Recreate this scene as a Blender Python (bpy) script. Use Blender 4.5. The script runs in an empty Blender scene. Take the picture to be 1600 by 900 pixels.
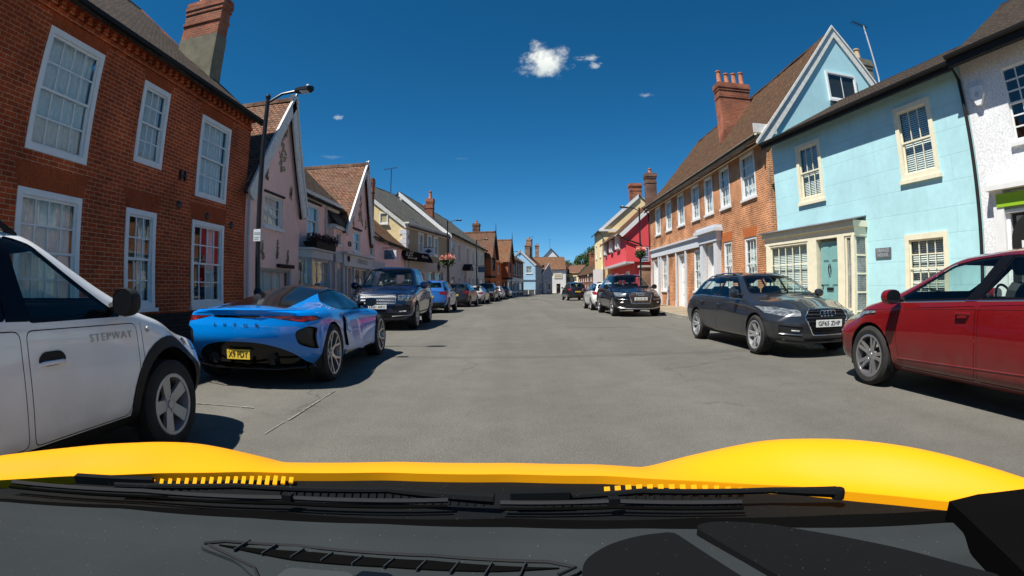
import bpy, bmesh, math, random
from mathutils import Vector, Matrix, noise
from mathutils.bvhtree import BVHTree
R = math.radians
PI = math.pi
rnd = random.Random(7)
SC = bpy.context.scene
COL = SC.collection

# ------------------------------------------------------------------ camera (wide dash camera lens, equidistant, 785 px focal at 1600 px)
cd = bpy.data.cameras.new('dash_camera')
cam = bpy.data.objects.new('dash_camera', cd)
COL.objects.link(cam)
SC.camera = cam
cd.type = 'PANO'
cd.sensor_fit = 'HORIZONTAL'
cd.sensor_width = 36.0
cd.clip_start, cd.clip_end = 0.02, 3000
SC.render.engine = 'CYCLES'
CK = 1.0 / (785.0 / 1600.0 * 36.0)
def set_pano(c):
    tgt = c if hasattr(c, 'panorama_type') else c.cycles
    tgt.panorama_type = 'FISHEYE_LENS_POLYNOMIAL'
    tgt.fisheye_fov = PI * 1.2
    for a in ('fisheye_polynomial_k0', 'fisheye_polynomial_k2', 'fisheye_polynomial_k3', 'fisheye_polynomial_k4'):
        setattr(tgt, a, 0.0)
    tgt.fisheye_polynomial_k1 = -CK
set_pano(cd)
CAMH = 1.12
Pm = Matrix.Rotation(0.002, 4, 'X')
Rm = Matrix.Rotation(0.0084, 4, 'Y')
Bm = Matrix(((1, 0, 0, 0), (0, 0, -1, 0), (0, 1, 0, 0), (0, 0, 0, 1)))
cam.matrix_world = Matrix.Translation((0, 0, CAMH)) @ Pm @ Rm @ Bm

# ------------------------------------------------------------------ sky, sun, exposure
SUN_EL = R(60)
SUN_TO = Vector((-0.83 * math.cos(SUN_EL), -0.558 * math.cos(SUN_EL), math.sin(SUN_EL)))
W = bpy.data.worlds.new('World'); SC.world = W; W.use_nodes = True
wt = W.node_tree; wt.nodes.clear()
wo = wt.nodes.new('ShaderNodeOutputWorld'); wb = wt.nodes.new('ShaderNodeBackground')
sk = wt.nodes.new('ShaderNodeTexSky'); sk.sky_type = 'NISHITA'; sk.sun_disc = False
sk.sun_elevation = SUN_EL
sk.sun_rotation = math.atan2(SUN_TO.x, SUN_TO.y)
sk.altitude = 3000; sk.air_density = 0.85; sk.dust_density = 0.0; sk.ozone_density = 6.0
hs = wt.nodes.new('ShaderNodeHueSaturation'); hs.inputs['Saturation'].default_value = 1.25; hs.inputs['Value'].default_value = 0.47; hs.inputs['Hue'].default_value = .488
wt.links.new(sk.outputs[0], hs.inputs['Color'])
tc = wt.nodes.new('ShaderNodeTexCoord')
def wmath(op, a, b=None, c=None):
    n = wt.nodes.new('ShaderNodeMath'); n.operation = op; n.use_clamp = False
    for i, v in enumerate((a, b, c)):
        if v is None: continue
        if isinstance(v, (int, float)): n.inputs[i].default_value = v
        else: wt.links.new(v, n.inputs[i])
    return n.outputs[0]
cloud_in = hs.outputs[0]
def sky_cloud(d, sx, sz, dens, scale, seed, thr):
    """a small fair-weather cloud fixed in the sky in world direction d"""
    global cloud_in
    d = Vector(d).normalized(); e1 = Vector((d.y, -d.x, 0)).normalized(); e2 = e1.cross(d)
    def dot(v):
        n = wt.nodes.new('ShaderNodeVectorMath'); n.operation = 'DOT_PRODUCT'
        n.inputs[1].default_value = v; wt.links.new(tc.outputs['Generated'], n.inputs[0]); return n.outputs['Value']
    u = wmath('DIVIDE', dot(e1), sx); v = wmath('DIVIDE', dot(e2), sz)
    fr = wmath('GREATER_THAN', dot(d), 0.5)
    comb = wt.nodes.new('ShaderNodeCombineXYZ'); wt.links.new(u, comb.inputs[0]); wt.links.new(v, comb.inputs[1]); comb.inputs[2].default_value = seed
    nz = wt.nodes.new('ShaderNodeTexNoise'); nz.inputs['Scale'].default_value = scale; nz.inputs['Detail'].default_value = 7; nz.inputs['Roughness'].default_value = .62
    wt.links.new(comb.outputs[0], nz.inputs['Vector'])
    # flat base: below v=0 falls quickly
    vb = wmath('MULTIPLY', wmath('MAXIMUM', wmath('MULTIPLY', v, -1), 0), 1.7)
    vt = wmath('MAXIMUM', v, 0)
    vv = wmath('ADD', vb, vt)
    r2 = wmath('ADD', wmath('MULTIPLY', u, u), wmath('MULTIPLY', vv, vv))
    m = wmath('SUBTRACT', wmath('ADD', 1.0, wmath('MULTIPLY', wmath('SUBTRACT', nz.outputs[0], .5), 2.6)), wmath('SQRT', r2))
    mr = wt.nodes.new('ShaderNodeMapRange'); mr.inputs['From Min'].default_value = thr; mr.inputs['From Max'].default_value = thr + .85; mr.inputs['To Max'].default_value = dens
    mr.interpolation_type = 'SMOOTHSTEP'
    wt.links.new(m, mr.inputs['Value'])
    f = wmath('MULTIPLY', mr.outputs[0], fr)
    mx = wt.nodes.new('ShaderNodeMix'); mx.data_type = 'RGBA'
    wt.links.new(f, mx.inputs['Factor']); wt.links.new(cloud_in, mx.inputs['A'])
    cr = wt.nodes.new('ShaderNodeMix'); cr.data_type = 'RGBA'
    cr.inputs['A'].default_value = (2.2, 2.6, 2.7, 1); cr.inputs['B'].default_value = (4.3, 4.35, 4.1, 1)
    sh = wt.nodes.new('ShaderNodeMapRange'); sh.inputs['From Min'].default_value = -.6; sh.inputs['From Max'].default_value = .5
    wt.links.new(wmath('ADD', v, wmath('SUBTRACT', nz.outputs[0], .5)), sh.inputs['Value'])
    wt.links.new(sh.outputs[0], cr.inputs['Factor']); wt.links.new(cr.outputs['Result'], mx.inputs['B'])
    cloud_in = mx.outputs['Result']
sky_cloud((0.069, 0.899, 0.428), .055, .046, 1.0, 1.1, 3.1, .12)
sky_cloud((0.150, 0.887, 0.440), .040, .018, .55, 1.3, 7.7, .35)
sky_cloud((0.163, 0.890, 0.425), .022, .012, .5, 1.3, 2.7, .3)
sky_cloud((0.261, 0.892, 0.368), .026, .010, .3, 1.3, 5.2, .3)
sky_cloud((-0.33, 0.885, 0.329), .013, .011, .4, 1.2, 9.2, .2)
sky_cloud((-0.343, 0.903, 0.257), .035, .009, .12, 1.2, 4.4, .2)
sky_cloud((-0.095, 0.955, 0.255), .018, .006, .06, 1.2, 1.4, .2)
wt.links.new(cloud_in, wb.inputs['Color'])
wb.inputs['Strength'].default_value = 0.15
wt.links.new(wb.outputs[0], wo.inputs['Surface'])

sl = bpy.data.lights.new('sun', 'SUN'); sl.energy = 4.6; sl.angle = R(.53); sl.color = (1.0, .95, .87)
so = bpy.data.objects.new('sun', sl); COL.objects.link(so)
so.rotation_euler = SUN_TO.to_track_quat('Z', 'Y').to_euler()
so.location = (-40, -20, 60)
vs = SC.view_settings
vs.view_transform = 'Standard'; vs.look = 'None'; vs.exposure = 0.72; vs.gamma = 1.0; vs.use_curve_mapping = False
SC.cycles.max_bounces = 8; SC.cycles.transparent_max_bounces = 16
SC.cycles.caustics_reflective = False; SC.cycles.caustics_refractive = False
SC.cycles.use_denoising = True
SC.cycles.sample_clamp_indirect = 4.0

# ------------------------------------------------------------------ helpers
def lin(c):
    c = c / 255.0
    return c / 12.92 if c <= .04045 else ((c + .055) / 1.055) ** 2.4
def S(r, g, b): return (lin(r), lin(g), lin(b))

class NT:
    """small wrapper for writing node trees"""
    def __init__(s, name):
        s.m = bpy.data.materials.new(name); s.m.use_nodes = True
        s.t = s.m.node_tree; s.t.nodes.clear()
        s.out = s.t.nodes.new('ShaderNodeOutputMaterial')
    def n(s, kind, **kw):
        nd = s.t.nodes.new(kind)
        for k, v in kw.items():
            if k.startswith('_'): setattr(nd, k[1:], v)
        return nd
    def l(s, a, b): s.t.links.new(a, b)
    def noise(s, scale, detail=4, vec=None, rough=.55):
        nd = s.t.nodes.new('ShaderNodeTexNoise'); nd.inputs['Scale'].default_value = scale
        nd.inputs['Detail'].default_value = detail; nd.inputs['Roughness'].default_value = rough
        if vec is not None: s.l(vec, nd.inputs['Vector'])
        return nd.outputs['Fac']
    def ramp(s, fac, a, b, lo=0., hi=1.):
        nd = s.t.nodes.new('ShaderNodeMapRange'); nd.inputs['From Min'].default_value = lo; nd.inputs['From Max'].default_value = hi
        nd.inputs['To Min'].default_value = a; nd.inputs['To Max'].default_value = b
        s.l(fac, nd.inputs['Value']); return nd.outputs[0]
    def mix(s, fac, a, b, blend='MIX'):
        nd = s.t.nodes.new('ShaderNodeMix'); nd.data_type = 'RGBA'; nd.blend_type = blend
        for v, k in ((fac, 'Factor'), (a, 'A'), (b, 'B')):
            if isinstance(v, (int, float)): nd.inputs[k].default_value = v
            elif isinstance(v, tuple): nd.inputs[k].default_value = (v[0], v[1], v[2], 1)
            else: s.l(v, nd.inputs[k])
        return nd.outputs['Result']
    def math(s, op, a, b=0.):
        nd = s.t.nodes.new('ShaderNodeMath'); nd.operation = op
        for i, v in enumerate((a, b)):
            if isinstance(v, (int, float)): nd.inputs[i].default_value = v
            else: s.l(v, nd.inputs[i])
        return nd.outputs[0]
    def bump(s, h, strength=.5, dist=.01):
        nd = s.t.nodes.new('ShaderNodeBump'); nd.inputs['Strength'].default_value = strength; nd.inputs['Distance'].default_value = dist
        s.l(h, nd.inputs['Height']); return nd.outputs[0]
    def bsdf(s, col, rough=.6, metal=0., coat=0., normal=None, spec=.5, coatr=.03):
        nd = s.t.nodes.new('ShaderNodeBsdfPrincipled')
        for v, k in ((col, 'Base Color'), (rough, 'Roughness'), (metal, 'Metallic'), (coat, 'Coat Weight'), (spec, 'Specular IOR Level'), (coatr, 'Coat Roughness')):
            if isinstance(v, (int, float)): nd.inputs[k].default_value = v
            elif isinstance(v, tuple): nd.inputs[k].default_value = (v[0], v[1], v[2], 1)
            else: s.l(v, nd.inputs[k])
        if normal is not None: s.l(normal, nd.inputs['Normal'])
        s.l(nd.outputs[0], s.out.inputs[0]); return nd
    def pos(s): return s.t.nodes.new('ShaderNodeNewGeometry').outputs['Position']
    def obj(s): return s.t.nodes.new('ShaderNodeTexCoord').outputs['Object']
    def uv(s): return s.t.nodes.new('ShaderNodeTexCoord').outputs['UV']
    def wallvec(s):
        sep = s.t.nodes.new('ShaderNodeSeparateXYZ'); s.l(s.obj(), sep.inputs[0])
        cb = s.t.nodes.new('ShaderNodeCombineXYZ')
        s.l(s.math('ADD', sep.outputs[0], sep.outputs[1]), cb.inputs[0]); s.l(sep.outputs[2], cb.inputs[1]); return cb.outputs[0]

def m_plain(name, col, rough=.55, metal=0., coat=0., var=.12, scale=6., bump=0., spec=.5):
    k = NT(name); p = k.pos()
    c = k.mix(1.0, col, k.ramp(k.noise(scale, 5, p), 1 - var, 1 + var, .3, .7), 'MULTIPLY') if var else col
    nm = k.bump(k.noise(scale * 12, 3, p), bump, .004) if bump else None
    k.bsdf(c, rough, metal, coat, nm, spec); return k.m
def m_brick(name, c1, c2, mort, bw=.225, bh=.075, vec='wall', dark=.35, bump=.7, ms=.009, bias=0.):
    k = NT(name); v = k.wallvec() if vec == 'wall' else k.uv()
    # a little wander so courses are not ruled
    wz = k.n('ShaderNodeTexNoise'); wz.inputs['Scale'].default_value = 3.; wz.inputs['Detail'].default_value = 3; k.l(v, wz.inputs['Vector'])
    va = k.n('ShaderNodeVectorMath'); va.operation = 'MULTIPLY_ADD'; va.inputs[1].default_value = (.018, .014, 0); k.l(wz.outputs['Color'], va.inputs[0]); k.l(v, va.inputs[2])
    b = k.n('ShaderNodeTexBrick'); b.inputs['Scale'].default_value = 1.0
    b.inputs['Brick Width'].default_value = bw; b.inputs['Row Height'].default_value = bh
    b.inputs['Mortar Size'].default_value = ms; b.inputs['Mortar Smooth'].default_value = .25; b.inputs['Bias'].default_value = bias
    b.inputs['Color1'].default_value = (*c1, 1); b.inputs['Color2'].default_value = (*c2, 1); b.inputs['Mortar'].default_value = (*mort, 1)
    k.l(va.outputs[0], b.inputs['Vector'])
    c = k.mix(1.0, b.outputs['Color'], k.ramp(k.noise(1.1, 6, k.pos()), 1 - dark, 1 + dark, .3, .7), 'MULTIPLY')
    c = k.mix(1.0, c, k.ramp(k.noise(26, 3, k.pos()), .72, 1.28, .25, .75), 'MULTIPLY')
    h = k.math('ADD', k.math('MULTIPLY', b.outputs['Fac'], -1.0), k.math('MULTIPLY', k.noise(60, 3, k.pos()), .5))
    k.bsdf(c, .86, 0, 0, k.bump(h, bump, .012), .25); return k.m
def m_render(name, col, var=.09, stain=.0, bump=.25, lines=False, rough=.8):
    k = NT(name); p = k.pos()
    c = k.mix(1.0, col, k.ramp(k.noise(.9, 6, p), 1 - var, 1 + var, .3, .7), 'MULTIPLY')
    c = k.mix(1.0, c, k.ramp(k.noise(7, 5, p), 1 - var * .5, 1 + var * .5, .3, .7), 'MULTIPLY')
    if stain:
        st = k.n('ShaderNodeVectorMath'); st.operation = 'MULTIPLY'; st.inputs[1].default_value = (3.2, 3.2, .25); k.l(p, st.inputs[0])
        f = k.ramp(k.noise(1.6, 5, st.outputs[0]), 0, stain, .55, .8)
        c = k.mix(f, c, tuple(x * .55 for x in col))
    h = k.noise(35, 4, p)
    if lines:   # ashlar joints scored into the render
        b = k.n('ShaderNodeTexBrick'); b.inputs['Scale'].default_value = 1.; b.inputs['Brick Width'].default_value = 14.; b.inputs['Row Height'].default_value = .56
        b.inputs['Mortar Size'].default_value = .010; b.inputs['Mortar Smooth'].default_value = .4; k.l(k.wallvec(), b.inputs['Vector'])
        c = k.mix(k.math('MULTIPLY', b.outputs['Fac'], .4), c, tuple(x * .62 for x in col))
        h = k.math('SUBTRACT', k.math('MULTIPLY', h, .3), b.outputs['Fac'])
    k.bsdf(c, rough, 0, 0, k.bump(h, bump, .008), .3); return k.m
def m_tile(name, c1, c2, c3, tw=.17, th=.11, moss=0., mosscol=(.16, .15, .07)):
    k = NT(name); v = k.uv()
    wz = k.n('ShaderNodeTexNoise'); wz.inputs['Scale'].default_value = 2.2; wz.inputs['Detail'].default_value = 4; k.l(v, wz.inputs['Vector'])
    va = k.n('ShaderNodeVectorMath'); va.operation = 'MULTIPLY_ADD'; va.inputs[1].default_value = (.012, .014, 0); k.l(wz.outputs['Color'], va.inputs[0]); k.l(v, va.inputs[2])
    b = k.n('ShaderNodeTexBrick'); b.inputs['Scale'].default_value = 1.0
    b.inputs['Brick Width'].default_value = tw; b.inputs['Row Height'].default_value = th; b.inputs['Mortar Size'].default_value = .020; b.inputs['Mortar Smooth'].default_value = .6
    b.inputs['Color1'].default_value = (*c1, 1); b.inputs['Color2'].default_value = (*c2, 1); b.inputs['Mortar'].default_value = tuple(x * .22 for x in c1) + (1,)
    k.l(va.outputs[0], b.inputs['Vector'])
    c = k.mix(k.ramp(k.noise(1.3, 6, k.pos()), 0, .8, .38, .66), b.outputs['Color'], c3)
    c = k.mix(1.0, c, k.ramp(k.noise(6, 6, k.pos(), .65), .6, 1.45, .28, .72), 'MULTIPLY')
    if moss: c = k.mix(k.ramp(k.noise(9, 6, k.pos()), 0, moss, .60, .70), c, mosscol)
    sep = k.n('ShaderNodeSeparateXYZ'); k.l(va.outputs[0], sep.inputs[0])
    saw = k.math('SUBTRACT', 1.0, k.math('FRACT', k.math('DIVIDE', sep.outputs[1], th)))
    h = k.math('ADD', k.math('MULTIPLY', saw, 1.0), k.math('MULTIPLY', k.noise(22, 5, k.pos()), .9))
    h = k.math('SUBTRACT', h, k.math('MULTIPLY', b.outputs['Fac'], .8))
    k.bsdf(c, .9, 0, 0, k.bump(h, 1.0, .03), .2); return k.m
def m_glass(name, tint=(.86, .93, .92), refl=1.0, rough=0.0, tr=1.0, wav=0.02):
    """thin pane: see-through straight on, mirror-like at a slant"""
    k = NT(name)
    ge = k.n('ShaderNodeNewGeometry'); dt = k.n('ShaderNodeVectorMath'); dt.operation = 'DOT_PRODUCT'; k.l(ge.outputs['Incoming'], dt.inputs[0]); k.l(ge.outputs['Normal'], dt.inputs[1])
    fz = k.math('POWER', k.math('SUBTRACT', 1.0, k.math('ABSOLUTE', dt.outputs['Value'])), 5.0)
    nm = k.bump(k.noise(2.5, 2, k.pos()), wav, .05) if wav else None
    tb = k.n('ShaderNodeBsdfTransparent'); tb.inputs[0].default_value = (*[t * tr for t in tint], 1)
    gl = k.n('ShaderNodeBsdfGlossy'); gl.inputs['Roughness'].default_value = rough; gl.inputs['Color'].default_value = (1, 1, 1, 1)
    if nm is not None: k.l(nm, gl.inputs['Normal'])
    mx = k.n('ShaderNodeMixShader')
    k.l(k.ramp(fz, .08 * refl, 1.0, 0, 1.0), mx.inputs[0])
    k.l(tb.outputs[0], mx.inputs[1]); k.l(gl.outputs[0], mx.inputs[2]); k.l(mx.outputs[0], k.out.inputs[0])
    return k.m

# mesh builder
class MB:
    def __init__(s): s.bm = bmesh.new(); s.uvl = s.bm.loops.layers.uv.new('UVMap')
    def face(s, pts, uv=None):
        vs_ = [s.bm.verts.new(p) for p in pts]
        try: f = s.bm.faces.new(vs_)
        except ValueError: return None
        if uv:
            for lp, q in zip(f.loops, uv): lp[s.uvl].uv = q
        return f
    def box(s, x0, x1, y0, y1, z0, z1):
        if x0 > x1: x0, x1 = x1, x0
        if y0 > y1: y0, y1 = y1, y0
        if z0 > z1: z0, z1 = z1, z0
        v = [s.bm.verts.new(p) for p in ((x0, y0, z0), (x1, y0, z0), (x1, y1, z0), (x0, y1, z0), (x0, y0, z1), (x1, y0, z1), (x1, y1, z1), (x0, y1, z1))]
        for q in ((3, 2, 1, 0), (4, 5, 6, 7), (0, 1, 5, 4), (1, 2, 6, 5), (2, 3, 7, 6), (3, 0, 4, 7)): s.bm.faces.new([v[i] for i in q])
        return v
    def prism(s, pts, d):
        """planar polygon pts (3d) swept by vector d"""
        d = Vector(d); a = [s.bm.verts.new(p) for p in pts]; b = [s.bm.verts.new(Vector(p) + d) for p in pts]
        n = len(a)
        s.bm.faces.new(a[::-1]); s.bm.faces.new(b)
        for i in range(n): s.bm.faces.new((a[i], a[(i + 1) % n], b[(i + 1) % n], b[i]))
    def tube(s, pts, r, n=8, caps=True):
        pts = [Vector(p) for p in pts]; rings = []
        for i, p in enumerate(pts):
            t = (pts[min(i + 1, len(pts) - 1)] - pts[max(i - 1, 0)]).normalized()
            u = t.cross(Vector((0, 0, 1)) if abs(t.z) < .9 else Vector((1, 0, 0))).normalized(); w = u.cross(t)
            rr = r[i] if isinstance(r, (list, tuple)) else r
            rings.append([s.bm.verts.new(p + (u * math.cos(2 * PI * j / n) + w * math.sin(2 * PI * j / n)) * rr) for j in range(n)])
        for a, b in zip(rings, rings[1:]):
            for j in range(n): s.bm.faces.new((a[j], a[(j + 1) % n], b[(j + 1) % n], b[j]))
        if caps: s.bm.faces.new(rings[0][::-1]); s.bm.faces.new(rings[-1])
    def lathe(s, prof, n=16, c=(0, 0, 0), axis='z', caps=True):
        rings = []
        for r, h in prof:
            ring = []
            for j in range(n):
                a = 2 * PI * j / n
                p = (r * math.cos(a), r * math.sin(a), h) if axis == 'z' else ((h, r * math.cos(a), r * math.sin(a)) if axis == 'x' else (r * math.cos(a), h, r * math.sin(a)))
                ring.append(s.bm.verts.new(Vector(p) + Vector(c)))
            rings.append(ring)
        for a, b in zip(rings, rings[1:]):
            for j in range(n): s.bm.faces.new((a[j], a[(j + 1) % n], b[(j + 1) % n], b[j]))
        if caps and prof[0][0] > 1e-6: s.bm.faces.new(rings[0][::-1])
        if caps and prof[-1][0] > 1e-6: s.bm.faces.new(rings[-1])
    def slope(s, p00, p10, p11, p01, thick=.1, jit=.018, step=.45, sag=.0):
        """roof slope: eave p00-p10, ridge p01-p11, real thickness, slightly uneven"""
        p00, p10, p11, p01 = map(Vector, (p00, p10, p11, p01))
        L = (p10 - p00).length; V = (p01 - p00).length
        nu = max(2, int(L / step)); nv = max(2, int(V / step))
        nrm = (p10 - p00).cross(p01 - p00).normalized()
        if nrm.z < 0: nrm = -nrm
        def P(i, j):
            u, v = i / nu, j / nv
            return (p00 * (1 - u) + p10 * u) * (1 - v) + (p01 * (1 - u) + p11 * u) * v
        top = {}; bot = {}
        for i in range(nu + 1):
            for j in range(nv + 1):
                p = P(i, j); d = noise.noise(p * .9 + Vector((3, 7, 1))) * jit * 1.6 + rnd.uniform(-1, 1) * jit * .35
                d -= sag * math.sin(PI * i / nu) * math.sin(PI * min(1, j / nv + .15))
                top[i, j] = s.bm.verts.new(p + nrm * d)
                if i in (0, nu) or j in (0, nv): bot[i, j] = s.bm.verts.new(p - nrm * thick)
        ul = L / nu; vl = V / nv
        for i in range(nu):
            for j in range(nv):
                f = s.bm.faces.new((top[i, j], top[i + 1, j], top[i + 1, j + 1], top[i, j + 1]))
                for lp, (a, b) in zip(f.loops, ((i, j), (i + 1, j), (i + 1, j + 1), (i, j + 1))): lp[s.uvl].uv = (a * ul, b * vl)
        edge = [(i, 0) for i in range(nu)] + [(nu, j) for j in range(nv)] + [(i, nv) for i in range(nu, 0, -1)] + [(0, j) for j in range(nv, 0, -1)]
        for a, b in zip(edge, edge[1:] + edge[:1]):
            f = s.bm.faces.new((bot[a], bot[b], top[b], top[a]))
            for lp in f.loops: lp[s.uvl].uv = (a[0] * ul, a[1] * vl)
        s.bm.faces.new([bot[a] for a in edge][::-1])
    def build(s, name, mat, parent=None, loc=(0, 0, 0), smooth=False, rot=None):
        bmesh.ops.recalc_face_normals(s.bm, faces=s.bm.faces)
        me = bpy.data.meshes.new(name); s.bm.to_mesh(me); s.bm.free()
        if smooth:
            me.polygons.foreach_set('use_smooth', [True] * len(me.polygons))
            try: me.set_sharp_from_angle(angle=R(38))
            except Exception: pass
        return link(name, me, mat, parent, loc, rot)
def link(name, me, mat, parent=None, loc=(0, 0, 0), rot=None):
    o = bpy.data.objects.new(name, me); COL.objects.link(o)
    if mat is not None and not me.materials: me.materials.append(mat)
    if parent is not None: o.parent = parent
    o.location = loc
    if rot is not None: o.rotation_euler = rot
    return o
def empty(name, loc=(0, 0, 0), rz=0.):
    o = bpy.data.objects.new(name, None); COL.objects.link(o); o.location = loc; o.rotation_euler = (0, 0, rz)
    o.empty_display_size = .3; return o
def tag(o, label, cat, group=None):
    o['label'] = label; o['category'] = cat
    if group: o['group'] = group
    return o
def struct(o, kind='structure'): o['kind'] = kind; return o
_txt = {}
def text(name, string, mat, parent=None, width=None, height=None, loc=(0, 0, 0), rot=(PI / 2, 0, 0), depth=.003, spacing=1.0, bold=0.):
    cu = bpy.data.curves.new(name, 'FONT'); cu.body = string; cu.size = 1.0; cu.align_x = 'CENTER'; cu.align_y = 'CENTER'
    cu.space_character = spacing; cu.extrude = .01; cu.offset = bold; cu.resolution_u = 2
    to = bpy.data.objects.new(name, cu); COL.objects.link(to)
    bpy.context.view_layer.update()
    dg = bpy.context.evaluated_depsgraph_get()
    me = bpy.data.meshes.new_from_object(to.evaluated_get(dg))
    bpy.data.objects.remove(to); bpy.data.curves.remove(cu)
    xs = [v.co.x for v in me.vertices]; ys = [v.co.y for v in me.vertices]
    bw, bh = max(xs) - min(xs), max(ys) - min(ys); cx, cy = (max(xs) + min(xs)) / 2, (max(ys) + min(ys)) / 2
    kx = width / bw if width else height / bh; ky = height / bh if height else kx
    for v in me.vertices: v.co = Vector(((v.co.x - cx) * kx, (v.co.y - cy) * ky, (v.co.z + .01) / .02 * depth))
    me.materials.clear()
    return link(name, me, mat, parent, loc, rot)
# ------------------------------------------------------------------ materials for the town
M = {}
M['white'] = m_plain('white_paint', (.74, .75, .74), .45, var=.05)
M['offwhite'] = m_plain('aged_white_paint', (.66, .66, .62), .6, var=.16, scale=9)
M['cream'] = m_plain('cream_paint', (.78, .73, .55), .5, var=.07)
M['greywood'] = m_plain('grey_green_paint', (.36, .41, .41), .5, var=.07)
M['palegrey'] = m_plain('pale_grey_paint', (.50, .52, .53), .5, var=.07)
M['matt'] = m_plain('matt_black_board', (.016, .014, .012), .95, var=.2, spec=.05)
M['bluewhite'] = m_plain('cool_grey_white_paint', (.60, .64, .68), .5, var=.06)
M['black'] = m_plain('black_paint', (.016, .016, .016), .65, var=.1, spec=.2)
M['iron'] = m_plain('black_iron', (.02, .021, .023), .38, .3, var=.15)
M['lead'] = m_plain('lead_sheet', (.17, .18, .20), .5, .3, var=.25, scale=5)
M['stone'] = m_plain('stone', (.50, .47, .40), .8, var=.15, bump=.3)
M['cement'] = m_plain('cement_render', (.17, .155, .11), .9, var=.3, scale=3, bump=.4)
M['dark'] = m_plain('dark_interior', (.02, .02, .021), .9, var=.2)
M['net'] = m_plain('net_curtain', (.78, .79, .78), .9, var=.1, scale=14)
M['blind'] = m_plain('slatted_blind', (.80, .80, .77), .6, var=.03)
M['tealdoor'] = m_plain('blue_green_door_paint', (.20, .40, .39), .4, var=.06)
M['pot'] = m_plain('terracotta', (.42, .16, .08), .85, var=.25, scale=8, bump=.3)
M['potpale'] = m_plain('pale_clay', (.50, .38, .24), .85, var=.2, scale=8)
M['pane'] = m_glass('window_glass')
M['brickL'] = m_brick('deep_red_brick', (.44, .072, .018), (.28, .046, .014), (.48, .30, .17), dark=.36, ms=.006)
M['brickR'] = m_brick('orange_red_brick', (.50, .160, .052), (.32, .098, .038), (.60, .43, .26), dark=.45, ms=.013)
M['brickdark'] = m_brick('sooty_brick', (.17, .07, .045), (.12, .05, .035), (.25, .2, .16), dark=.4)
M['brickch'] = m_brick('chimney_brick', (.38, .10, .045), (.26, .07, .035), (.30, .22, .16), dark=.45)
M['brickbuff'] = m_brick('weathered_brick', (.36, .20, .12), (.25, .12, .07), (.36, .30, .22), dark=.4)
M['gauged'] = m_brick('rubbed_brick_arch', (.34, .066, .019), (.27, .052, .016), (.28, .10, .04), bw=.075, bh=.40, dark=.2, ms=.004)
M['gaugedR'] = m_brick('orange_rubbed_brick', (.52, .15, .045), (.46, .13, .04), (.42, .16, .06), bw=.075, bh=.40, dark=.15, ms=.004)
M['plinth'] = m_brick('black_tarred_brick', (.028, .020, .019), (.020, .016, .016), (.05, .042, .036), dark=.4)
M['whitebrick'] = m_brick('whitewashed_brick', (.76, .77, .78), (.75, .76, .77), (.74, .75, .76), dark=.04, bump=.05)
M['pink'] = m_render('pink_limewash', (.92, .61, .54), .08, .12)
M['blue'] = m_render('pale_turquoise_render', (.42, .69, .73), .08, .2, .3, lines=True)
M['bluegable'] = m_render('pale_blue_render', (.40, .66, .72), .07, .2)
M['yellow'] = m_render('yellow_limewash', (.84, .68, .38), .14, .22)
M['khaki'] = m_render('stone_coloured_render', (.33, .30, .20), .08)
M['whiterender'] = m_render('grey_white_render', (.55, .56, .53), .06, .12)
M['whiterender2'] = m_render('bluish_white_render', (.56, .62, .68), .06)
M['red'] = m_render('crimson_render', (.74, .085, .10), .07, .08)
M['paleyellow'] = m_render('pale_yellow_render', (.82, .66, .36), .06)
M['orange'] = m_render('orange_limewash', (.62, .135, .022), .1, .15)
M['terracotta'] = m_render('terracotta_limewash', (.36, .105, .045), .1, .1)
M['skyblue'] = m_render('sky_blue_render', (.42, .66, .84), .04)
M['greyblue'] = m_render('grey_blue_render', (.36, .42, .48), .06)  # also colours in the shade on the sky blue house's street side
M['purewhite'] = m_render('white_render', (.78, .79, .78), .04)
M['tileold'] = m_tile('mossy_dark_tiles', (.080, .055, .038), (.032, .024, .019), (.040, .031, .024), moss=.32, mosscol=(.22, .19, .09))
M['tilebrown'] = m_tile('brown_clay_tiles', (.17, .082, .042), (.075, .042, .026), (.075, .048, .028), moss=.6, mosscol=(.24, .16, .06))
M['tilered'] = m_tile('red_brown_clay_tiles', (.27, .13, .08), (.14, .07, .045), (.16, .10, .07), moss=.5, mosscol=(.24, .20, .13))
M['tileorange'] = m_tile('orange_clay_tiles', (.32, .15, .075), (.19, .09, .05), (.20, .12, .075), moss=.45, mosscol=(.25, .20, .11))
M['slate'] = m_tile('grey_slates', (.10, .105, .10), (.07, .075, .075), (.085, .082, .065), tw=.28, th=.2, moss=.4, mosscol=(.14, .13, .08))
M['flower'] = m_plain('coral_petals', (.80, .30, .24), .6, var=.4, scale=20)
M['flowerdk'] = m_plain('dark_wine_foliage', (.045, .016, .018), .7, var=.5, scale=20)
M['leaf'] = m_plain('leaf_green', (.05, .10, .022), .6, var=.45, scale=3)
M['bark'] = m_plain('bark', (.12, .09, .06), .9, var=.3)

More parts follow.
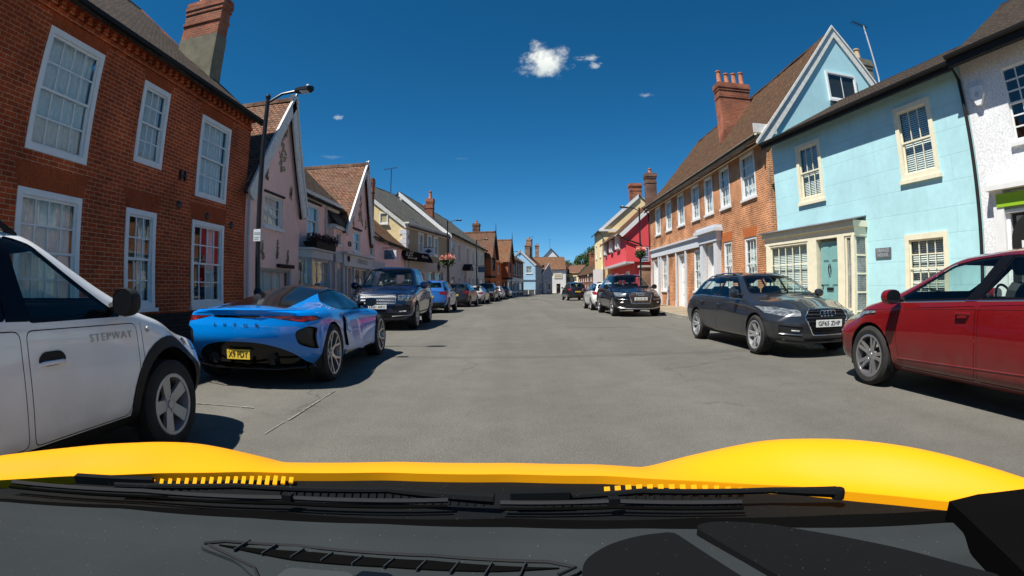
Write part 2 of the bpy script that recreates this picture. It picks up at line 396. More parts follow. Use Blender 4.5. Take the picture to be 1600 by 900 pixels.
# ------------------------------------------------------------------ ground, road, pavements
def m_asphalt():
    k = NT('worn_asphalt'); p = k.pos()
    # coarse aggregate speckle
    vor = k.n('ShaderNodeTexVoronoi'); vor.inputs['Scale'].default_value = 75; k.l(p, vor.inputs['Vector'])
    big = k.ramp(k.noise(.22, 6, p), .87, 1.13, .3, .7)
    mid = k.ramp(k.noise(2.3, 6, p, .65), .90, 1.10, .3, .7)
    fine = k.ramp(k.noise(120, 4, p, .75), .6, 1.4, .28, .72)
    # lengthways wear: slightly paler wheel tracks
    sep = k.n('ShaderNodeSeparateXYZ'); k.l(p, sep.inputs[0])
    tr = k.n('ShaderNodeVectorMath'); tr.operation = 'MULTIPLY'; tr.inputs[1].default_value = (.9, .035, 1); k.l(p, tr.inputs[0])
    streak = k.ramp(k.noise(1.0, 5, tr.outputs[0]), .86, 1.14, .3, .7)
    c = k.mix(1, (.122, .117, .102), big, 'MULTIPLY'); c = k.mix(1, c, mid, 'MULTIPLY'); c = k.mix(1, c, fine, 'MULTIPLY'); c = k.mix(1, c, streak, 'MULTIPLY')
    c = k.mix(k.ramp(k.noise(95, 2, p), 0, .6, .62, .72), c, (.23, .22, .20))
    # oil spots
    oil = k.ramp(k.noise(1.35, 4, p), 0, .45, .66, .78)
    c = k.mix(oil, c, (.05, .05, .048))
    # transverse trench repair across the carriageway
    w = k.math('ADD', sep.outputs[1], k.math('MULTIPLY', k.noise(.8, 4, p), .35))
    tb = k.math('MULTIPLY', k.math('GREATER_THAN', w, 8.25), k.math('LESS_THAN', w, 8.55))
    c = k.mix(k.math('MULTIPLY', tb, .28), c, (.055, .054, .052))
    # fine cracks
    cr = k.n('ShaderNodeTexVoronoi'); cr.feature = 'DISTANCE_TO_EDGE'; cr.inputs['Scale'].default_value = .33
    wob = k.n('ShaderNodeVectorMath'); wob.operation = 'MULTIPLY_ADD'; wob.inputs[1].default_value = (.9, .9, .0)
    nz = k.n('ShaderNodeTexNoise'); nz.inputs['Scale'].default_value = 1.4; nz.inputs['Detail'].default_value = 6; k.l(p, nz.inputs['Vector'])
    k.l(nz.outputs['Color'], wob.inputs[0]); k.l(p, wob.inputs[2]); k.l(wob.outputs[0], cr.inputs['Vector'])
    ck = k.ramp(cr.outputs['Distance'], .5, 0, .002, .009)
    c = k.mix(k.math('MULTIPLY', ck, k.ramp(k.noise(.5, 2, p), 0, 1, .5, .6)), c, (.05, .05, .047))
    h = k.math('ADD', vor.outputs['Distance'], k.noise(140, 3, p))
    k.bsdf(c, .86, 0, 0, k.bump(h, .8, .006), .3); return k.m
def m_paving():
    k = NT('paving_slabs'); p = k.pos()
    b = k.n('ShaderNodeTexBrick'); b.inputs['Scale'].default_value = 1; b.inputs['Brick Width'].default_value = .6; b.inputs['Row Height'].default_value = .45
    b.inputs['Mortar Size'].default_value = .008; b.inputs['Color1'].default_value = (.30, .24, .165, 1); b.inputs['Color2'].default_value = (.25, .20, .14, 1); b.inputs['Mortar'].default_value = (.11, .09, .07, 1)
    k.l(p, b.inputs['Vector'])
    c = k.mix(1, b.outputs['Color'], k.ramp(k.noise(1.4, 6, p), .8, 1.2, .3, .7), 'MULTIPLY')
    c = k.mix(1, c, k.ramp(k.noise(60, 3, p), .85, 1.15, .3, .7), 'MULTIPLY')
    k.bsdf(c, .88, 0, 0, k.bump(k.noise(80, 3, p), .4, .004), .25); return k.m
def m_ground():
    k = NT('open_ground'); p = k.pos()
    c = k.mix(k.ramp(k.noise(.06, 6, p), 0, 1, .4, .6), (.10, .10, .07), (.06, .085, .03))
    k.bsdf(c, .95, 0, 0, None, .2); return k.m
M['asphalt'] = m_asphalt(); M['paving'] = m_paving(); M['ground'] = m_ground()
M['kerb'] = m_plain('kerb_stone', (.27, .25, .21), .85, var=.25, scale=4, bump=.4)

b = MB(); b.face([(-1500, -1500, -.02), (1500, -1500, -.02), (1500, 1500, -.02), (-1500, 1500, -.02)]); struct(b.build('ground', M['ground']))
KL = [(-4.45, -12), (-4.45, 4), (-4.42, 14), (-4.42, 29), (-3.75, 35), (-3.1, 42), (-2.0, 55), (-.35, 68), (1.0, 80), (3.2, 94), (4.2, 96.5), (6.0, 103), (9.5, 104.5), (12.5, 125), (14, 150)]
KR = [(6.05, -12), (6.02, 8), (6.05, 17), (6.45, 22), (6.7, 30), (7.0, 40), (7.5, 50), (8.6, 62), (11.5, 78), (13.6, 92), (14.2, 112), (19, 135), (24, 155)]
FL = [(-6.9, -12), (-6.9, 31.7), (-5.1, 39.3), (-3.1, 58.6), (2.5, 96), (4.6, 97.5), (8.5, 106), (12.3, 130), (13.8, 152)]
def strip(a, bb, z, mb):
    n = 80
    def res(pl):
        d = [0]
        for p, q in zip(pl, pl[1:]): d.append(d[-1] + math.dist(p, q))
        out = []
        for i in range(n + 1):
            t = d[-1] * i / n; j = max(0, min(len(pl) - 2, sum(1 for x in d if x <= t) - 1)); u = (t - d[j]) / (d[j + 1] - d[j])
            out.append((pl[j][0] + (pl[j + 1][0] - pl[j][0]) * u, pl[j][1] + (pl[j + 1][1] - pl[j][1]) * u))
        return out
    A, Bq = res(a), res(bb)
    for i in range(n): mb.face([(*A[i], z), (*Bq[i], z), (*Bq[i + 1], z), (*A[i + 1], z)])
M['bayline'] = m_plain('worn_white_road_paint', (.17, .168, .15), .8, var=.5, scale=18)
def worn_line(p, q, w, z=.004):
    b = MB(); p, q = Vector((*p, z)), Vector((*q, z)); d = (q - p); L = d.length; d.normalize(); n = Vector((-d.y, d.x, 0)); s = 0
    while s < L:
        l = rnd.uniform(.05, .5); g = rnd.choice((0.01, .02, .05, .25)); a, c = p + d * s, p + d * min(L, s + l); ww = w * rnd.uniform(.3, 1) / 2; o = n * rnd.uniform(-.25, .25) * w
        b.face([a - n * ww + o, c - n * ww * rnd.uniform(.6, 1) + o, c + n * ww * rnd.uniform(.6, 1) + o, a + n * ww + o]); s += l + g
    o = b.build('bay_line', M['bayline']); struct(o)
for yy in (4.25, 9.9, 12.9, 19.4, 24.0, 29.6): worn_line((-4.2, yy - .02), (-2.35, yy + .05), .045)
worn_line((-1.94, 3.5), (-1.98, 5.3), .03)
b = MB(); b.face([(-16, -14, -.004), (24, -14, -.004), (40, 170, -.004), (-16, 170, -.004)]); struct(b.build('road', M['asphalt']))
def pavement(kerb, side):
    far = [(x + side * 26, y) for x, y in kerb]
    b = MB()
    far = [(x + side * (.14), y) for x, y in kerb]; back = [(x + side * 30, y + (0 if side < 0 else 0)) for x, y in kerb]
    strip(far, back, .12, b); struct(b.build('pavement', M['paving']))
    b = MB()
    k2 = MB()
    for (p, q) in zip(kerb, kerb[1:]):
        L = math.dist(p, q); n = max(1, int(L / .92)); ux, uy = (q[0] - p[0]) / L, (q[1] - p[1]) / L
        for i in range(n):
            s0, s1 = L * i / n + .004, L * (i + 1) / n - .004; dz = rnd.uniform(-.004, .004); dx = rnd.uniform(-.006, .006)
            a = Vector((p[0] + ux * s0 + side * dx, p[1] + uy * s0, -.05)); c = Vector((p[0] + ux * s1 + side * dx, p[1] + uy * s1, -.05)); w = Vector((-uy * -side, ux * -side, 0)) * .14
            w = Vector((side * abs(uy), -side * ux if uy > 0 else 0, 0)).normalized() * .145
            k2.prism([a, c, c + w, a + w], (0, 0, .176 + dz))
    struct(k2.build('kerb', M['kerb']))
    b.bm.free()
pavement(KL, -1); pavement(KR, 1)

M['patchasphalt'] = m_plain('patched_asphalt', (.104, .100, .088), .9, var=.16, scale=40, bump=.5)
def road_patch(pts, name='road_patch'):
    b = MB(); b.face([(x, y, .0) for x, y in pts]); struct(b.build(name, M['patchasphalt']))
road_patch([(1.6, 14.2), (3.4, 14.1), (3.45, 15.3), (1.65, 15.4)]); road_patch([(-1.2, 21.0), (.4, 20.9), (.5, 26.5), (-1.1, 26.7)]); road_patch([(2.4, 30), (4.4, 29.8), (4.5, 31.4), (2.5, 31.5)])
def cover(x, y, w, l, lab):
    o = empty('drain_cover', (x, y, .001)); tag(o, lab, 'drain cover'); b = MB(); b.box(-w / 2, w / 2, -l / 2, l / 2, -.02, .004); b.build('frame', M['iron'], o)
    b = MB(); n = int(w / .06)
    for i in range(n): xx = -w / 2 + .03 + i * (w - .06) / max(1, n - 1); b.box(xx - .012, xx + .012, -l / 2 + .04, l / 2 - .04, .0042, .009)
    b.build('bars', M['kerb'] if False else M['disciron'], o)
M['disciron'] = m_plain('worn_cast_iron', (.09, .085, .08), .5, .5, var=.3)
cover(2.3, 52.0, .9, .9, 'iron inspection cover in the road ahead between the rows of parked cars')

# ------------------------------------------------------------------ house kit (local: x along the front, y into the house, z up; origin at the left end of the front as seen from the street)
def house(label, A, Bp, cat='house', group=None):
    A = Vector((*A, 0)); Bp = Vector((*Bp, 0)); d = Bp - A
    o = empty('house', A, math.atan2(d.y, d.x)); tag(o, label, cat, group); o['L'] = d.length
    return o, d.length
def wall(h, L, D, H, ops, mat, gable=None, gfront=None, rev=.11, name='wall', z0=0., x0=0., back=True, y0=0., sides=True):
    """front wall with real openings and reveals; gable=(ridge y, ridge z) side gables; gfront=(apex x, apex z) front gable"""
    b = MB(); x1 = x0 + L
    ops = [o for o in ops]
    xs = sorted({x0, x1, *[o[0] for o in ops], *[o[1] for o in ops]}); zs = sorted({z0, H, *[o[2] for o in ops], *[o[3] for o in ops]})
    for xa, xb in zip(xs, xs[1:]):
        for za, zb in zip(zs, zs[1:]):
            cx, cz = (xa + xb) / 2, (za + zb) / 2
            if any(o[0] < cx < o[1] and o[2] < cz < o[3] for o in ops): continue
            b.face([(xa, y0, za), (xb, y0, za), (xb, y0, zb), (xa, y0, zb)])
    for o in ops:
        xa, xb, za, zb = o[:4]; y1 = y0 + rev
        b.face([(xa, y0, za), (xa, y1, za), (xa, y1, zb), (xa, y0, zb)]); b.face([(xb, y0, za), (xb, y0, zb), (xb, y1, zb), (xb, y1, za)])
        b.face([(xa, y0, zb), (xa, y1, zb), (xb, y1, zb), (xb, y0, zb)]); b.face([(xa, y0, za), (xb, y0, za), (xb, y1, za), (xa, y1, za)])
    D1 = y0 + D
    if sides:
        for xx in (x0, x1):
            b.face([(xx, y0, z0), (xx, D1, z0), (xx, D1, H), (xx, y0, H)])
            if gable: b.face([(xx, y0, H), (xx, D1, H), (xx, gable[0], gable[1])])
    if back: b.face([(x0, D1, z0), (x1, D1, z0), (x1, D1, H), (x0, D1, H)])
    if gfront:
        b.face([(x0, y0, H), (x1, y0, H), (gfront[0], y0, gfront[1])]); b.face([(x0, D1, H), (x1, D1, H), (gfront[0], D1, gfront[1])])
    bmesh.ops.remove_doubles(b.bm, verts=b.bm.verts, dist=1e-5)
    # keep the outside facing out: windows need no flipping, shading is two-sided
    return b.build(name, mat, h)
_wc = {}
def window(h, x0, x1, z0, z1, nx=3, ny=2, fw=.07, mat='white', curtain='net', rec=.05, sill=True, sash=True, y0=0., sillmat=None, sillw=.06, proud=.0, rot=None, label=None, arch=None, bar=.022, paned=True, name='window'):
    w, hh = x1 - x0, z1 - z0
    key = (round(w, 3), round(hh, 3), nx, ny, fw, mat, curtain, rec, sill, sash, sillmat, proud, bar, sillw, paned)
    if key not in _wc:
        P = {}
        b = MB(); ya, yb = rec - proud, rec + .09
        b.box(0, fw, ya, yb, 0, hh); b.box(w - fw, w, ya, yb, 0, hh); b.box(fw, w - fw, ya, yb, hh - fw, hh); b.box(fw, w - fw, ya, yb, 0, fw)
        sf = .04; ix0, ix1, iz0, iz1 = fw, w - fw, fw, hh - fw
        halves = [(iz0, (iz0 + iz1) / 2 + .02, .045), ((iz0 + iz1) / 2 - .02, iz1, .015)] if sash else [(iz0, iz1, .03)]
        nyh = ny if sash else ny
        for za, zb, dy in halves:
            a, c = rec + dy, rec + dy + .035
            b.box(ix0, ix0 + sf, a, c, za, zb); b.box(ix1 - sf, ix1, a, c, za, zb); b.box(ix0 + sf, ix1 - sf, a, c, za, za + sf); b.box(ix0 + sf, ix1 - sf, a, c, zb - sf, zb)
            for i in range(1, nx):
                xx = ix0 + sf + (ix1 - ix0 - 2 * sf) * i / nx; b.box(xx - bar / 2, xx + bar / 2, a + .004, c - .004, za + sf, zb - sf)
            for j in range(1, nyh):
                zz = za + sf + (zb - za - 2 * sf) * j / nyh; b.box(ix0 + sf, ix1 - sf, a + .006, c - .006, zz - bar / 2, zz + bar / 2)
        P['frame'] = b
        g = MB()
        for za, zb, dy in halves: g.face([(ix0 + .01, rec + dy + .018, za), (ix1 - .01, rec + dy + .018, za), (ix1 - .01, rec + dy + .018, zb), (ix0 + .01, rec + dy + .018, zb)])
        P['pane'] = g
        if sill:
            s_ = MB(); s_.box(-.05, w + .05, -.07, rec + .05, -sillw - .02, -.0015); P['sill'] = s_
        c = MB()
        if curtain == 'net':
            n = 40
            for a0, a1 in ((ix0 - .02, ix1 + .02),):
                pts = [(a0 + (a1 - a0) * i / n, rec + .15 + .022 * math.sin(i * 1.45 + .8 * math.sin(i * .5))) for i in range(n + 1)]
                for (xa, y_a), (xb, y_b) in zip(pts, pts[1:]): c.face([(xa, y_a, iz0 - .02), (xb, y_b, iz0 - .02), (xb, y_b, iz1 + .02), (xa, y_a, iz1 + .02)])
        elif curtain == 'drapes':
            n = 14
            for a0, a1 in ((ix0 - .03, ix0 + w * .24), (ix1 - w * .24, ix1 + .03)):
                if c.bm.faces: P['drape'] = c; c = MB()
                pts = [(a0 + (a1 - a0) * i / n, rec + .2 + .03 * math.sin(i * 1.5)) for i in range(n + 1)]
                for (xa, y_a), (xb, y_b) in zip(pts, pts[1:]): c.face([(xa, y_a, iz0 - .02), (xb, y_b, iz0 - .02), (xb, y_b, iz1 + .02), (xa, y_a, iz1 + .02)])
        elif curtain == 'blind':
            n = int((iz1 - iz0) / .05)
            for i in range(n):
                z = iz0 + (i + .5) * (iz1 - iz0) / n
                c.face([(ix0, rec + .14, z - .021), (ix1, rec + .14, z - .021), (ix1, rec + .160, z + .019), (ix0, rec + .160, z + .019)])
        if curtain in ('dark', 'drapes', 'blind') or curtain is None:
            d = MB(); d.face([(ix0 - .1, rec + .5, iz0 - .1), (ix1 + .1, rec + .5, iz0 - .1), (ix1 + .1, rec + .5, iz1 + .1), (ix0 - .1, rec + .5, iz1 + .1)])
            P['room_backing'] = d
        P['curtain'] = c
        _wc[key] = {}
        for nm, mb in P.items():
            if not mb.bm.faces: mb.bm.free(); continue
            bmesh.ops.recalc_face_normals(mb.bm, faces=mb.bm.faces)
            me = bpy.data.meshes.new(nm); mb.bm.to_mesh(me); mb.bm.free()
            me.materials.append({'frame': M[mat], 'pane': M['pane'], 'sill': M[sillmat or mat], 'room_backing': M['dark'], 'curtain': M['blind'] if curtain == 'blind' else M['net'], 'drape': M['net']}[nm])
            _wc[key][nm] = me
    ms = _wc[key]
    o = link(name, ms['frame'], None, h, (x0, y0, z0), rot)
    if label: o['label'] = label
    for nm, me in ms.items():
        if nm != 'frame': link('blind' if nm == 'curtain' and curtain == 'blind' else 'curtain' if nm == 'drape' else nm, me, None, o)
    if arch:   # flat arch of rubbed bricks over the opening, 3 mm proud
        t = .05 + .0; a = MB(); e = .12
        a.prism([(x0 - .0, y0 - .004, z1), (x1 + .0, y0 - .004, z1), (x1 + e, y0 - .004, z1 + .36), (x0 - e, y0 - .004, z1 + .36)], (0, .06, 0)); a.build('arch', M[arch], h)
    return o
def roof(h, x0, x1, ye, ze, yr, zr, mat, eave=.28, verge=.08, back=None, thick=.09, jit=.018, sag=.03, ridge='pot', name='roof'):
    """ridge parallel to the front: eave line at y=ye,z=ze ; ridge at yr,zr"""
    k = (zr - ze) / (yr - ye); b = MB()
    b.slope((x0 - verge, ye - eave, ze - eave * k), (x1 + verge, ye - eave, ze - eave * k), (x1 + verge, yr, zr), (x0 - verge, yr, zr), thick, jit, sag=sag)
    yb = back if back is not None else 2 * yr - ye
    kb = (zr - ze) / (yb - yr)
    b.slope((x1 + verge, yb + eave, ze - eave * kb), (x0 - verge, yb + eave, ze - eave * kb), (x0 - verge, yr, zr), (x1 + verge, yr, zr), thick, jit, sag=sag)
    r = b.build(name, mat, h)
    if ridge:
        b = MB(); n = max(2, int((x1 - x0 + 2 * verge) / .45))
        for i in range(n):
            xa = x0 - verge + (x1 - x0 + 2 * verge) * i / n; xb = x0 - verge + (x1 - x0 + 2 * verge) * (i + 1) / n - .012
            dz = noise.noise(Vector((xa * .5, 1, 2))) * .03 - sag * math.sin(PI * i / n) * .5
            pr = [(-.15, -.13), (-.08, -.01), (0, .035), (.08, -.01), (.15, -.13)]
            b.prism([(xa, yr + p, zr + q + dz) for p, q in pr], (xb - xa, 0, 0))
        b.build('ridge_tile', mat, r)
    return r
def roof_front(h, xa, xb, ze, xr, zr, y0, y1, mat, eave=.12, thick=.09, jit=.016, over=.12, name='roof'):
    """ridge running back from a street gable"""
    b = MB(); k1 = (zr - ze) / (xr - xa); k2 = (zr - ze) / (xb - xr)
    b.slope((xa - eave, y1, ze - eave * k1), (xa - eave, y0 - over, ze - eave * k1), (xr, y0 - over, zr), (xr, y1, zr), thick, jit)
    b.slope((xb + eave, y0 - over, ze - eave * k2), (xb + eave, y1, ze - eave * k2), (xr, y1, zr), (xr, y0 - over, zr), thick, jit)
    r = b.build(name, mat, h)
    b = MB(); n = max(2, int((y1 - y0) / .45))
    for i in range(n):
        ya = y0 - over + (y1 - y0) * i / n
        b.prism([(xr + p, ya, zr + q) for p, q in ((-.15, -.16), (-.08, -.02), (0, .03), (.08, -.02), (.15, -.16))], (0, (y1 - y0) / n - .012, 0))
    b.build('ridge_tile', mat, r)
    return r
def bargeboards(h, xa, za, xr, zr, xb, zb, y, mat='offwhite', wd=.34, th=.06):
    for (p, q) in (((xa, za), (xr, zr)), ((xr, zr), (xb, zb))):
        b = MB()
        p = Vector((p[0], 0, p[1])); q = Vector((q[0], 0, q[1])); d = (q - p).normalized(); n = Vector((-d.z, 0, d.x)); n = -n if n.z > 0 else n
        b.prism([p + Vector((0, y, 0)), q + Vector((0, y, 0)), q + n * wd * (1 if abs(d.x) > .01 else 1) + Vector((0, y, 0)), p + n * wd + Vector((0, y, 0))], (0, -th, 0))
        # moulded upper edge
        b.prism([p + Vector((0, y - th, 0)) - n * .03, q + Vector((0, y - th, 0)) - n * .03, q + n * .06 + Vector((0, y - th, 0)), p + n * .06 + Vector((0, y - th, 0))], (0, -.035, 0))
        b.build('bargeboard', M[mat], h)
def chimney(r, x0, x1, y0, y1, z0, z1, mat='brickch', pots=2, potmat='pot', base=None, cap=True, poth=.42, along='x', name='chimney'):
    """brick stack with oversailing courses and clay pots"""
    b = MB(); zc = z1 - .42
    zb = base[0] if base else z0
    b.box(x0, x1, y0, y1, zb, zc)
    ek = min(1, (x1 - x0) * 1.1)
    for i, e in enumerate((.04 * ek, .08 * ek, .05 * ek)): b.box(x0 - e, x1 + e, y0 - e, y1 + e, zc + i * .14 + (.001 if i else 0), zc + (i + 1) * .14)
    b.box(x0 - .03, x1 + .03, y0 - .03, y1 + .03, zc - .38, zc - .30)
    c = b.build(name, M[mat], r.parent or r)
    if base:
        b = MB(); b.box(x0 - .02, x1 + .02, y0 - .02, y1 + .02, z0, zb); b.build('chimney_base', M[base[1]], c)
    for i in range(pots):
        t = (i + .5) / pots
        px, py = (x0 + (x1 - x0) * t, (y0 + y1) / 2) if along == 'x' else ((x0 + x1) / 2, y0 + (y1 - y0) * t)
        hh = poth * rnd.uniform(.85, 1.1)
        b = MB(); b.lathe([(.15, 0), (.13, .05), (.115, hh - .1), (.15, hh - .07), (.15, hh - .02), (.11, hh), (.10, hh - .2), (0, hh - .2)], 14, (px, py, z1 + .0)); b.build('chimney_pot', M[potmat], c, smooth=True)
    return c
def door(h, x0, x1, z0, z1, mat, y=.12, knocker=True, panels=True, light=False):
    w, hh = x1 - x0, z1 - z0; b = MB()
    b.box(0, w, 0, .045, 0, hh)
    if panels:
        st = .11
        rows = [(.22, .36), (.46, .70), (.76, .94)] if not light else [(.1, .4), (.5, .9)]
        for a, c in rows:
            for k in range(2):
                xa = st + k * (w / 2 - st * .25); xb = xa + w / 2 - st * 1.35
                b.box(xa, xb, -.012, 0, hh * a, hh * c); b.box(xa + .03, xb - .03, -.022, -.012, hh * a + .03, hh * c - .03)
    d = b.build('door', mat, h, (x0, y, z0))
    if knocker:
        b = MB(); b.lathe([(0, -.07), (.03, -.06), (.035, -.04), (.02, -.02), (.02, .0)], 12, (.09, 0, hh * .46), 'y'); b.build('handle', M['iron'], d, smooth=True)
        b = MB(); b.box(w / 2 - .13, w / 2 + .13, -.03, .0, hh * .40, hh * .40 + .075); b.build('letterbox', M['iron'], d)
        b = MB(); b.tube([(w / 2 + .05 * math.sin(t * .7), -.035, hh * .66 + .14 * math.cos(t * .7)) for t in range(10)], .012); b.build('knocker', M['iron'], d)
    return d
def pipe(h, pts, mat='black', r=.04, name='downpipe'):
    b = MB(); b.tube(pts, r, 8); return b.build(name, M[mat], h, smooth=True)
def gutter(h, x0, x1, y, z, mat='black', name='gutter'):
    b = MB(); pr = [(.0, .05), (-.012, .0), (-.05, -.035), (-.095, .0), (-.107, .05), (-.095, .05), (-.05, -.02), (-.012, .05)]
    b.prism([(x0, y + p, z + q) for p, q in pr], (x1 - x0, 0, 0)); return b.build(name, M[mat], h)
def leafball(mb, c, rad, n, size, flat=1.):
    for _ in range(n):
        d = Vector((rnd.gauss(0, 1), rnd.gauss(0, 1), rnd.gauss(0, 1) * flat)).normalized() * rad * rnd.random() ** .45
        p = Vector(c) + Vector((d.x, d.y, d.z * flat)); u = Vector((rnd.gauss(0, 1), rnd.gauss(0, 1), rnd.gauss(0, 1))).normalized(); v = u.orthogonal().normalized(); s = size * rnd.uniform(.6, 1.3)
        v = Matrix.Rotation(rnd.uniform(0, 6.28), 3, u) @ v; w = u.cross(v)
        mb.face([p - v * s, p + w * s * .6, p + v * s, p - w * s * .6])
# ================================================================== LEFT SIDE
# --- deep red brick house, near left: front x=-6.8 from y=-3 to y=11.5 (local x = y+3)
h, L = house('deep red brick georgian house with white sash windows, black plinth and brick dentil cornice', (-6.8, -3.0), (-6.8, 11.5))
ops = []; 
UP = [(7.45, 8.83, 3.15, 5.09, 4), (10.04, 10.92, 3.48, 5.07, 3), (12.18, 13.50, 3.18, 5.04, 4)]
LO = [(7.42, 8.82, .80, 2.60, 4), (9.97, 10.88, .82, 2.62, 3), (12.14, 13.48, .80, 2.66, 4)]
UP += [(4.2, 5.1, 3.48, 5.07, 3), (1.4, 2.8, 3.15, 5.09, 4)]; LO += [(4.2, 5.1, .82, 2.62, 3), (1.4, 2.8, .80, 2.60, 4)]
wall(h, L, 9.5, 5.75, UP + LO, M['brickL'], gable=(5.4, 10.5))
b = MB(); b.box(-.012, L + .012, -.03, .05, 0, .70); b.build('plinth', M['plinth'], h)
for i, (a, c, d, e, n) in enumerate(UP + LO): window(h, a, c, d, e, n, 2, fw=.10, rec=.005, curtain='net' if i < 5 else 'drapes' if i in (6, 7) else 'net', arch='gauged', proud=.022, sill=i >= 5, sillw=.05, bar=.026)
# brick cornice: oversailing band and dentils
b = MB(); b.box(0, L, -.05, -.001, 5.30, 5.38)
for i in range(int(L / .225)): b.box(i * .225 + .03, i * .225 + .14, -.11, -.003, 5.382, 5.52)
b.box(0, L, -.13, -.002, 5.522, 5.60); b.box(0, L, -.18, -.001, 5.602, 5.68); b.build('cornice', M['brickL'], h)
r = roof(h, 0, L, 0, 5.80, 5.4, 10.45, M['tileold'], eave=.34, verge=.10, jit=.035, sag=.06)
b = MB(); b.box(-.1, L + .1, -.36, -.20, 5.50, 5.58); b.build('gutter', M['black'], h)
chimney(r, 13.9, 14.42, 1.25, 2.55, 6.6, 9.5, 'brickch', 2, base=(8.25, 'cement'), along='y')
for k, (x, z) in enumerate([(11.62, 2.90), (12.72, 2.80), (13.82, 2.72)]):   # iron tie plates
    b = MB(); b.lathe([(.085, 0), (.085, -.02), (.05, -.035), (0, -.045)], 16, (x, 0, z), 'y'); b.build('tie_plate', M['iron'], h)
b = MB(); b.box(11.55, 11.60, -.05, 0, 3.42, 3.62); b.box(11.72, 11.77, -.05, 0, 3.42, 3.62); b.box(11.60, 11.72, -.04, 0, 3.50, 3.54); b.build('wall_anchor', M['iron'], h)

# --- pink gabled house (front gable)  y 11.52 .. 15.0   local x = y-11.52
def ornament(h, cx, cz, sx, sz, seed, mat):
    """raised plaster foliage: wandering stems, leaves and rosettes in relief"""
    rr = random.Random(seed); b = MB(); k = sx / .3
    for j in range(int(4 + 22 * sz)):
        z = cz - sz + 2 * sz * rr.random(); t = (z - cz + sz) / (2 * sz); w = sx * (.35 + .65 * abs(math.sin(t * 5.5 + seed))) * (1.1 - .6 * t)
        x = cx + rr.uniform(-1, 1) * w; a = rr.uniform(0, 6.28); r = rr.uniform(.03, .075) * min(1.2, .5 + k * .5); pts = []
        for i in range(6): pts.append((x + r * (1.4 - i * .2) * math.cos(a + i * .9), -.012 - .004 * (i % 2), z + r * (1.4 - i * .2) * math.sin(a + i * .9)))
        b.tube(pts, .008 + .008 * rr.random(), 5)
        for q in range(3):
            px, pz = x + rr.uniform(-.09, .09) * k, z + rr.uniform(-.09, .09); s_ = rr.uniform(.03, .07); c_ = rr.uniform(0, 3.1)
            b.prism([(px + s_ * math.cos(c_), 0, pz + s_ * math.sin(c_)), (px - s_ * .5 * math.sin(c_), 0, pz + s_ * .5 * math.cos(c_)), (px - s_ * math.cos(c_), 0, pz - s_ * math.sin(c_)), (px + s_ * .5 * math.sin(c_), 0, pz - s_ * .5 * math.cos(c_))], (0, -.03, 0))
    b.tube([(cx + .02 * math.sin(i * 1.7), -.012, cz - sz + i * sz / 4) for i in range(9)], .012, 5)
    return b.build('plaster_ornament', M[mat], h)
M['ochre'] = m_plain('ochre_plaster', (.36, .30, .20), .8, var=.5, scale=14)
h, L = house('pink house with steep white edged gable and plaster ornament, next to the red brick house', (-6.8, 11.52), (-6.8, 15.02))
GH = 3.95
wn = (1.04, 2.24, 2.92, 3.86); lw = (.62, 2.02, 1.02, 1.72); ld = (2.03, 2.92, .92, 1.80)
wall(h, L, 8.0, GH, [wn, (lw[0], ld[1], .95, 1.76)], M['pink'], gfront=(L / 2 + .45, 7.0))
window(h, *wn, 3, 3, fw=.06, sash=False, curtain='net', proud=.02)
window(h, lw[0], ld[1], .95, 1.76, 4, 1, fw=.05, sash=False, curtain='net', proud=.01, mat='greywood')
b = MB(); b.box(1.9, 2.95, -.12, .0, 1.80, 1.90); b.build('lintel_board', M['black'], h)
b = MB(); b.box(.98, 2.3, -.05, 0, 3.865, 3.92); b.build('lintel_board', M['black'], h)
roof_front(h, 0, L, GH - .02, L / 2 + .45, 7.06, 0, 8.0, M['tilered'], eave=.2, over=.16)
bargeboards(h, -.22, GH - .30, L / 2 + .45, 7.18, L + .24, GH - .42, -.15, wd=.36)
ornament(h, 1.95, 5.3, .42, .68, 3, 'ochre'); ornament(h, 1.05, 4.45, .12, .2, 5, 'ochre'); ornament(h, 2.75, 4.15, .12, .2, 6, 'ochre')
ornament(h, 1.95, 2.32, .13, .22, 7, 'ochre'); ornament(h, 2.65, 2.15, .07, .16, 8, 'ochre'); ornament(h, 1.0, 2.2, .09, .2, 9, 'ochre')
pipe(h, [(.08, -.07, 3.7), (.08, -.07, .12)], 'palegrey', .035)

# --- pink middle range with bay shopfront and flower box  y 15.04 .. 19.5 set back .25
h, L = house('pink range between the two pink gables, with a pale grey bay shop window', (-7.05, 15.04), (-7.05, 19.45))
mw = (1.2, 2.35, 3.02, 4.2)
wall(h, L, 7.0, 4.5, [mw, (.3, 2.7, .75, 2.25)], M['pink'], gable=(3.6, 7.9))
window(h, *mw, 2, 1, fw=.08, curtain='net', proud=.03)
b = MB(); b.box(1.1, 2.45, -.06, 0, 4.21, 4.28); b.build('lintel_board', M['black'], h)
b = MB(); b.box(-.1, L + .05, -.1, -.001, 4.35, 4.45); b.box(-.1, L + .05, -.17, -.101, 4.44, 4.56); b.box(-.1, L + .05, -.05, -.002, 4.25, 4.349); b.build('cornice', M['offwhite'], h)
roof(h, -.1, L + .5, 0, 4.58, 3.6, 8.1, M['tileold'], eave=.22, verge=.05, jit=.03)
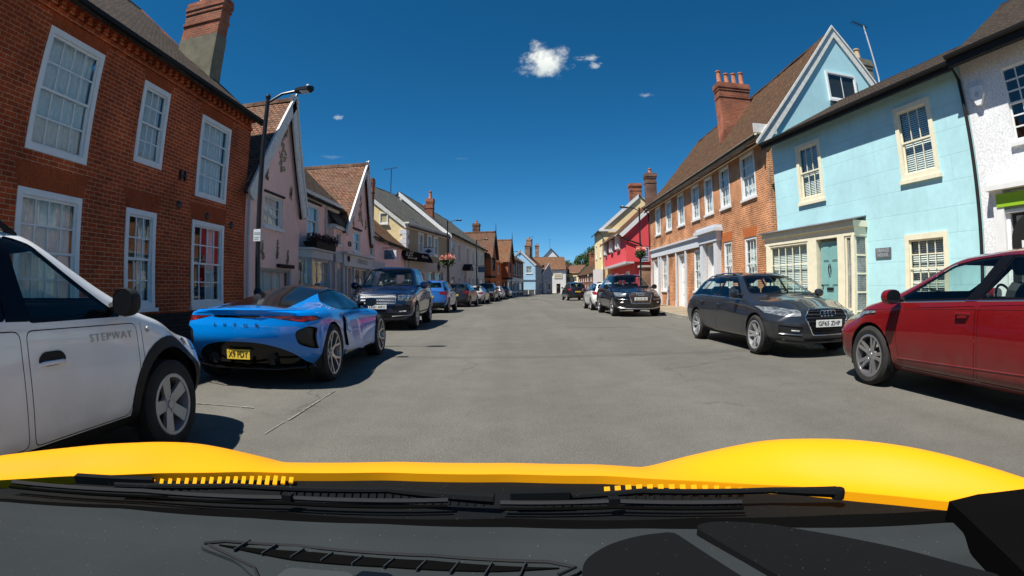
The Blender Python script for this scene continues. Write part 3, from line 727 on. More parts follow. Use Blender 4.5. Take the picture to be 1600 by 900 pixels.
def bay(h, x0, x1, y, z0, z1, mat, nx=3, ny=3):
    """canted bay shop window"""
    c = .42; pts = [(x0, 0), (x0 + c, -y), (x1 - c, -y), (x1, 0)]
    b = MB(); b.prism([(px, py, z0 - .6) for px, py in pts], (0, 0, .6))
    e = .1; b.prism([(px + (-e if px < (x0 + x1) / 2 else e), py - (e if py < 0 else 0), z1) for px, py in pts], (0, 0, .26))
    e = .18; b.prism([(px + (-e if px < (x0 + x1) / 2 else e), py - (e if py < 0 else 0), z1 + .262) for px, py in pts], (0, 0, .07))
    for px, py in pts: b.box(px - .04, px + .04, py - .04 if py < 0 else -.05, py + .04 if py < 0 else .0, z0, z1)
    o = b.build('bay_window', M[mat], h)
    for (p, q) in zip(pts, pts[1:]):
        p = Vector((*p, 0)); q = Vector((*q, 0)); d = q - p; Lq = d.length; ang = math.atan2(d.y, d.x)
        w = window(h, 0, Lq - .06, 0, z1 - z0, nx if Lq > .9 else 2, ny, fw=.05, sash=False, curtain='drapes', mat=mat, sill=False, rec=0.)
        w.location = p + d.normalized() * .03 + Vector((0, 0, z0)); w.rotation_euler = (0, 0, ang)
    return o
bay(h, .15, 2.75, .45, .78, 2.2, 'palegrey')
fb = empty('flower_box', (-6.58, 16.5, 2.52)); tag(fb, 'long black flower box of dark red plants on the pink bay window', 'planter')
b = MB(); b.prism([(-.18, -.95, 0), (.18, -.95, 0), (.26, -1.05, .22), (-.26, -1.05, .22)], (0, 1.9, 0)); b.build('trough', M['black'], fb)
b = MB(); 
for i in range(9): leafball(b, (rnd.uniform(-.1, .12), -.95 + i * .24, .33), .27, 120, .045, .8)
b.build('foliage', M['flowerdk'], fb)
pipe(h, [(2.95, -.06, 4.3), (2.95, -.06, .12)], 'pink' if False else 'palegrey', .035)

# --- second pink gable  y 19.5 .. 23.3
h, L = house('pink gabled house over a pale grey shopfront with a black round sign', (-6.8, 19.5), (-6.8, 23.25))
GH = 3.75; gw = (1.25, 2.35, 2.80, 3.88)
SX = m_plain('shop_sign_ink', (.16, .2, .18), .6); M['ink'] = SX
wall(h, L, 7.5, GH, [(1.25, 2.35, 2.80, GH), (.35, 1.05, .12, 2.05), (1.35, 3.6, .75, 2.1)], M['pink'], gfront=(L / 2 + .75, 6.95))
window(h, 1.25, 2.35, 2.80, 3.72, 2, 1, fw=.07, curtain='net', proud=.03)
b = MB(); b.box(1.17, 2.43, -.06, 0, 3.765, 3.83); b.build('lintel_board', M['black'], h)
roof_front(h, 0, L, GH - .02, L / 2 + .75, 7.0, 0, 7.5, M['tilered'], eave=.2, over=.16)
bargeboards(h, -.25, GH - .22, L / 2 + .75, 7.1, L + .22, GH - .35, -.15, wd=.3)
ornament(h, 2.3, 4.75, .34, .6, 13, 'ochre'); ornament(h, 1.25, 4.15, .07, .2, 14, 'ochre'); ornament(h, 3.1, 4.1, .07, .2, 15, 'ochre')
b = MB(); b.box(-.35, L, -.16, -.001, 2.18, 2.58); b.box(-.42, L + .05, -.3, -.001, 2.585, 2.66); b.box(-.4, L + .02, -.2, -.002, 2.10, 2.18)
for x in (-.3, .15, 1.1, L - .18): b.box(x, x + .14, -.11, -.003, .12, 2.10)
b.box(1.25, L - .2, -.09, -.004, .12, .72)
sf = b.build('shopfront', M['palegrey'], h)
text('lettering', 'KERRIDGES', SX, sf, width=1.5, height=.2, loc=(2.2, -.163, 2.37))
b = MB(); b.lathe([(.13, -.18), (.13, -.2), (0, -.2)], 18, (.16, 0, 2.4), 'y'); b.build('round_sign', M['black'], sf)
window(h, 1.35, 3.6, .75, 2.1, 6, 1, fw=.05, sash=False, curtain='drapes', mat='palegrey', sill=False)
door(h, .35, 1.05, .13, 2.05, M['greywood'], y=.25)
b = MB(); b.lathe([(.12, 0), (.12, -.02)], 6, (.75, -.0, 3.06), 'y'); b.box(.58, .62, -.04, 0, 2.96, 3.16); b.box(.88, .92, -.04, 0, 2.96, 3.16); b.box(.62, .88, -.03, 0, 3.045, 3.075); b.build('wall_anchor', M['iron'], h)
# --- narrow link with lattice window between range and gable
h2 = empty('lattice_bay', (-6.8, 18.35, 0), PI / 2); tag(h2, 'narrow pink porch bay with a small diamond lattice window beside the second pink gable', 'porch')
wall(h2, 1.12, .6, 3.5, [(.3, .85, 2.92, 3.42), (.3, .8, .75, 2.0)], M['pink'])
b = MB(); b.box(-.1, 1.12, -.12, .3, 3.502, 3.6); b.box(-.06, 1.12, -.06, .3, 3.602, 3.68); b.build('cornice', M['offwhite'], h2)
b = MB(); b.slope((-.15, -.16, 3.69), (1.13, -.16, 3.69), (1.13, .9, 5.1), (-.15, .9, 5.1), .06, .012); b.build('roof', M['black'], h2)
w_ = window(h2, .3, .85, 2.92, 3.42, 1, 1, fw=.06, sash=False, curtain='dark')
b = MB()
for i in range(-4, 6):
    for s in (-1, 1):
        x_a = .3 + i * .11; pts = []
        for t in range(0, 11):
            x = x_a + s * t * .05; z = 2.95 + t * .044
            if .34 <= x <= .81: pts.append((x - .3, .045, z - 2.92))
        if len(pts) > 1: b.tube([pts[0], pts[-1]], .006, 4)
b.build('lattice', M['lead'], w_)
window(h2, .3, .8, .75, 2.0, 2, 4, fw=.06, sash=False, curtain='dark', mat='palegrey')
b = MB(); b.box(-.02, 1.12, -.1, -.001, 2.2, 2.62); b.box(-.02, .28, -.05, -.002, .12, 2.2); b.box(.82, 1.12, -.05, -.002, .12, 2.2); b.build('shopfront', M['greywood'], h2)

# --- lower pink wing y 23.3 .. 31.7
h, L = house('low pink wing with brown tiled roof, running up to the yellow limewashed gable', (-6.8, 23.27), (-6.8, 31.66))
w4 = (.15, .95, 2.75, 3.6)
wall(h, L, 7.0, 3.8, [w4, (4.8, 5.7, 2.9, 3.55), (.2, 1.3, .8, 2.1), (2.0, 3.4, .6, 2.1), (5.0, 5.9, .12, 2.05)], M['pink'], gable=(3.6, 6.9))
window(h, *w4, 2, 1, fw=.06, curtain='net'); window(h, 4.8, 5.7, 2.9, 3.55, 3, 1, fw=.05, sash=False, curtain='dark')
window(h, .2, 1.3, .8, 2.1, 3, 2, fw=.06); window(h, 2.0, 3.4, .6, 2.1, 3, 2, fw=.06, sash=False, curtain='dark'); door(h, 5.0, 5.9, .13, 2.05, M['palegrey'])
b = MB(); b.box(.3, 2.9, -.06, 0, 2.2, 2.55); b.build('fascia_board', M['greywood'], h)
r = roof(h, 0, L, 0, 3.86, 3.6, 7.0, M['tilebrown'], eave=.25, verge=.02, jit=.035, sag=.08)
chimney(r, 2.55, 2.97, .62, 1.04, 4.1, 7.15, 'brickch', 0)
gutter(h, 0, L, -.2, 3.66)
pipe(h, [(L - .35, -.15, 3.62), (L - .35, -.06, 3.3), (L - .35, -.06, .12)], 'palegrey', .045)
# hanging sign on its bracket
sg = empty('hanging_sign', (-6.8, 25.9, 3.12)); tag(sg, 'blue hanging shop sign on an iron bracket on the low pink wing', 'sign')
M['signblue'] = m_plain('faded_blue_board', (.07, .13, .20), .5, var=.4, scale=6)
b = MB(); b.box(.08, .74, -.03, .03, -.38, .1); b.build('board', M['signblue'], sg)
b = MB(); b.prism([(.56, -.031, .1), (.74, -.031, .1), (.74, -.031, -.38), (.66, -.031, -.38)], (0, -.003, 0)) if True else b.box(1.40, 1.75, -.034, -.031, -.35, .25); b.build('white_corner', M['white'], sg)
b = MB(); b.tube([(0, 0, .22), (.85, 0, .22)], .018); b.tube([(0, 0, .6), (.6, 0, .23)], .014); b.tube([(.2, 0, .22), (.2, 0, .1)], .01); b.tube([(.65, 0, .22), (.65, 0, .1)], .01); b.build('bracket', M['iron'], sg)

# --- yellow gable / stone coloured front with quoins, shop below
cs = (-6.8, 31.7); yw = .217; CL = 7.75
ce = (cs[0] + math.sin(yw) * CL, cs[1] + math.cos(yw) * CL)
h, L = house('stone coloured shop house with white quoins, dentil cornice and yellow limewashed gable end', cs, ce)
cw = [(2.02, 2.92, 3.62, 5.06), (3.62, 4.5, 3.62, 5.06), (4.9, 5.8, 3.62, 5.06)]
wall(h, L, 9.0, 5.25, cw + [(3.9, 4.9, 1.1, 2.4), (5.2, 6.6, 1.1, 2.4)], M['khaki'])
for i, w in enumerate(cw): window(h, *w, 2, 1, fw=.1, curtain='net' if i != 1 else 'drapes', proud=.04, rec=.0)
window(h, 3.9, 4.9, 1.1, 2.4, 1, 1, fw=.07, sash=False, curtain='dark'); window(h, 5.2, 6.6, 1.1, 2.4, 2, 1, fw=.07, sash=False, curtain='dark')
# near gable wall, limewashed yellow, square to the street line
b = MB(); g0 = Vector((0, 0, 0)); gd = Matrix.Rotation(-(PI / 2 - yw) + PI / 2, 3, 'Z') @ Vector((0, 1, 0))
k = .78
def G(d, z): 
    v = Matrix.Rotation(yw, 3, 'Z') @ Vector((0, d, 0)); return (v.x, v.y, z)
gp = [(0, .1), (9.2, .1), (9.2, 5.3), (4.6, 8.9), (0, 5.3)]
b.prism([G(d, z) for d, z in gp], Vector(G(0, 0)) + Vector((.22, .04, 0))); gw = b.build('gable_wall', M['yellow'], h)
wq = window(h, 0, .55, 0, .72, 1, 1, fw=.05, sash=False, curtain='net', rec=-.02); wq.location = G(1.68, 5.42); wq.rotation_euler = (0, 0, -PI / 2 + yw)
wq.location = Vector(G(1.75, 5.42)) + Vector((-.035, -.01, 0))
b = MB(); b.prism([G(-.25, 5.18), G(4.6, 9.0), G(4.6, 8.72), G(-.05, 5.05)], Matrix.Rotation(yw, 3, 'Z') @ Vector((-.09, 0, 0))); b.build('bargeboard', M['offwhite'], h)
b = MB()
for i in range(13):
    w_ = .45 if i % 2 == 0 else .28; z = 1.0 + i * .31
    b.box(-.035, w_, -.045, -.001, z + .006, z + .30); b.prism([G(-.04, z + .006), G(w_ * .9, z + .006), G(w_ * .9, z + .30), G(-.04, z + .30)], Matrix.Rotation(yw, 3, 'Z') @ Vector((-.04, 0, 0)))
b.build('quoins', M['white'], h)
b = MB(); b.box(-.2, L, -.12, -.001, 5.10, 5.22); b.box(-.3, L, -.34, -.002, 5.36, 5.46)
b.box(-.2, L, -.16, -.003, 5.222, 5.358)
for i in range(int(L / .3)): b.box(i * .3, i * .3 + .14, -.28, -.162, 5.24, 5.357)
b.build('cornice', M['offwhite'], h)
r = roof(h, 0, L + .2, 0, 5.48, 4.6, 9.0, M['slate'], eave=.36, verge=.0, jit=.015)
chimney(r, .9, 1.5, 5.6, 6.4, 6.5, 9.2, 'brickch', 2, poth=.3)
# shop fascia, awning and projecting sign
b = MB(); b.box(.2, L - .1, -.14, -.001, 2.5, 3.1); b.build('fascia_board', M['stone'], h)
b = MB(); b.box(.2, L - .1, -.06, -.002, 2.42, 2.498); b.box(.2, 3.7, -.06, -.003, .12, 2.4); b.box(6.8, L - .2, -.06, -.003, .12, 2.4); b.build('shopfront', M['palegrey'], h)
b = MB(); b.prism([(5.3, -.16, 2.8), (5.55, -.16, 3.15), (5.8, -.16, 2.8), (5.55, -.16, 2.45)], (0, -.05, 0)); b.build('diamond_plaque', M['black'], h)
aw = empty('shop_awning', (*cs, 0), math.atan2(ce[1] - cs[1], ce[0] - cs[0])); tag(aw, 'black shop board with pale lettering sloping along below the yellow gable', 'shop sign')
b = MB(); b.prism([(-1.25, -.55, 2.95), (3.0, -.75, 2.95), (3.25, -.35, 3.6), (-1.25, -.2, 3.6)], (0, .06, 0)); b.build('board', M['matt'], aw)
M['chalk'] = m_plain('chalk_lettering', (.62, .60, .52), .8, var=.3, scale=12)
sl_ = math.atan(.6)
t_ = text('lettering', 'ILES', M['chalk'], aw, width=.95, height=.26, loc=(-.45, -.475, 3.38), rot=(PI / 2 + .42, 0, -.03))
t_ = text('lettering', 'Bakery', M['chalk'], aw, width=1.3, height=.18, loc=(-.3, -.60, 3.12), rot=(PI / 2 + .42, 0, -.03))
t_ = text('lettering', 'Vanda', M['chalk'], aw, width=1.1, height=.2, loc=(1.9, -.57, 3.33), rot=(PI / 2 + .42, 0, -.03))
ps = empty('hanging_sign', (-6.22, 34.65, 3.5), 0); tag(ps, 'white projecting sign with a dark blue diamond on the stone coloured shop', 'sign')
M['navy'] = m_plain('navy_paint', (.012, .02, .10), .4, var=.05); M['signwhite'] = m_plain('sign_white', (.70, .72, .74), .4, var=.03)
b = MB(); b.box(.08, .76, -.04, .04, 0.02, .55); b.build('board', M['signwhite'], ps)
b = MB(); b.prism([(.14, -.042, .30), (.42, -.042, .15), (.70, -.042, .30), (.42, -.042, .45)], (0, .003, 0)); bb = b.build('blue_diamond', M['navy'], ps)
b = MB(); b.tube([(-.1, 0, .57), (.8, 0, .57)], .02); b.build('bracket', M['iron'], ps)
b = MB(); b.box(.25, .6, -.03, .03, -.16, .0); b.build('lower_board', M['signwhite'], ps)

# --- long white house range
ws = (ce[0] + .03, ce[1]); WL = 19.3; yw2 = .1
we = (ws[0] + math.sin(yw2) * WL, ws[1] + math.cos(yw2) * WL)
h, L = house('long grey white rendered house with slate roof, gutter and a tall brick chimney', ws, we)
uw = [(1.6, 2.9, 3.5, 5.1), (4.4, 5.35, 3.5, 5.15), (8.3, 9.4, 3.5, 5.2), (11.3, 12.3, 3.5, 5.1), (13.9, 14.9, 3.5, 5.1), (16.7, 17.7, 3.5, 5.1)]
lw_ = [(1.6, 2.9, .9, 2.3), (4.4, 5.35, .9, 2.3), (6.4, 7.5, .13, 2.4), (8.9, 10.0, .9, 2.3), (11.4, 12.3, .9, 2.3), (13.9, 14.9, .13, 2.3), (16.4, 18.2, .6, 2.4)]
wall(h, L, 8.0, 5.75, uw + lw_, M['whiterender'], gable=(4.0, 9.0))
for i, w in enumerate(uw): window(h, *w, 2 if i < 3 else 3, 2, fw=.08, curtain='net')
for i, w in enumerate(lw_):
    if i in (2, 5): door(h, *w, M['white'] if i == 2 else M['navy'])
    else: window(h, *w, 2, 2, fw=.08, curtain='net')
b = MB(); b.box(6.1, 7.8, -.75, -.001, 2.85, 2.95); b.prism([(6.1, -.75, 2.95), (7.8, -.75, 2.95), (6.95, -.75, 3.45)], (0, .75, 0)); b.build('door_hood', M['black'], h)
b = MB(); b.box(6.2, 6.35, -.12, -.001, .13, 2.84); b.box(7.55, 7.7, -.12, -.001, .13, 2.84); b.build('door_surround', M['white'], h)
b = MB(); b.box(10.4, L, -.02, -.001, .12, 5.6); b.build('painted_front', M['whiterender2'], h) if False else b.bm.free()
r = roof(h, 0, L, 0, 5.85, 4.0, 9.1, M['slate'], eave=.4, verge=.12, jit=.02)
b = MB(); b.prism([(-.16, -.42, 5.4), (-.16, 4.0, 9.08), (-.16, 4.0, 8.7), (-.16, -.42, 5.05)], (-.05, 0, 0)); b.build('bargeboard', M['white'], h)
gutter(h, 0, L, -.34, 5.55)
pipe(h, [(L - .3, -.35, 5.5), (L - .3, -.08, 5.1), (L - .3, -.08, .12)]); pipe(h, [(.4, -.35, 5.5), (.3, -.08, 5.1), (.3, -.08, .12)])
chimney(r, 1.2, 1.75, 1.5, 2.05, 6.4, 8.65, 'brickch', 1, poth=.75); chimney(r, 3.6, 4.6, 2.6, 3.3, 7.0, 8.5, 'brickdark', 2, poth=.1)
b = MB(); b.tube([(0, 0, 0), (.0, -1.0, 0)], .02); b.build('bracket', M['iron'], h, (13.2, 0, 3.6)); 
b = MB(); b.box(13.17, 13.23, -1.0, -.25, 2.9, 3.5); b.build('sign_board', M['signblue'], h)

# --- timber framed orange houses with jettied street gables
M['timber'] = m_plain('black_oak', (.025, .02, .016), .8, var=.4)
yw3 = .157; os_ = (we[0] + .02, we[1] + .05)
def at3(s): return (os_[0] + math.sin(yw3) * s, os_[1] + math.cos(yw3) * s)
def timber(label, s0, s1, jet, wallm, H, ridge, roofm, big=True):
    h, L = house(label, at3(s0), at3(s1))
    wall(h, L, 7.0, 2.7, [(.5, 1.6, .12, 2.1), (2.0, L - .4, .7, 2.2)], M[wallm], name='wall')
    door(h, .5, 1.6, .13, 2.1, M['black']); window(h, 2.0, L - .4, .7, 2.2, 4, 1, sash=False, curtain='dark', mat='black')
    wx = (L / 2 - .9, L / 2 + .9, 3.4, 4.9) if big else (L / 2 - .5, L / 2 + .4, 3.5, 4.7)
    wall(h, L, 7.0 + jet, H, [wx], M[wallm], gfront=(L / 2, ridge - .1), name='upper_wall', z0=2.7, y0=-jet)
    window(h, *wx, 4 if big else 2, 2, sash=False, curtain='dark', mat='timber', y0=-jet, proud=.05)
    r = roof_front(h, 0, L, H, L / 2, ridge, -jet, 7.0, M[roofm], eave=.25, over=.3)
    bargeboards(h, -.3, H - .4, L / 2, ridge + .1, L + .3, H - .4, -jet - .22, 'timber', .34)
    b = MB(); b.tube([(L / 2, -jet - .3, ridge - .3), (L / 2, -jet - .3, ridge + 1.0)], [.06, .02], 6); b.build('finial', M['timber'], h)
    b = MB(); b.box(0, L, -jet - .04, -jet + .1, 2.62, 2.72); 
    for i in range(8): b.box(L * i / 8 + .1, L * i / 8 + .25, -jet, 0, 2.5, 2.62)
    b.build('jetty_beam', M['timber'], h)
    return h, r
h, r = timber('terracotta jettied gable with a dark oriel window, next to the long grey white house', .1, 3.6, .7, 'terracotta', 5.2, 8.1, 'tilered')
chimney(r, 2.2, 2.9, 1.2, 2.0, 6.0, 9.2, 'brickdark', 1)
h, L = house('bright orange recessed house with sagging tiled roof between the two terracotta gables', at3(3.65), at3(11.0))
wall(h, L, 7.0, 4.9, [(2.0, 3.0, .12, 2.1), (4.8, 5.8, 1.0, 2.2), (4.6, 5.6, 3.2, 4.3)], M['orange'], gable=(3.4, 8.3))
door(h, 2.0, 3.0, .13, 2.1, M['black']); window(h, 4.8, 5.8, 1.0, 2.2, 3, 1, sash=False, curtain='dark'); window(h, 4.6, 5.6, 3.2, 4.3, 3, 1, sash=False, curtain='dark')
roof(h, -.5, L + 1, 0, 4.95, 3.4, 8.2, M['tileorange'], eave=.3, jit=.06, sag=.15)
h, r = timber('narrow terracotta jettied gable with a tall finial beside the brown brick shop', 11.05, 15.3, .9, 'terracotta', 5.2, 8.2, 'tileorange', False)
# --- brown brick shop terrace
h, L = house('brown brick terrace with white fronted shops, next to the sky blue house', at3(15.4), at3(33.5))
bw = [(1.2 + i * 2.75, 2.4 + i * 2.75, 3.4, 5.4) for i in range(6)]
sw = [(.6, 3.4, .6, 2.3), (3.9, 4.8, .13, 2.3), (5.4, 8.4, .6, 2.3), (9.2, 12.2, .6, 2.3), (13.0, 16.6, .6, 2.3)]
wall(h, L, 7.5, 6.0, bw + sw, M['brickdark'], gable=(3.7, 8.6))
for w in bw: window(h, *w, 3, 2, fw=.08, curtain='dark', mat='black' if False else 'offwhite')
for i, w in enumerate(sw):
    if i == 1: door(h, *w, M['white'])
    else: window(h, *w, 2, 1, fw=.12, sash=False, curtain='dark')
b = MB(); b.box(.1, 8.6, -.1, -.001, 2.35, 2.95); b.box(9.0, L - .2, -.1, -.001, 2.35, 2.95)
for x in (.2, 3.5, 4.9, 8.45, 9.0, 12.4, L - .5): b.box(x, x + .25, -.07, -.002, .12, 2.34)
b.build('shopfront', M['offwhite'], h)
r = roof(h, 0, L, 0, 6.05, 3.7, 8.8, M['tilebrown'], eave=.3, jit=.04)

# ================================================================== END OF THE STREET
h, L = house('sky blue gabled house standing on short posts', (1.2, 97.0), (4.55, 97.0))
wall(h, L, 9.0, 5.9, [(1.5, 2.75, 4.1, 5.6)], M['skyblue'], gfront=(.45, 8.5), z0=.95)
window(h, 1.5, 2.75, 4.1, 5.6, 3, 2, fw=.1, curtain='net', proud=.05)
b = MB(); b.box(-.05, L + .05, -.12, -.001, 2.82, 2.95); b.build('jetty_beam', M['greyblue'], h)
for x in (.5, 1.9, 3.1): b = MB(); b.box(x, x + .16, .02, .2, 0, .95); b.build('post', M['offwhite'], h)
b = MB(); b.box(-.1, L, .8, 8, 0, .94); b.build('base_wall', M['black'], h)
r = roof_front(h, -2.6, L, 5.9, .45, 8.55, 0, 9.0, M['tilebrown'], eave=.15)
bargeboards(h, -2.6, 5.8, .45, 8.68, L + .2, 5.75, -.1, 'white', .3)
chimney(r, 1.5, 2.5, 5.0, 6.2, 6.0, 10.1, 'brickbuff', 2)
def endhouse(label, A, B_, D, H, ry, rz, wm, rm, wins=(), doors=(), low=(), gab=True, **kw):
    h, L = house(label, A, B_)
    wall(h, L, D, H, list(wins) + list(low) + list(doors), M[wm], gable=(ry, rz))
    for w in wins: window(h, *w, 3, 2, fw=.08, curtain=kw.get('cur', 'net'))
    for w in low: window(h, *w, 2, 1, fw=.1, sash=False, curtain='dark')
    for d in doors: door(h, *d, M[kw.get('doorm', 'black')])
    r = roof(h, 0, L, 0, H, ry, rz + .1, M[rm], eave=.3, jit=.04)
    return h, r, L
# side of blue house returning along the street, its shade put into a grey blue colour
h, r, L = endhouse('side of the sky blue house with a white door, its shade coloured grey blue', (4.58, 97.2), (6.3, 104.0), 4.0, 5.8, 2.0, 7.4, 'greyblue', 'tilebrown', [(1.0, 2.0, 3.6, 5.0), (4.6, 5.6, 3.6, 5.0)], [(2.6, 3.6, .13, 2.3)], [(4.4, 6.0, .9, 2.4)], doorm='white')
chimney(r, 5.6, 6.5, 2.0, 3.0, 6.5, 11.4, 'brickbuff', 2)
h, L = house('small grey house with a white edged gable and orange roof, beside the sky blue house', (6.4, 103.6), (8.55, 106.4))
wall(h, L, 6.0, 4.3, [(.6, 1.5, 2.8, 3.9), (.6, 1.5, .13, 2.2), (1.9, 3.0, .8, 2.3)], M['greyblue'], gfront=(2.1, 6.2))
window(h, .6, 1.5, 2.8, 3.9, 2, 2); door(h, .6, 1.5, .13, 2.2, M['white']); window(h, 1.9, 3.0, .8, 2.3, 2, 2, sash=False, curtain='dark')
roof_front(h, -.6, L, 4.2, 2.1, 6.3, 0, 6.0, M['tilered'], eave=.2); bargeboards(h, -.7, 4.0, 2.1, 6.4, L + .2, 4.0, -.1, 'white', .22)
# orange roofed house whose white wall closes the view
h, r, L = endhouse('white walled house under a broad orange tiled roof, with a cream name board', (4.5, 110.5), (11.9, 110.5), 6.0, 5.6, 3.0, 8.2, 'purewhite', 'tileorange', [], [(5.3, 6.2, .13, 2.2)], [], doorm='black')
b = MB(); b.box(4.8, 6.6, -.08, -.001, 3.4, 4.5); b.build('sign_board', M['cream'], h)
b = MB(); b.box(4.9, 6.5, -.10, -.081, 3.7, 3.85); b.box(4.9, 6.5, -.10, -.081, 4.1, 4.22); b.build('lettering', M['ochre'], h)
h, L = house('grey blue rendered terrace with many windows, running back from the white walled house', (11.95, 112.6), (17.5, 134.0))
ww = [(2 + i * 4.0, 3.1 + i * 4.0, 3.6, 5.1) for i in range(5)]; wl_ = [(2 + i * 4.0, 3.1 + i * 4.0, .9, 2.4) for i in range(5)]
wall(h, L, 3.2, 5.9, ww + wl_, M['greyblue'], gable=(1.6, 7.6))
for w in ww + wl_: window(h, *w, 2, 2, fw=.09, curtain='dark')
roof(h, 0, L, 0, 5.95, 1.6, 7.65, M['tilebrown'], eave=.3, jit=.04)
# white gable rising behind
h, L = house('tall white gable rising behind the orange roof', (7.4, 125.5), (12.4, 125.5))
wall(h, L, 9.0, 8.6, [], M['purewhite'], gfront=(2.5, 11.1)); roof_front(h, 0, L, 8.6, 2.5, 11.2, 0, 9, M['tilebrown'], eave=.3, over=.25)
h, L = house('slim brick chimney house behind the orange roof', (4.6, 116.5), (7.2, 116.5))
wall(h, L, 5.0, 6.0, [], M['brickbuff'], gable=(2.5, 7.6)); r = roof(h, 0, L, 0, 6.0, 2.5, 7.6, M['tilered']); chimney(r, .9, 1.8, 1.0, 2.0, 6.0, 11.4, 'brickbuff', 2, poth=.5)
# far right brick row with many chimneys
for i, (A_, B2, lab) in enumerate([((14.9, 112.0), (15.1, 97.2), 'brick cottages with brown roof and a broad red chimney, farther pair of the low row'), ((15.1, 97.0), (15.3, 82.0), 'brick cottages with brown roof and white gable edge, nearest the pale yellow house')]):
    h, L = house(lab, A_, B2)
    ww = [(1.2 + i2 * 2.8, 2.2 + i2 * 2.8, 2.5, 3.6) for i2 in range(5)]; wl_ = [(1.2 + i2 * 2.8, 2.2 + i2 * 2.8, .7, 2.0) for i2 in range(5)]
    wall(h, L, 7.0, 4.1, ww + wl_, M['brickdark'], gable=(3.5, 7.0))
    for w in ww + wl_: window(h, *w, 2, 2, fw=.08, curtain='dark')
    r = roof(h, 0, L, 0, 4.15, 3.5, 7.1 - .5 * i, M['tilebrown'], eave=.3, jit=.04)
    b = MB(); b.prism([(-.12, -.35, 3.8), (-.12, 3.5, 7.1 - .5 * i), (-.12, 3.5, 6.7 - .5 * i), (-.12, -.35, 3.45)], (-.06, 0, 0)); b.build('bargeboard', M['white'], h); b = MB(); b.prism([(L + .12, -.35, 3.8), (L + .12, 3.5, 7.1 - .5 * i), (L + .12, 3.5, 6.7 - .5 * i), (L + .12, -.35, 3.45)], (.06, 0, 0)); b.build('bargeboard', M['white'], h)
    chimney(r, 1.0, 2.8, 2.4, 3.4, 5.5, 9.0 - i, 'brickch', 0 if i == 0 else 3); chimney(r, 7.0, 8.4, 3.0, 4.0, 6, 8.6 - i, 'brickdark', 3); chimney(r, L - 2.4, L - 1.2, 3.0, 4.0, 6, 8.3 - i, 'brickbuff', 2)
h, L = house('pale house with cream upper floor turning the corner beyond the black crossover', (12.2, 116.5), (15.3, 113.5))
wall(h, L, 5.0, 4.8, [(.6, 1.6, 2.7, 3.9), (2.4, 3.6, 2.7, 3.9)], M['paleyellow'], gable=(2.5, 6.6)); window(h, .6, 1.6, 2.7, 3.9, 2, 2, curtain='dark'); window(h, 2.4, 3.6, 2.7, 3.9, 2, 2, curtain='dark')
roof(h, 0, L, 0, 4.8, 2.5, 6.6, M['tilered'])

# ================================================================== RIGHT SIDE
# --- orange brick house: runs away from us; local x from far end (A) to near end (B)
yb = .02; bn = (8.6, 14.98); BLn = 16.5; bf = (bn[0] + math.sin(yb) * BLn, bn[1] + math.cos(yb) * BLn)
h, L = house('orange brick georgian house with seven upper sash windows and white painted shop pilasters', bf, bn)
X = lambda s: BLn - s          # s = distance from the near corner
upw = [(1.02, 2.28), (3.38, 4.45), (5.28, 6.32), (7.04, 8.12), (9.3, 10.45), (11.6, 12.72), (13.88, 15.02)]
ops = [(X(b_), X(a_), 4.34, 6.02) for a_, b_ in upw]
low = [(X(2.28), X(1.24), 1.0, 2.93), (X(4.33), X(3.47), 1.0, 2.95), (X(8.12), X(7.0), .95, 2.9), (X(13.8), X(12.75), .95, 2.86)]
drs = [(X(6.2), X(5.0), .13, 3.0), (X(10.6), X(9.5), .13, 2.85), (X(15.7), X(14.6), .13, 2.85)]
wall(h, L, 8.6, 6.30, ops + low + drs, M['brickR'], back=True, rev=.5)
for i, o in enumerate(ops): window(h, *o, 3, 2, fw=.085, rec=.02, curtain='net', proud=.03)
for o in low: window(h, *o, 3, 2, fw=.085, rec=.04, curtain='net', proud=.02, arch='gaugedR' if o in low[:2] else None)
for o in drs:
    door(h, *o, M['white'], y=.22, knocker=False)
    b = MB(); b.box(o[0], o[0] + .04, -.004, .22, .13, o[3]); b.box(o[1] - .04, o[1], -.004, .22, .13, o[3]); b.box(o[0] + .04, o[1] - .04, -.004, .22, o[3] - .04, o[3]); b.build('door_lining', M['white'], h)
# painted shop/door order: pilasters and fascia
b = MB(); b.box(.3, X(6.7), -.09, -.001, 3.0, 3.42); b.box(.2, X(6.6), -.18, -.002, 3.421, 3.5)
for s in (16.1, 14.4, 12.6 + 1.3, 12.5, 10.85, 9.25, 6.75): 
    if s > 6.6: b.box(X(s) - .085, X(s) + .085, -.07, -.003, .12, 2.999); b.box(X(s) - .11, X(s) + .11, -.09, -.0035, .12, .42)
b.build('shopfront', M['bluewhite'], h)
b = MB()
for s in (6.45, 4.78): b.box(X(s) - .16, X(s) + .16, -.22, -.001, .12, 3.05)
b.box(X(6.75), X(4.5), -.26, -.002, 3.051, 3.45); b.box(X(6.9), X(4.35), -.42, -.003, 3.451, 3.6); b.box(X(6.8), X(4.45), -.34, -.003, 3.6, 3.72); b.build('door_surround', M['bluewhite'], h)
b = MB(); b.box(-.05, L + .02, -.10, -.001, 6.08, 6.16)
for i in range(int(L / .2)): b.box(i * .2 + .02, i * .2 + .12, -.2, -.002, 6.162, 6.27)
b.box(-.05, L + .04, -.28, -.003, 6.272, 6.36); b.build('cornice', M['cream'], h)
RY, RZ = 3.8, 11.0
r = roof(h, 0, L - .02, 0, 6.45, RY, RZ, M['tilebrown'], eave=.38, verge=.06, jit=.04, sag=.06)
gutter(h, -.05, L, -.33, 6.20)
b = MB(); b.prism([(L, -.02, 0), (L, 8.55, 0), (L, 8.55, 6.3), (L, RY, RZ - .2), (L, -.02, 6.3)], (.03, 0, 0)); gg = b.build('gable_wall', M['bluegable'], h)
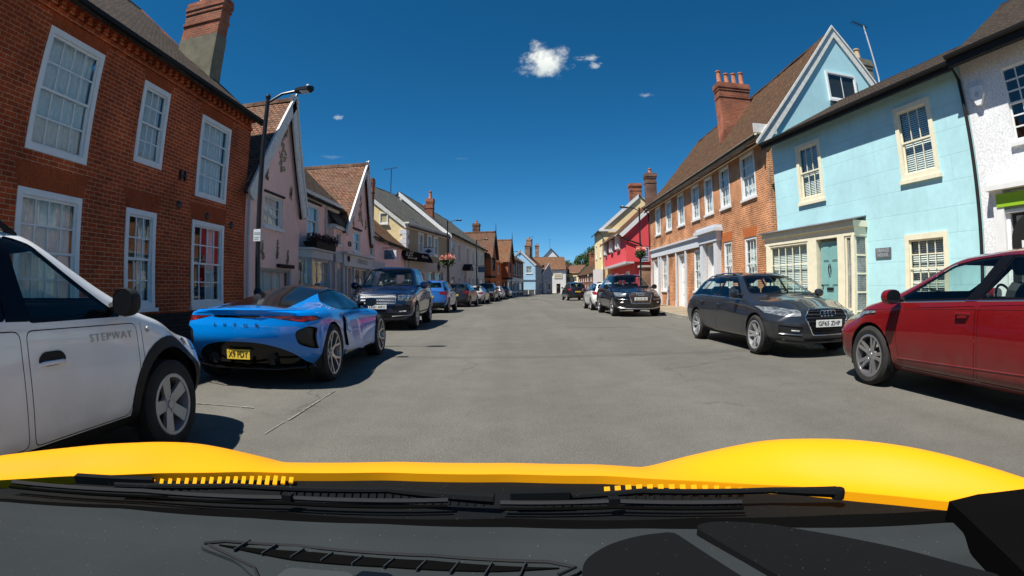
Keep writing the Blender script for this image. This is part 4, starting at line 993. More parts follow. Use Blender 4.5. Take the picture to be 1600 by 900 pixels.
b = MB(); b.box(L - .34, L + .035, -.02, .30, .1, 6.06); b.build('brick_corner', M['brickR'], h)
gy = lambda y: (L + .1, y)
b = MB()
for sgn, ya, yb_ in ((1, -.42, RY), (-1, 2 * RY + .3, RY)):
    za = RZ - abs(yb_ - ya) * (RZ - 6.45) / RY
    b.prism([(L + .035, ya, za), (L + .035, RY, RZ + .14), (L + .035, RY, RZ - .34), (L + .035, ya + sgn * .36, za - .12)], (.07, 0, 0))
    b.prism([(L + .105, ya, za + .05), (L + .105, RY, RZ + .19), (L + .105, RY, RZ + .07), (L + .105, ya, za - .07)], (.05, 0, 0))
b.box(L + .03, L + .1, -.46, .45, 6.30, 6.62); b.build('bargeboard', M['offwhite'], h)
w = window(h, 0, 1.45, 0, 1.15, 2, 1, fw=.07, sash=False, curtain='bare', rec=-.0, sill=True); w.location = (L + .125, 3.02, 7.92); w.rotation_euler = (0, 0, PI / 2)
b = MB(); b.box(.05, 1.4, .07, .085, .05, 1.1); b.build('room_backing', M['dark'], w)
chimney(r, X(7.85), X(7.15), 1.6, 3.3, 7.6, 11.35, 'brickch', 4, poth=.75, along='y')
b = MB(); b.box(X(8.7), X(7.4), .55, .75, 7.0, 7.6); b.build('flashing', M['offwhite'], r) if False else b.bm.free()
chimney(r, L - 1.2, L - .5, 5.3, 6.1, 8, 10.3, 'cement', 1, 'potpale', poth=.7)
pipe(h, [(X(16.4), -.35, 6.2), (X(16.3), -.1, 5.8), (X(16.3), -.1, 3.6)])

# --- turquoise house
yb2 = -.127; c0 = Vector((8.57, 14.5)); dB = Vector((math.sin(yb2), math.cos(yb2)))
A_ = c0 + dB * .06; B_ = c0 + dB * -7.62
h, L = house('pale turquoise rendered house with cream sash windows and bay fronted door', (A_.x, A_.y), (B_.x, B_.y))
X2 = lambda s: .06 - s        # s negative towards us
bw1 = (X2(-1.2), X2(-2.37), 3.62, 5.40); bw2 = (X2(-5.36), X2(-6.58), 3.58, 5.37); bw3 = (X2(-5.3), X2(-6.64), .72, 2.30)
wall(h, L, 7.0, 5.9, [bw1, bw2, bw3], M['blue'], gable=(3.4, 7.7))
for w in (bw1, bw2): window(h, *w, 3, 1, fw=.13, mat='cream', curtain='blind', rec=.0, proud=.035, sillw=.07)
window(h, *bw3, 4, 2, fw=.13, mat='cream', curtain='blind', rec=.0, proud=.035)
roof(h, 0, L, 0, 5.98, 3.4, 7.85, M['tileold'], eave=.42, verge=.0, jit=.02)
b = MB(); b.box(-.05, L, -.40, -.30, 5.60, 5.74); b.build('fascia_board', M['black'], h); gutter(h, -.05, L, -.40, 5.72)
# bay front: window left, door in the middle, leaded side light right
b = MB(); d = .5; xr = X2(-3.93)
b.box(-.12, xr + .08, -d - .08, -.001, 2.62, 2.78); b.box(-.08, xr + .03, -d, -.002, 2.40, 2.619); b.box(.0, X2(-2.1), -d, -.003, .12, .62)
for xa, xb in ((-.02, .14), (X2(-2.02), X2(-2.4)), (X2(-3.28), X2(-3.55)),): b.box(xa, xb, -d + .0, -.004, .13, 2.399)
b.box(xr - .09, xr, -d, -d + .1, .12, 2.399)
b.box(X2(-2.4), X2(-3.28), -.16, -.003, 2.33, 2.398)
by = b.build('bay_front', M['cream'], h)
b = MB(); b.slope((-.22, -d - .16, 2.79), (xr + .16, -d - .16, 2.79), (xr + .05, .0, 2.93), (-.1, .0, 2.93), .025, .010, .4); b.build('lead_roof', M['lead'], by)
w = window(h, .14, X2(-2.02), .62, 2.40, 5, 3, fw=.06, mat='cream', curtain='blind', sash=False, rec=0., y0=-d + .02, sill=False)
door(h, X2(-2.46), X2(-3.24), .14, 2.32, M['tealdoor'], y=-d + .12)
w = window(h, X2(-3.58), xr - .09, .5, 2.40, 1, 4, fw=.05, mat='cream', curtain='dark', sash=False, rec=0., y0=-d + .02, sill=False)
M['leadedglass'] = m_brick('leaded_glass', (.20, .23, .23), (.13, .15, .155), (.36, .37, .36), bw=.06, bh=.055, dark=.5, bump=.2, ms=.005)
b = MB(); b.face([(xr + .002, -d + .1, .5), (xr + .002, -.0, .5), (xr + .002, -.0, 2.4), (xr + .002, -d + .1, 2.4)]); b.face([(X2(-3.55), -d + .05, .5), (xr - .1, -d + .05, .5), (xr - .1, -d + .05, 2.4), (X2(-3.55), -d + .05, 2.4)]); b.build('leaded_light', M['leadedglass'], by)
b = MB()
for z in (.46, .94, 1.41, 1.88, 2.37): b.box(xr - .02, xr + .014, -d + .1, -.001, z, z + .045)
b.box(xr - .02, xr + .0145, -.05, -.002, .5, 2.4); b.build('light_frame', M['cream'], by)
pq = MB(); pq.box(X2(-4.28), X2(-4.82), -.035, -.001, 1.81, 2.05); pq = pq.build('plaque', M['lead'], h)
M['plaqueink'] = m_plain('pale_plaque_letters', (.42, .45, .46), .6)
text('lettering', 'ORANGE', M['plaqueink'], pq, width=.44, height=.085, loc=((X2(-4.28) + X2(-4.82)) / 2, -.037, 1.985)); text('lettering', 'HOUSE', M['plaqueink'], pq, width=.38, height=.085, loc=((X2(-4.28) + X2(-4.82)) / 2, -.037, 1.875))
pipe(h, [(L + .0, -.42, 5.75), (L - .02, -.08, 5.45), (L - .02, -.08, .12)], 'black', .045)
# aerial
ae = empty('tv_aerial', (14.2, 14.6, 0))
b = MB(); b.tube([(0, 0, 6.5), (.05, 0, 9.2), (-.15, 0, 11.45)], .035, 6); b.build('mast', M['palegrey'], ae)
b = MB(); b.tube([(-.75, 0, 11.50), (.05, 0, 11.40)], .025, 5)
for i in range(8): b.tube([(-.75 + i * .1, -.16, 11.50 - i * .012), (-.75 + i * .1, .16, 11.50 - i * .012)], .008, 4)
b.build('antenna', M['iron'], ae); tag(ae, 'thin television aerial beside the pale turquoise gable', 'aerial')

# --- white painted brick shop, near right
A2 = c0 + dB * -7.64; B2 = c0 + dB * -14.5
h, L = house('white painted brick shop with a lime green sign', (A2.x, A2.y), (B2.x, B2.y))
wwin = (1.03, 2.45, 3.84, 5.42)
wall(h, L, 8.0, 6.0, [wwin, (3.6, 5.0, 3.84, 5.42), (.72, 1.8, .13, 2.5), (2.2, 5.5, .7, 2.5)], M['whitebrick'], gable=(4.0, 8.6))
window(h, *wwin, 4, 3, fw=.05, curtain='dark', rec=.02, bar=.03, proud=.02); window(h, 3.6, 5.0, 3.84, 5.42, 4, 3, fw=.05, curtain='dark', rec=.02, bar=.03)
roof(h, 0, L, 0, 6.12, 4.0, 8.8, M['tileold'], eave=.5, verge=.0)
b = MB(); b.box(-.02, L, -.5, -.36, 5.62, 5.80); b.build('fascia_board', M['black'], h); gutter(h, -.02, L, -.5, 5.80)
M['lime'] = m_plain('lime_green_sign', (.27, .48, .02), .4, var=.02)
b = MB(); b.box(.25, 6.2, -.26, -.001, 2.95, 3.05); b.box(.3, 6.2, -.2, -.002, 3.051, 3.12); b.box(.35, .62, -.1, -.003, .12, 2.949); b.box(.62, 6.0, -.06, -.0025, 2.5, 2.56)
b.build('shopfront', M['white'], h)
b = MB(); b.box(.45, 6.0, -.12, -.004, 2.62, 2.88); b.build('shop_sign', M['lime'], h)
door(h, .8, 1.7, .13, 2.45, M['white'], y=.15, light=True)
b = MB(); n = 16; pts = [(1.25 + .52 * math.cos(PI * i / n), -.03, 1.95 + .5 * math.sin(PI * i / n)) for i in range(n + 1)]; b.prism([(1.25 + .52, -.03, .3)] + pts + [(1.25 - .52, -.03, .3)], (0, .02, 0)); b.build('arched_pane', M['black'], h)
b = MB(); b.box(.98, 1.5, -.036, -.031, 1.55, 1.95); b.box(.98, 1.5, -.036, -.031, .95, 1.4); b.build('notice', M['signwhite'], h)
window(h, 2.2, 5.5, .7, 2.5, 3, 1, fw=.08, sash=False, curtain='dark')
al = empty('alarm_box', (*(c0 + dB * -8.02), 4.98), math.atan2((B2 - A2).y, (B2 - A2).x)); tag(al, 'white burglar alarm box on the white painted brick shop', 'alarm box')
b = MB(); b.prism([(-.15, -.02, .19), (.15, -.02, .19), (.18, -.02, .0), (.06, -.02, -.22), (-.06, -.02, -.22), (-.18, -.02, .0)], (0, -.09, 0)); b.build('casing', M['white'], al)
b = MB(); b.lathe([(.06, -.112), (.05, -.118), (0, -.118)], 14, (0, 0, 0), 'y'); b.build('badge', M['palegrey'], al)

# --- crimson house beyond the orange brick one
rc = Vector((8.6, 37.0)); dR = Vector((math.sin(.048), math.cos(.048)))
A_ = rc + dR * 12.2
h, L = house('crimson red rendered house with white casements, gable end facing us', (A_.x, A_.y), (rc.x, rc.y))
XR = lambda s: 12.2 - s
rw = [(XR(4.1), XR(2.6), 4.3, 5.5), (XR(7.5), XR(6.3), 4.3, 5.35), (XR(11.0), XR(10.2), 4.3, 5.4)]
wall(h, L, 8.5, 5.6, rw, M['red'], gable=(4.0, 9.3), z0=3.1)
wall(h, L - .3, 7.8, 3.1, [(XR(4.5), XR(2.4), .9, 2.5), (XR(6.6), XR(5.4), .13, 2.4), (XR(10.5), XR(8.2), .9, 2.5)], M['red'], name='lower_wall', y0=.7)
for w in rw: window(h, *w, 2, 2, fw=.14, sash=False, curtain='net', proud=.22, rec=.0)
for w in ((XR(4.5), XR(2.4), .9, 2.5), (XR(10.5), XR(8.2), .9, 2.5)): window(h, *w, 3, 2, sash=False, y0=.7, curtain='dark')
door(h, XR(6.6), XR(5.4), .13, 2.4, M['white'], y=.8)
b = MB(); b.box(0, L, -.03, .6, 2.98, 3.1); b.box(-.02, L + .04, -.08, -.001, 2.95, 3.14); b.build('jetty_beam', M['palegrey'], h)
r = roof(h, 0, L, 0, 5.7, 4.0, 9.2, M['tilebrown'], eave=.5, verge=.12, jit=.05, sag=.08)
b = MB(); b.prism([(L + .14, -.55, 5.15), (L + .14, 4.0, 9.22), (L + .14, 4.0, 8.8), (L + .14, -.3, 4.95)], (.06, 0, 0)); b.build('bargeboard', M['white'], h)
pipe(h, [(L + .1, -.5, 5.15), (L + .1, -.1, 4.8), (L + .12, 1.1, 4.4), (L + .12, 1.25, 4.2), (L + .12, 1.25, .12)], 'black', .06)
chimney(r, L - 1.0, L - .2, 1.8, 2.6, 7, 10.0, 'brickdark', 1, poth=.4)
# yard wall and pier between the two
yw_ = empty('brick_gate_pier', (9.0, 33.2, 0)); tag(yw_, 'brick gate pier with stone cap under the blue hotel sign', 'gate pier')
b = MB(); b.box(-.32, .32, -.32, .32, 0, 2.5); b.build('shaft', M['brickbuff'], yw_)
b = MB(); b.box(-.4, .4, -.4, .4, 2.5, 2.64); b.build('cap', M['stone'], yw_)
M['hotelblue'] = m_plain('hotel_sign_blue', (.012, .055, .16), .4, var=.05)
hs_ = empty('hotel_sign', (8.36, 30.9, 0)); tag(hs_, 'blue hotel sign board with white lettering by the crimson house', 'sign')
b = MB(); b.box(-.27, .27, -.03, .03, 2.8, 3.68); bd = b.build('board', M['hotelblue'], hs_)
b = MB(); b.box(-.29, .29, -.035, .035, 3.66, 3.70); b.box(-.29, .29, -.035, .035, 2.78, 2.82); b.box(-.29, -.26, -.036, .036, 2.78, 3.70); b.box(.26, .29, -.036, .036, 2.78, 3.70); b.box(-.25, .25, -.034, -.031, 3.21, 3.23); b.build('frame', M['palegrey'], hs_)
for st, z, wd, hh in (('HOTEL', 3.53, .40, .10), ('BURN', 3.36, .40, .11), ('FREE HOUSE', 3.10, .46, .09), ('FINE FOOD', 2.93, .46, .09)):
    text('lettering', st, M['signwhite'], bd, width=wd, height=hh, loc=(0, -.034, z), bold=.01)
b = MB(); b.tube([(-.3, 0, 3.74), (.62, .05, 3.74)], .02); b.build('bracket', M['iron'], hs_)
# --- pale yellow house
yc = Vector((9.2, 49.45)); dY = Vector((math.sin(.05), math.cos(.05))); A_ = yc + dY * 8.0
h, L = house('pale yellow house with white gable edge and red chimney, beyond the crimson house', (A_.x, A_.y), (yc.x, yc.y))
wall(h, L, 8.5, 7.3, [(1.0, 2.0, 4.4, 5.8), (4.6, 5.6, 4.4, 5.8), (1.0, 2.2, 1.0, 2.6), (4.6, 5.8, .13, 2.4)], M['paleyellow'], gable=(3.7, 10.6))
window(h, 1.0, 2.0, 4.4, 5.8, 2, 2); window(h, 4.6, 5.6, 4.4, 5.8, 2, 2); window(h, 1.0, 2.2, 1.0, 2.6, 2, 2); door(h, 4.6, 5.8, .13, 2.4, M['white'])
r = roof(h, 0, L, 0, 7.4, 3.7, 10.6, M['slate'], eave=.4, verge=.1)
b = MB(); b.prism([(L + .1, -.5, 6.95), (L + .1, 3.7, 10.62), (L + .1, 3.7, 10.2), (L + .1, -.3, 6.75)], (.06, 0, 0)); b.box(L + .1, L + .2, -.5, 1.6, 6.8, 7.0); b.build('bargeboard', M['white'], h)
chimney(r, L - 1.6, L - .6, 3.0, 4.2, 8.6, 11.9, 'brickch', 0)
pipe(h, [(L - .2, -.45, 6.9), (L + .1, -.1, 6.2), (L + .1, -.1, .12)])
b = MB(); b.box(L - 2.0, L + .0, -.9, -.001, .12, 3.0); b.build('porch', M['white'], h)
# back of the red brick house seen between roofs: trees behind the far right row
def tree(loc, hgt, rad, label, seed):
    rr = random.Random(seed); t = empty('tree', (*loc, 0)); tag(t, label, 'tree', 'trees behind the roofs')
    b = MB(); b.tube([(0, 0, 0), (.15, .1, hgt * .3), (.0, .2, hgt * .55), (.1, 0, hgt * .8)], [.35, .28, .2, .08], 8)
    for k in range(6):
        a = rr.uniform(0, 6.28); b.tube([(0, 0, hgt * .35 + k * .5), (math.cos(a) * rad * .4, math.sin(a) * rad * .4, hgt * .55 + k * .4), (math.cos(a) * rad * .7, math.sin(a) * rad * .7, hgt * .65 + k * .35)], [.14, .09, .03], 6)
    b.build('trunk', M['bark'], t)
    b = MB()
    for k in range(34):
        a = rr.uniform(0, 6.28); e = rr.uniform(-.35, 1.0); q = rad * rr.uniform(.35, .95)
        leafball(b, (math.cos(a) * q * math.cos(e), math.sin(a) * q * math.cos(e), hgt * .66 + math.sin(e) * rad * .95), rr.uniform(.7, 1.5), 130, .2)
    b.build('crown', M['leaf'], t)
tree((22.5, 128), 11.6, 4.6, 'larger green tree behind the brick cottages', 3)
tree((19.0, 135), 10.5, 3.6, 'smaller green tree half hidden behind the cottage chimneys', 4)
tree((16.0, 150), 9.5, 3.0, 'small dark tree between the tall white gable and the cottages', 6)
tree((-1.5, 112), 9.0, 2.2, 'small tree top showing behind the brown brick terrace', 5)

def person(loc, rz, label, top, legs):
    """one continuous skinned figure in mid stride"""
    J = [((0, 0, .95), .15), ((0, .01, 1.18), .145), ((0, .02, 1.40), .16), ((0, .03, 1.52), .06), ((0, .05, 1.60), .095), ((0, .05, 1.72), .085),
         ((-.10, 0, .90), .095), ((-.11, .16, .50), .065), ((-.11, .20, .09), .045), ((-.11, .33, .05), .04), ((.10, 0, .90), .095), ((.11, -.06, .50), .065), ((.11, -.30, .12), .045), ((.11, -.20, .05), .04),
         ((-.20, .02, 1.42), .06), ((-.25, -.08, 1.15), .045), ((-.25, .02, .90), .035), ((.20, .02, 1.42), .06), ((.25, .08, 1.15), .045), ((.24, .22, .95), .035)]
    E_ = [(0, 1), (1, 2), (2, 3), (3, 4), (4, 5), (0, 6), (6, 7), (7, 8), (8, 9), (0, 10), (10, 11), (11, 12), (12, 13), (2, 14), (14, 15), (15, 16), (2, 17), (17, 18), (18, 19)]
    me = bpy.data.meshes.new('person'); me.from_pydata([j[0] for j in J], E_, []); o = bpy.data.objects.new('tmp_person', me); COL.objects.link(o)
    sm = o.modifiers.new('skin', 'SKIN'); 
    for v, (p, r) in zip(me.skin_vertices[0].data, J): v.radius = (r, r * .8)
    me.skin_vertices[0].data[0].use_root = True
    o.modifiers.new('sub', 'SUBSURF').levels = 2
    bpy.context.view_layer.update(); m2 = bpy.data.meshes.new_from_object(o.evaluated_get(bpy.context.evaluated_depsgraph_get())); bpy.data.objects.remove(o)
    m2.materials.clear(); skin = m_plain('skin', (.45, .26, .19), .6, var=.05)
    for mm in (top, legs, skin, M['black']): m2.materials.append(mm)
    for p in m2.polygons: z = p.center.z; p.material_index = 2 if z > 1.50 or (abs(p.center.x) > .17 and z < .98) else 0 if z > .92 else 3 if z < .1 else 1; p.use_smooth = True
    r = link('person', m2, None, None, (*loc, .0), (0, 0, rz)); tag(r, label, 'person')
    b = MB(); b.lathe([(0, 1.83), (.07, 1.815), (.10, 1.76), (.105, 1.70), (.085, 1.64)], 12, (0, .035, 0)); b.build('hair', M['flowerdk'], r, smooth=True)
person((9.55, 104.2), .4, 'person in dark clothes walking by the white walled house', m_plain('dark_jacket', (.02, .02, .025), .8), m_plain('dark_trousers', (.025, .025, .035), .8))

# ------------------------------------------------------------------ street lamps
def lamp_post(label, x, y, hgt, arm, dx=1, up=.12, basket=False, br=.42):
    o = empty('street_lamp', (x, y, 0)); tag(o, label, 'street lamp', 'black street lamps along the pavements')
    b = MB(); b.tube([(0, 0, 0), (0, 0, 1.1)], .075, 12); b.tube([(0, 0, 1.1), (0, 0, hgt)], [.05, .042], 12); b.lathe([(.075, 1.08), (.085, 1.1), (.05, 1.18)], 12); b.lathe([(.05, hgt - .02), (.055, hgt + .02), (.02, hgt + .07), (0, hgt + .08)], 12); b.build('post', M['iron'], o, smooth=True)
    b = MB(); b.tube([(0, 0, hgt - .12), (dx * arm * .35, 0, hgt + up * .5), (dx * arm * .72, 0, hgt + up)], .026, 8); b.build('arm', M['iron'], o, smooth=True)
    b = MB(); x0, x1 = dx * arm * .68, dx * arm * 1.12; z = hgt + up
    b.prism([(x0, -.05, z - .03), (x0 + dx * .1, -.11, z - .03), (x1 - dx * .08, -.11, z - .02), (x1, -.04, z - .01), (x1, .04, z - .01), (x1 - dx * .08, .11, z - .02), (x0 + dx * .1, .11, z - .03), (x0, .05, z - .03)], (0, 0, .06))
    hd = b.build('lamp_head', M['iron'], o)
    b = MB(); b.box(min(x0 + dx * .12, x1 - dx * .1), max(x0 + dx * .12, x1 - dx * .1), -.08, .08, z - .045, z - .031); b.build('lens', M['signwhite'], hd)
    b = MB(); b.lathe([(.035, 0), (.04, .05), (.03, .075), (0, .08)], 10, (x0 + dx * .26, 0, z + .03)); b.build('photocell', M['palegrey'], hd, smooth=True)
    if basket:
        k = empty('hanging_basket', (x, y, basket)); tag(k, 'hanging basket of coral flowers on the %s' % ('lamp post in front of the long white house' if x < 0 else 'lamp post before the crimson house'), 'flower basket')
        rr = br
        b = MB(); b.lathe([(.08, -.35), (rr * .8, -.2), (rr, 0), (rr, .02)], 14); b.build('basket', M['black'], k)
        b = MB(); leafball(b, (0, 0, .16), rr * 1.2, 360, .055, .62); b.build('flowers', M['flower'], k)
        b = MB(); leafball(b, (0, 0, -.08), rr * 1.2, 420, .06, .8); b.build('leaves', M['leaf'], k)
    return o
l1 = lamp_post('black street lamp with a small parking sign, before the pink gabled house', -4.60, 8.3, 4.80, .85, 1, .05)
b = MB(); b.box(-.075, .075, -.055, -.05, 2.02, 2.24); pl = b.build('parking_sign', M['signwhite'], l1)
b = MB(); b.box(-.06, .06, -.058, -.0552, 2.14, 2.19); b.box(-.06, .03, -.058, -.0552, 2.05, 2.063); b.box(-.06, .05, -.058, -.0552, 2.085, 2.10); b.build('marking', M['greywood'], pl)
lamp_post('black street lamp with a flower basket, before the stone coloured shop', -4.25, 33.0, 5.65, .85, 1, .05, 3.05, .46)
lamp_post('black street lamp before the long white house', -3.02, 43.0, 5.35, .9, 1, .03)
lamp_post('black street lamp before the brown brick terrace', -.05, 68.0, 6.0, .8, 1, .2)
lamp_post('black street lamp with flower basket before the crimson house', 6.82, 26.0, 5.35, .95, -1, .05, 3.0, .25)
# sign with flowers on the crimson side is the basket above; aerials on far roofs
for lab, x, y, z, hh in (('television aerial on the yellow gabled house', -8.3, 33.5, 7.8, 1.7), ('television aerial behind the sky blue house', 4.4, 106, 7.5, 4.6), ('television aerial on the tall white gable', 9.7, 127, 11.0, 2.6)):
    a = empty('tv_aerial', (x, y, z)); tag(a, lab, 'aerial')
    b = MB(); b.tube([(0, 0, 0), (0, 0, hh)], .03, 5); b.build('mast', M['iron'], a)
    b = MB(); b.tube([(-.5, 0, hh), (.4, 0, hh + .1)], .02, 4)
    for i in range(6): b.tube([(-.5 + i * .18, -.2, hh + i * .02), (-.5 + i * .18, .2, hh + i * .02)], .012, 4)
    b.build('antenna', M['iron'], a)
# ================================================================== vehicle kit (local: x to the car's right, y forward, z up)
from mathutils.interpolate import poly_3d_calc
def m_carpaint(name, col, metal=.0, rough=.32, coat=1., dust=.06, flake=0.):
    k = NT(name); p = k.pos()
    c = k.mix(1, col, k.ramp(k.noise(3., 5, p), 1 - dust, 1 + dust, .3, .7), 'MULTIPLY')
    # road film towards the sills: a thin dusty coat that belongs to the paint itself
    sep = k.n('ShaderNodeSeparateXYZ'); k.l(k.obj(), sep.inputs[0])
    f = k.math('MULTIPLY', k.ramp(sep.outputs[2], .45, 0, .18, .62), k.ramp(k.noise(5., 6, p), .25, 1., .3, .7))
    c = k.mix(f, c, (.16, .145, .12))
    r = k.math('ADD', rough, k.math('MULTIPLY', f, .4))
    cr = k.math('ADD', k.ramp(k.noise(40, 4, p), .02, .07, .3, .75), k.math('MULTIPLY', f, .35))
    k.bsdf(c, r, metal, coat, None, .15, cr); return k.m
def m_tyre():
    k = NT('tyre_rubber'); p = k.pos()
    c = k.mix(k.ramp(k.noise(6, 5, p), 0, .5, .4, .75), (.022, .022, .022), (.06, .055, .05)); k.bsdf(c, .82, 0, 0, k.bump(k.noise(60, 2, p), .3, .003), .25); return k.m
M['tyre'] = m_tyre(); M['mirror'] = m_plain('mirror_glass', (.10, .11, .12), .08, .9, var=0)
M['rim'] = m_plain('alloy_rim', (.50, .50, .51), .28, .85, var=.08)
M['rimdark'] = m_plain('dark_alloy_rim', (.06, .062, .066), .3, .8, var=.1)
M['rimgrey'] = m_plain('silver_painted_rim', (.42, .43, .44), .38, .5, var=.1)
M['disc'] = m_plain('brake_disc', (.22, .21, .20), .4, .9, var=.15)
M['plastic'] = m_plain('black_plastic', (.014, .014, .015), .65, var=.2, spec=.3)
M['gloss'] = m_plain('gloss_black', (.005, .005, .006), .1, var=0, spec=.28)
M['chrome'] = m_plain('chrome', (.72, .72, .72), .12, 1.0, var=.03)
M['mesh'] = m_plain('black_grille', (.010, .010, .011), .5, var=.3, scale=40)
M['carglass'] = m_glass('car_glass', (.84, .93, .91), .6, 0.0, wav=0)
M['carglassdark'] = m_glass('dark_car_glass', (.25, .31, .32), 1.0, 0.0, wav=0)
M['seat'] = m_plain('seat_cloth', (.022, .022, .024), .85, var=.2, scale=20)
M['seatpale'] = m_plain('pale_seat_leather', (.30, .27, .22), .6, var=.1)
M['trim'] = m_plain('cabin_plastic', (.018, .018, .019), .8, var=.15)
M['plateY'] = m_plain('yellow_number_plate', (.78, .55, .06), .35, var=.02)
M['plateW'] = m_plain('white_number_plate', (.76, .77, .74), .35, var=.02)
M['plateink'] = m_plain('number_plate_black', (.008, .008, .008), .4, var=0)
def m_lamp(name, col, inner, rough=.08):
    k = NT(name); p = k.obj()
    st = k.n('ShaderNodeVectorMath'); st.operation = 'MULTIPLY'; st.inputs[1].default_value = (10, 10, 30); k.l(p, st.inputs[0])
    c = k.mix(k.ramp(k.noise(1., 2, st.outputs[0]), 0, 1, .42, .58), col, inner)
    k.bsdf(c, .3, .2, 1.0, None, .6, .02); return k.m
M['headlamp'] = m_lamp('headlamp_lens', (.24, .26, .275), (.09, .10, .11)); M['taillamp'] = m_lamp('red_tail_lamp_lens', (.42, .012, .012), (.12, .004, .005)); M['reddark'] = m_lamp('dark_red_lamp', (.60, .02, .012), (.10, .003, .003))
M['amber'] = m_lamp('clear_lens', (.7, .7, .68), (.3, .3, .3))

def curve(tab, s=.05):
    tab = sorted(tab)
    def lin_(y):
        if y <= tab[0][0]: return tab[0][1]
        for (a, va), (b_, vb) in zip(tab, tab[1:]):
            if y <= b_: return va + (vb - va) * (y - a) / (b_ - a)
        return tab[-1][1]
    if s <= 0: return lin_
    ws = [(i / 4 * s, math.exp(-(i / 4) ** 2 * 1.2)) for i in range(-4, 5)]; tw = sum(w for _, w in ws)
    return lambda y: sum(lin_(y + d) * w for d, w in ws) / tw
def rpoly(pts, r=.04, n=4):
    """closed outline with rounded corners"""
    out = []; N = len(pts)
    for i in range(N):
        p = Vector(pts[i][:2]); a = Vector(pts[i - 1][:2]); c = Vector(pts[(i + 1) % N][:2]); rr = pts[i][2] if len(pts[i]) > 2 else r
        la, lc = (a - p).length, (c - p).length; ra, rc = min(rr, la * .49), min(rr, lc * .49)
        if rr <= 0: out.append(p); continue
        A, C = p + (a - p) / la * ra, p + (c - p) / lc * rc
        for t in range(n + 1):
            t /= n; out.append(A * (1 - t) ** 2 + p * 2 * t * (1 - t) + C * t * t)
    return [(v.x, v.y) for v in out]
def shrink(poly, d):
    """inset a closed outline by d"""
    N = len(poly); ar = sum(poly[i][0] * poly[(i + 1) % N][1] - poly[(i + 1) % N][0] * poly[i][1] for i in range(N)); sg = 1 if ar > 0 else -1
    out = []
    for i in range(N):
        p = Vector(poly[i]); a = Vector(poly[i - 1]); c = Vector(poly[(i + 1) % N])
        e1 = (p - a); e2 = (c - p)
        if e1.length < 1e-6 or e2.length < 1e-6: e1 = e2 = (c - a)
        n1 = Vector((-e1.y, e1.x)).normalized() * sg; n2 = Vector((-e2.y, e2.x)).normalized() * sg; m = (n1 + n2)
        if m.length < .2: m = n1
        m.normalize(); k = d / max(.5, m.dot(n1)); out.append((p.x + m.x * k, p.y + m.y * k))
    return out
def inside(poly, x, y):
    r = False; n = len(poly); j = n - 1
    for i in range(n):
        xi, yi = poly[i]; xj, yj = poly[j]
        if (yi > y) != (yj > y) and x < (xj - xi) * (y - yi) / (yj - yi) + xi: r = not r
        j = i
    return r
AX = {'x': (1, 2), 'y': (0, 2), 'z': (0, 1)}
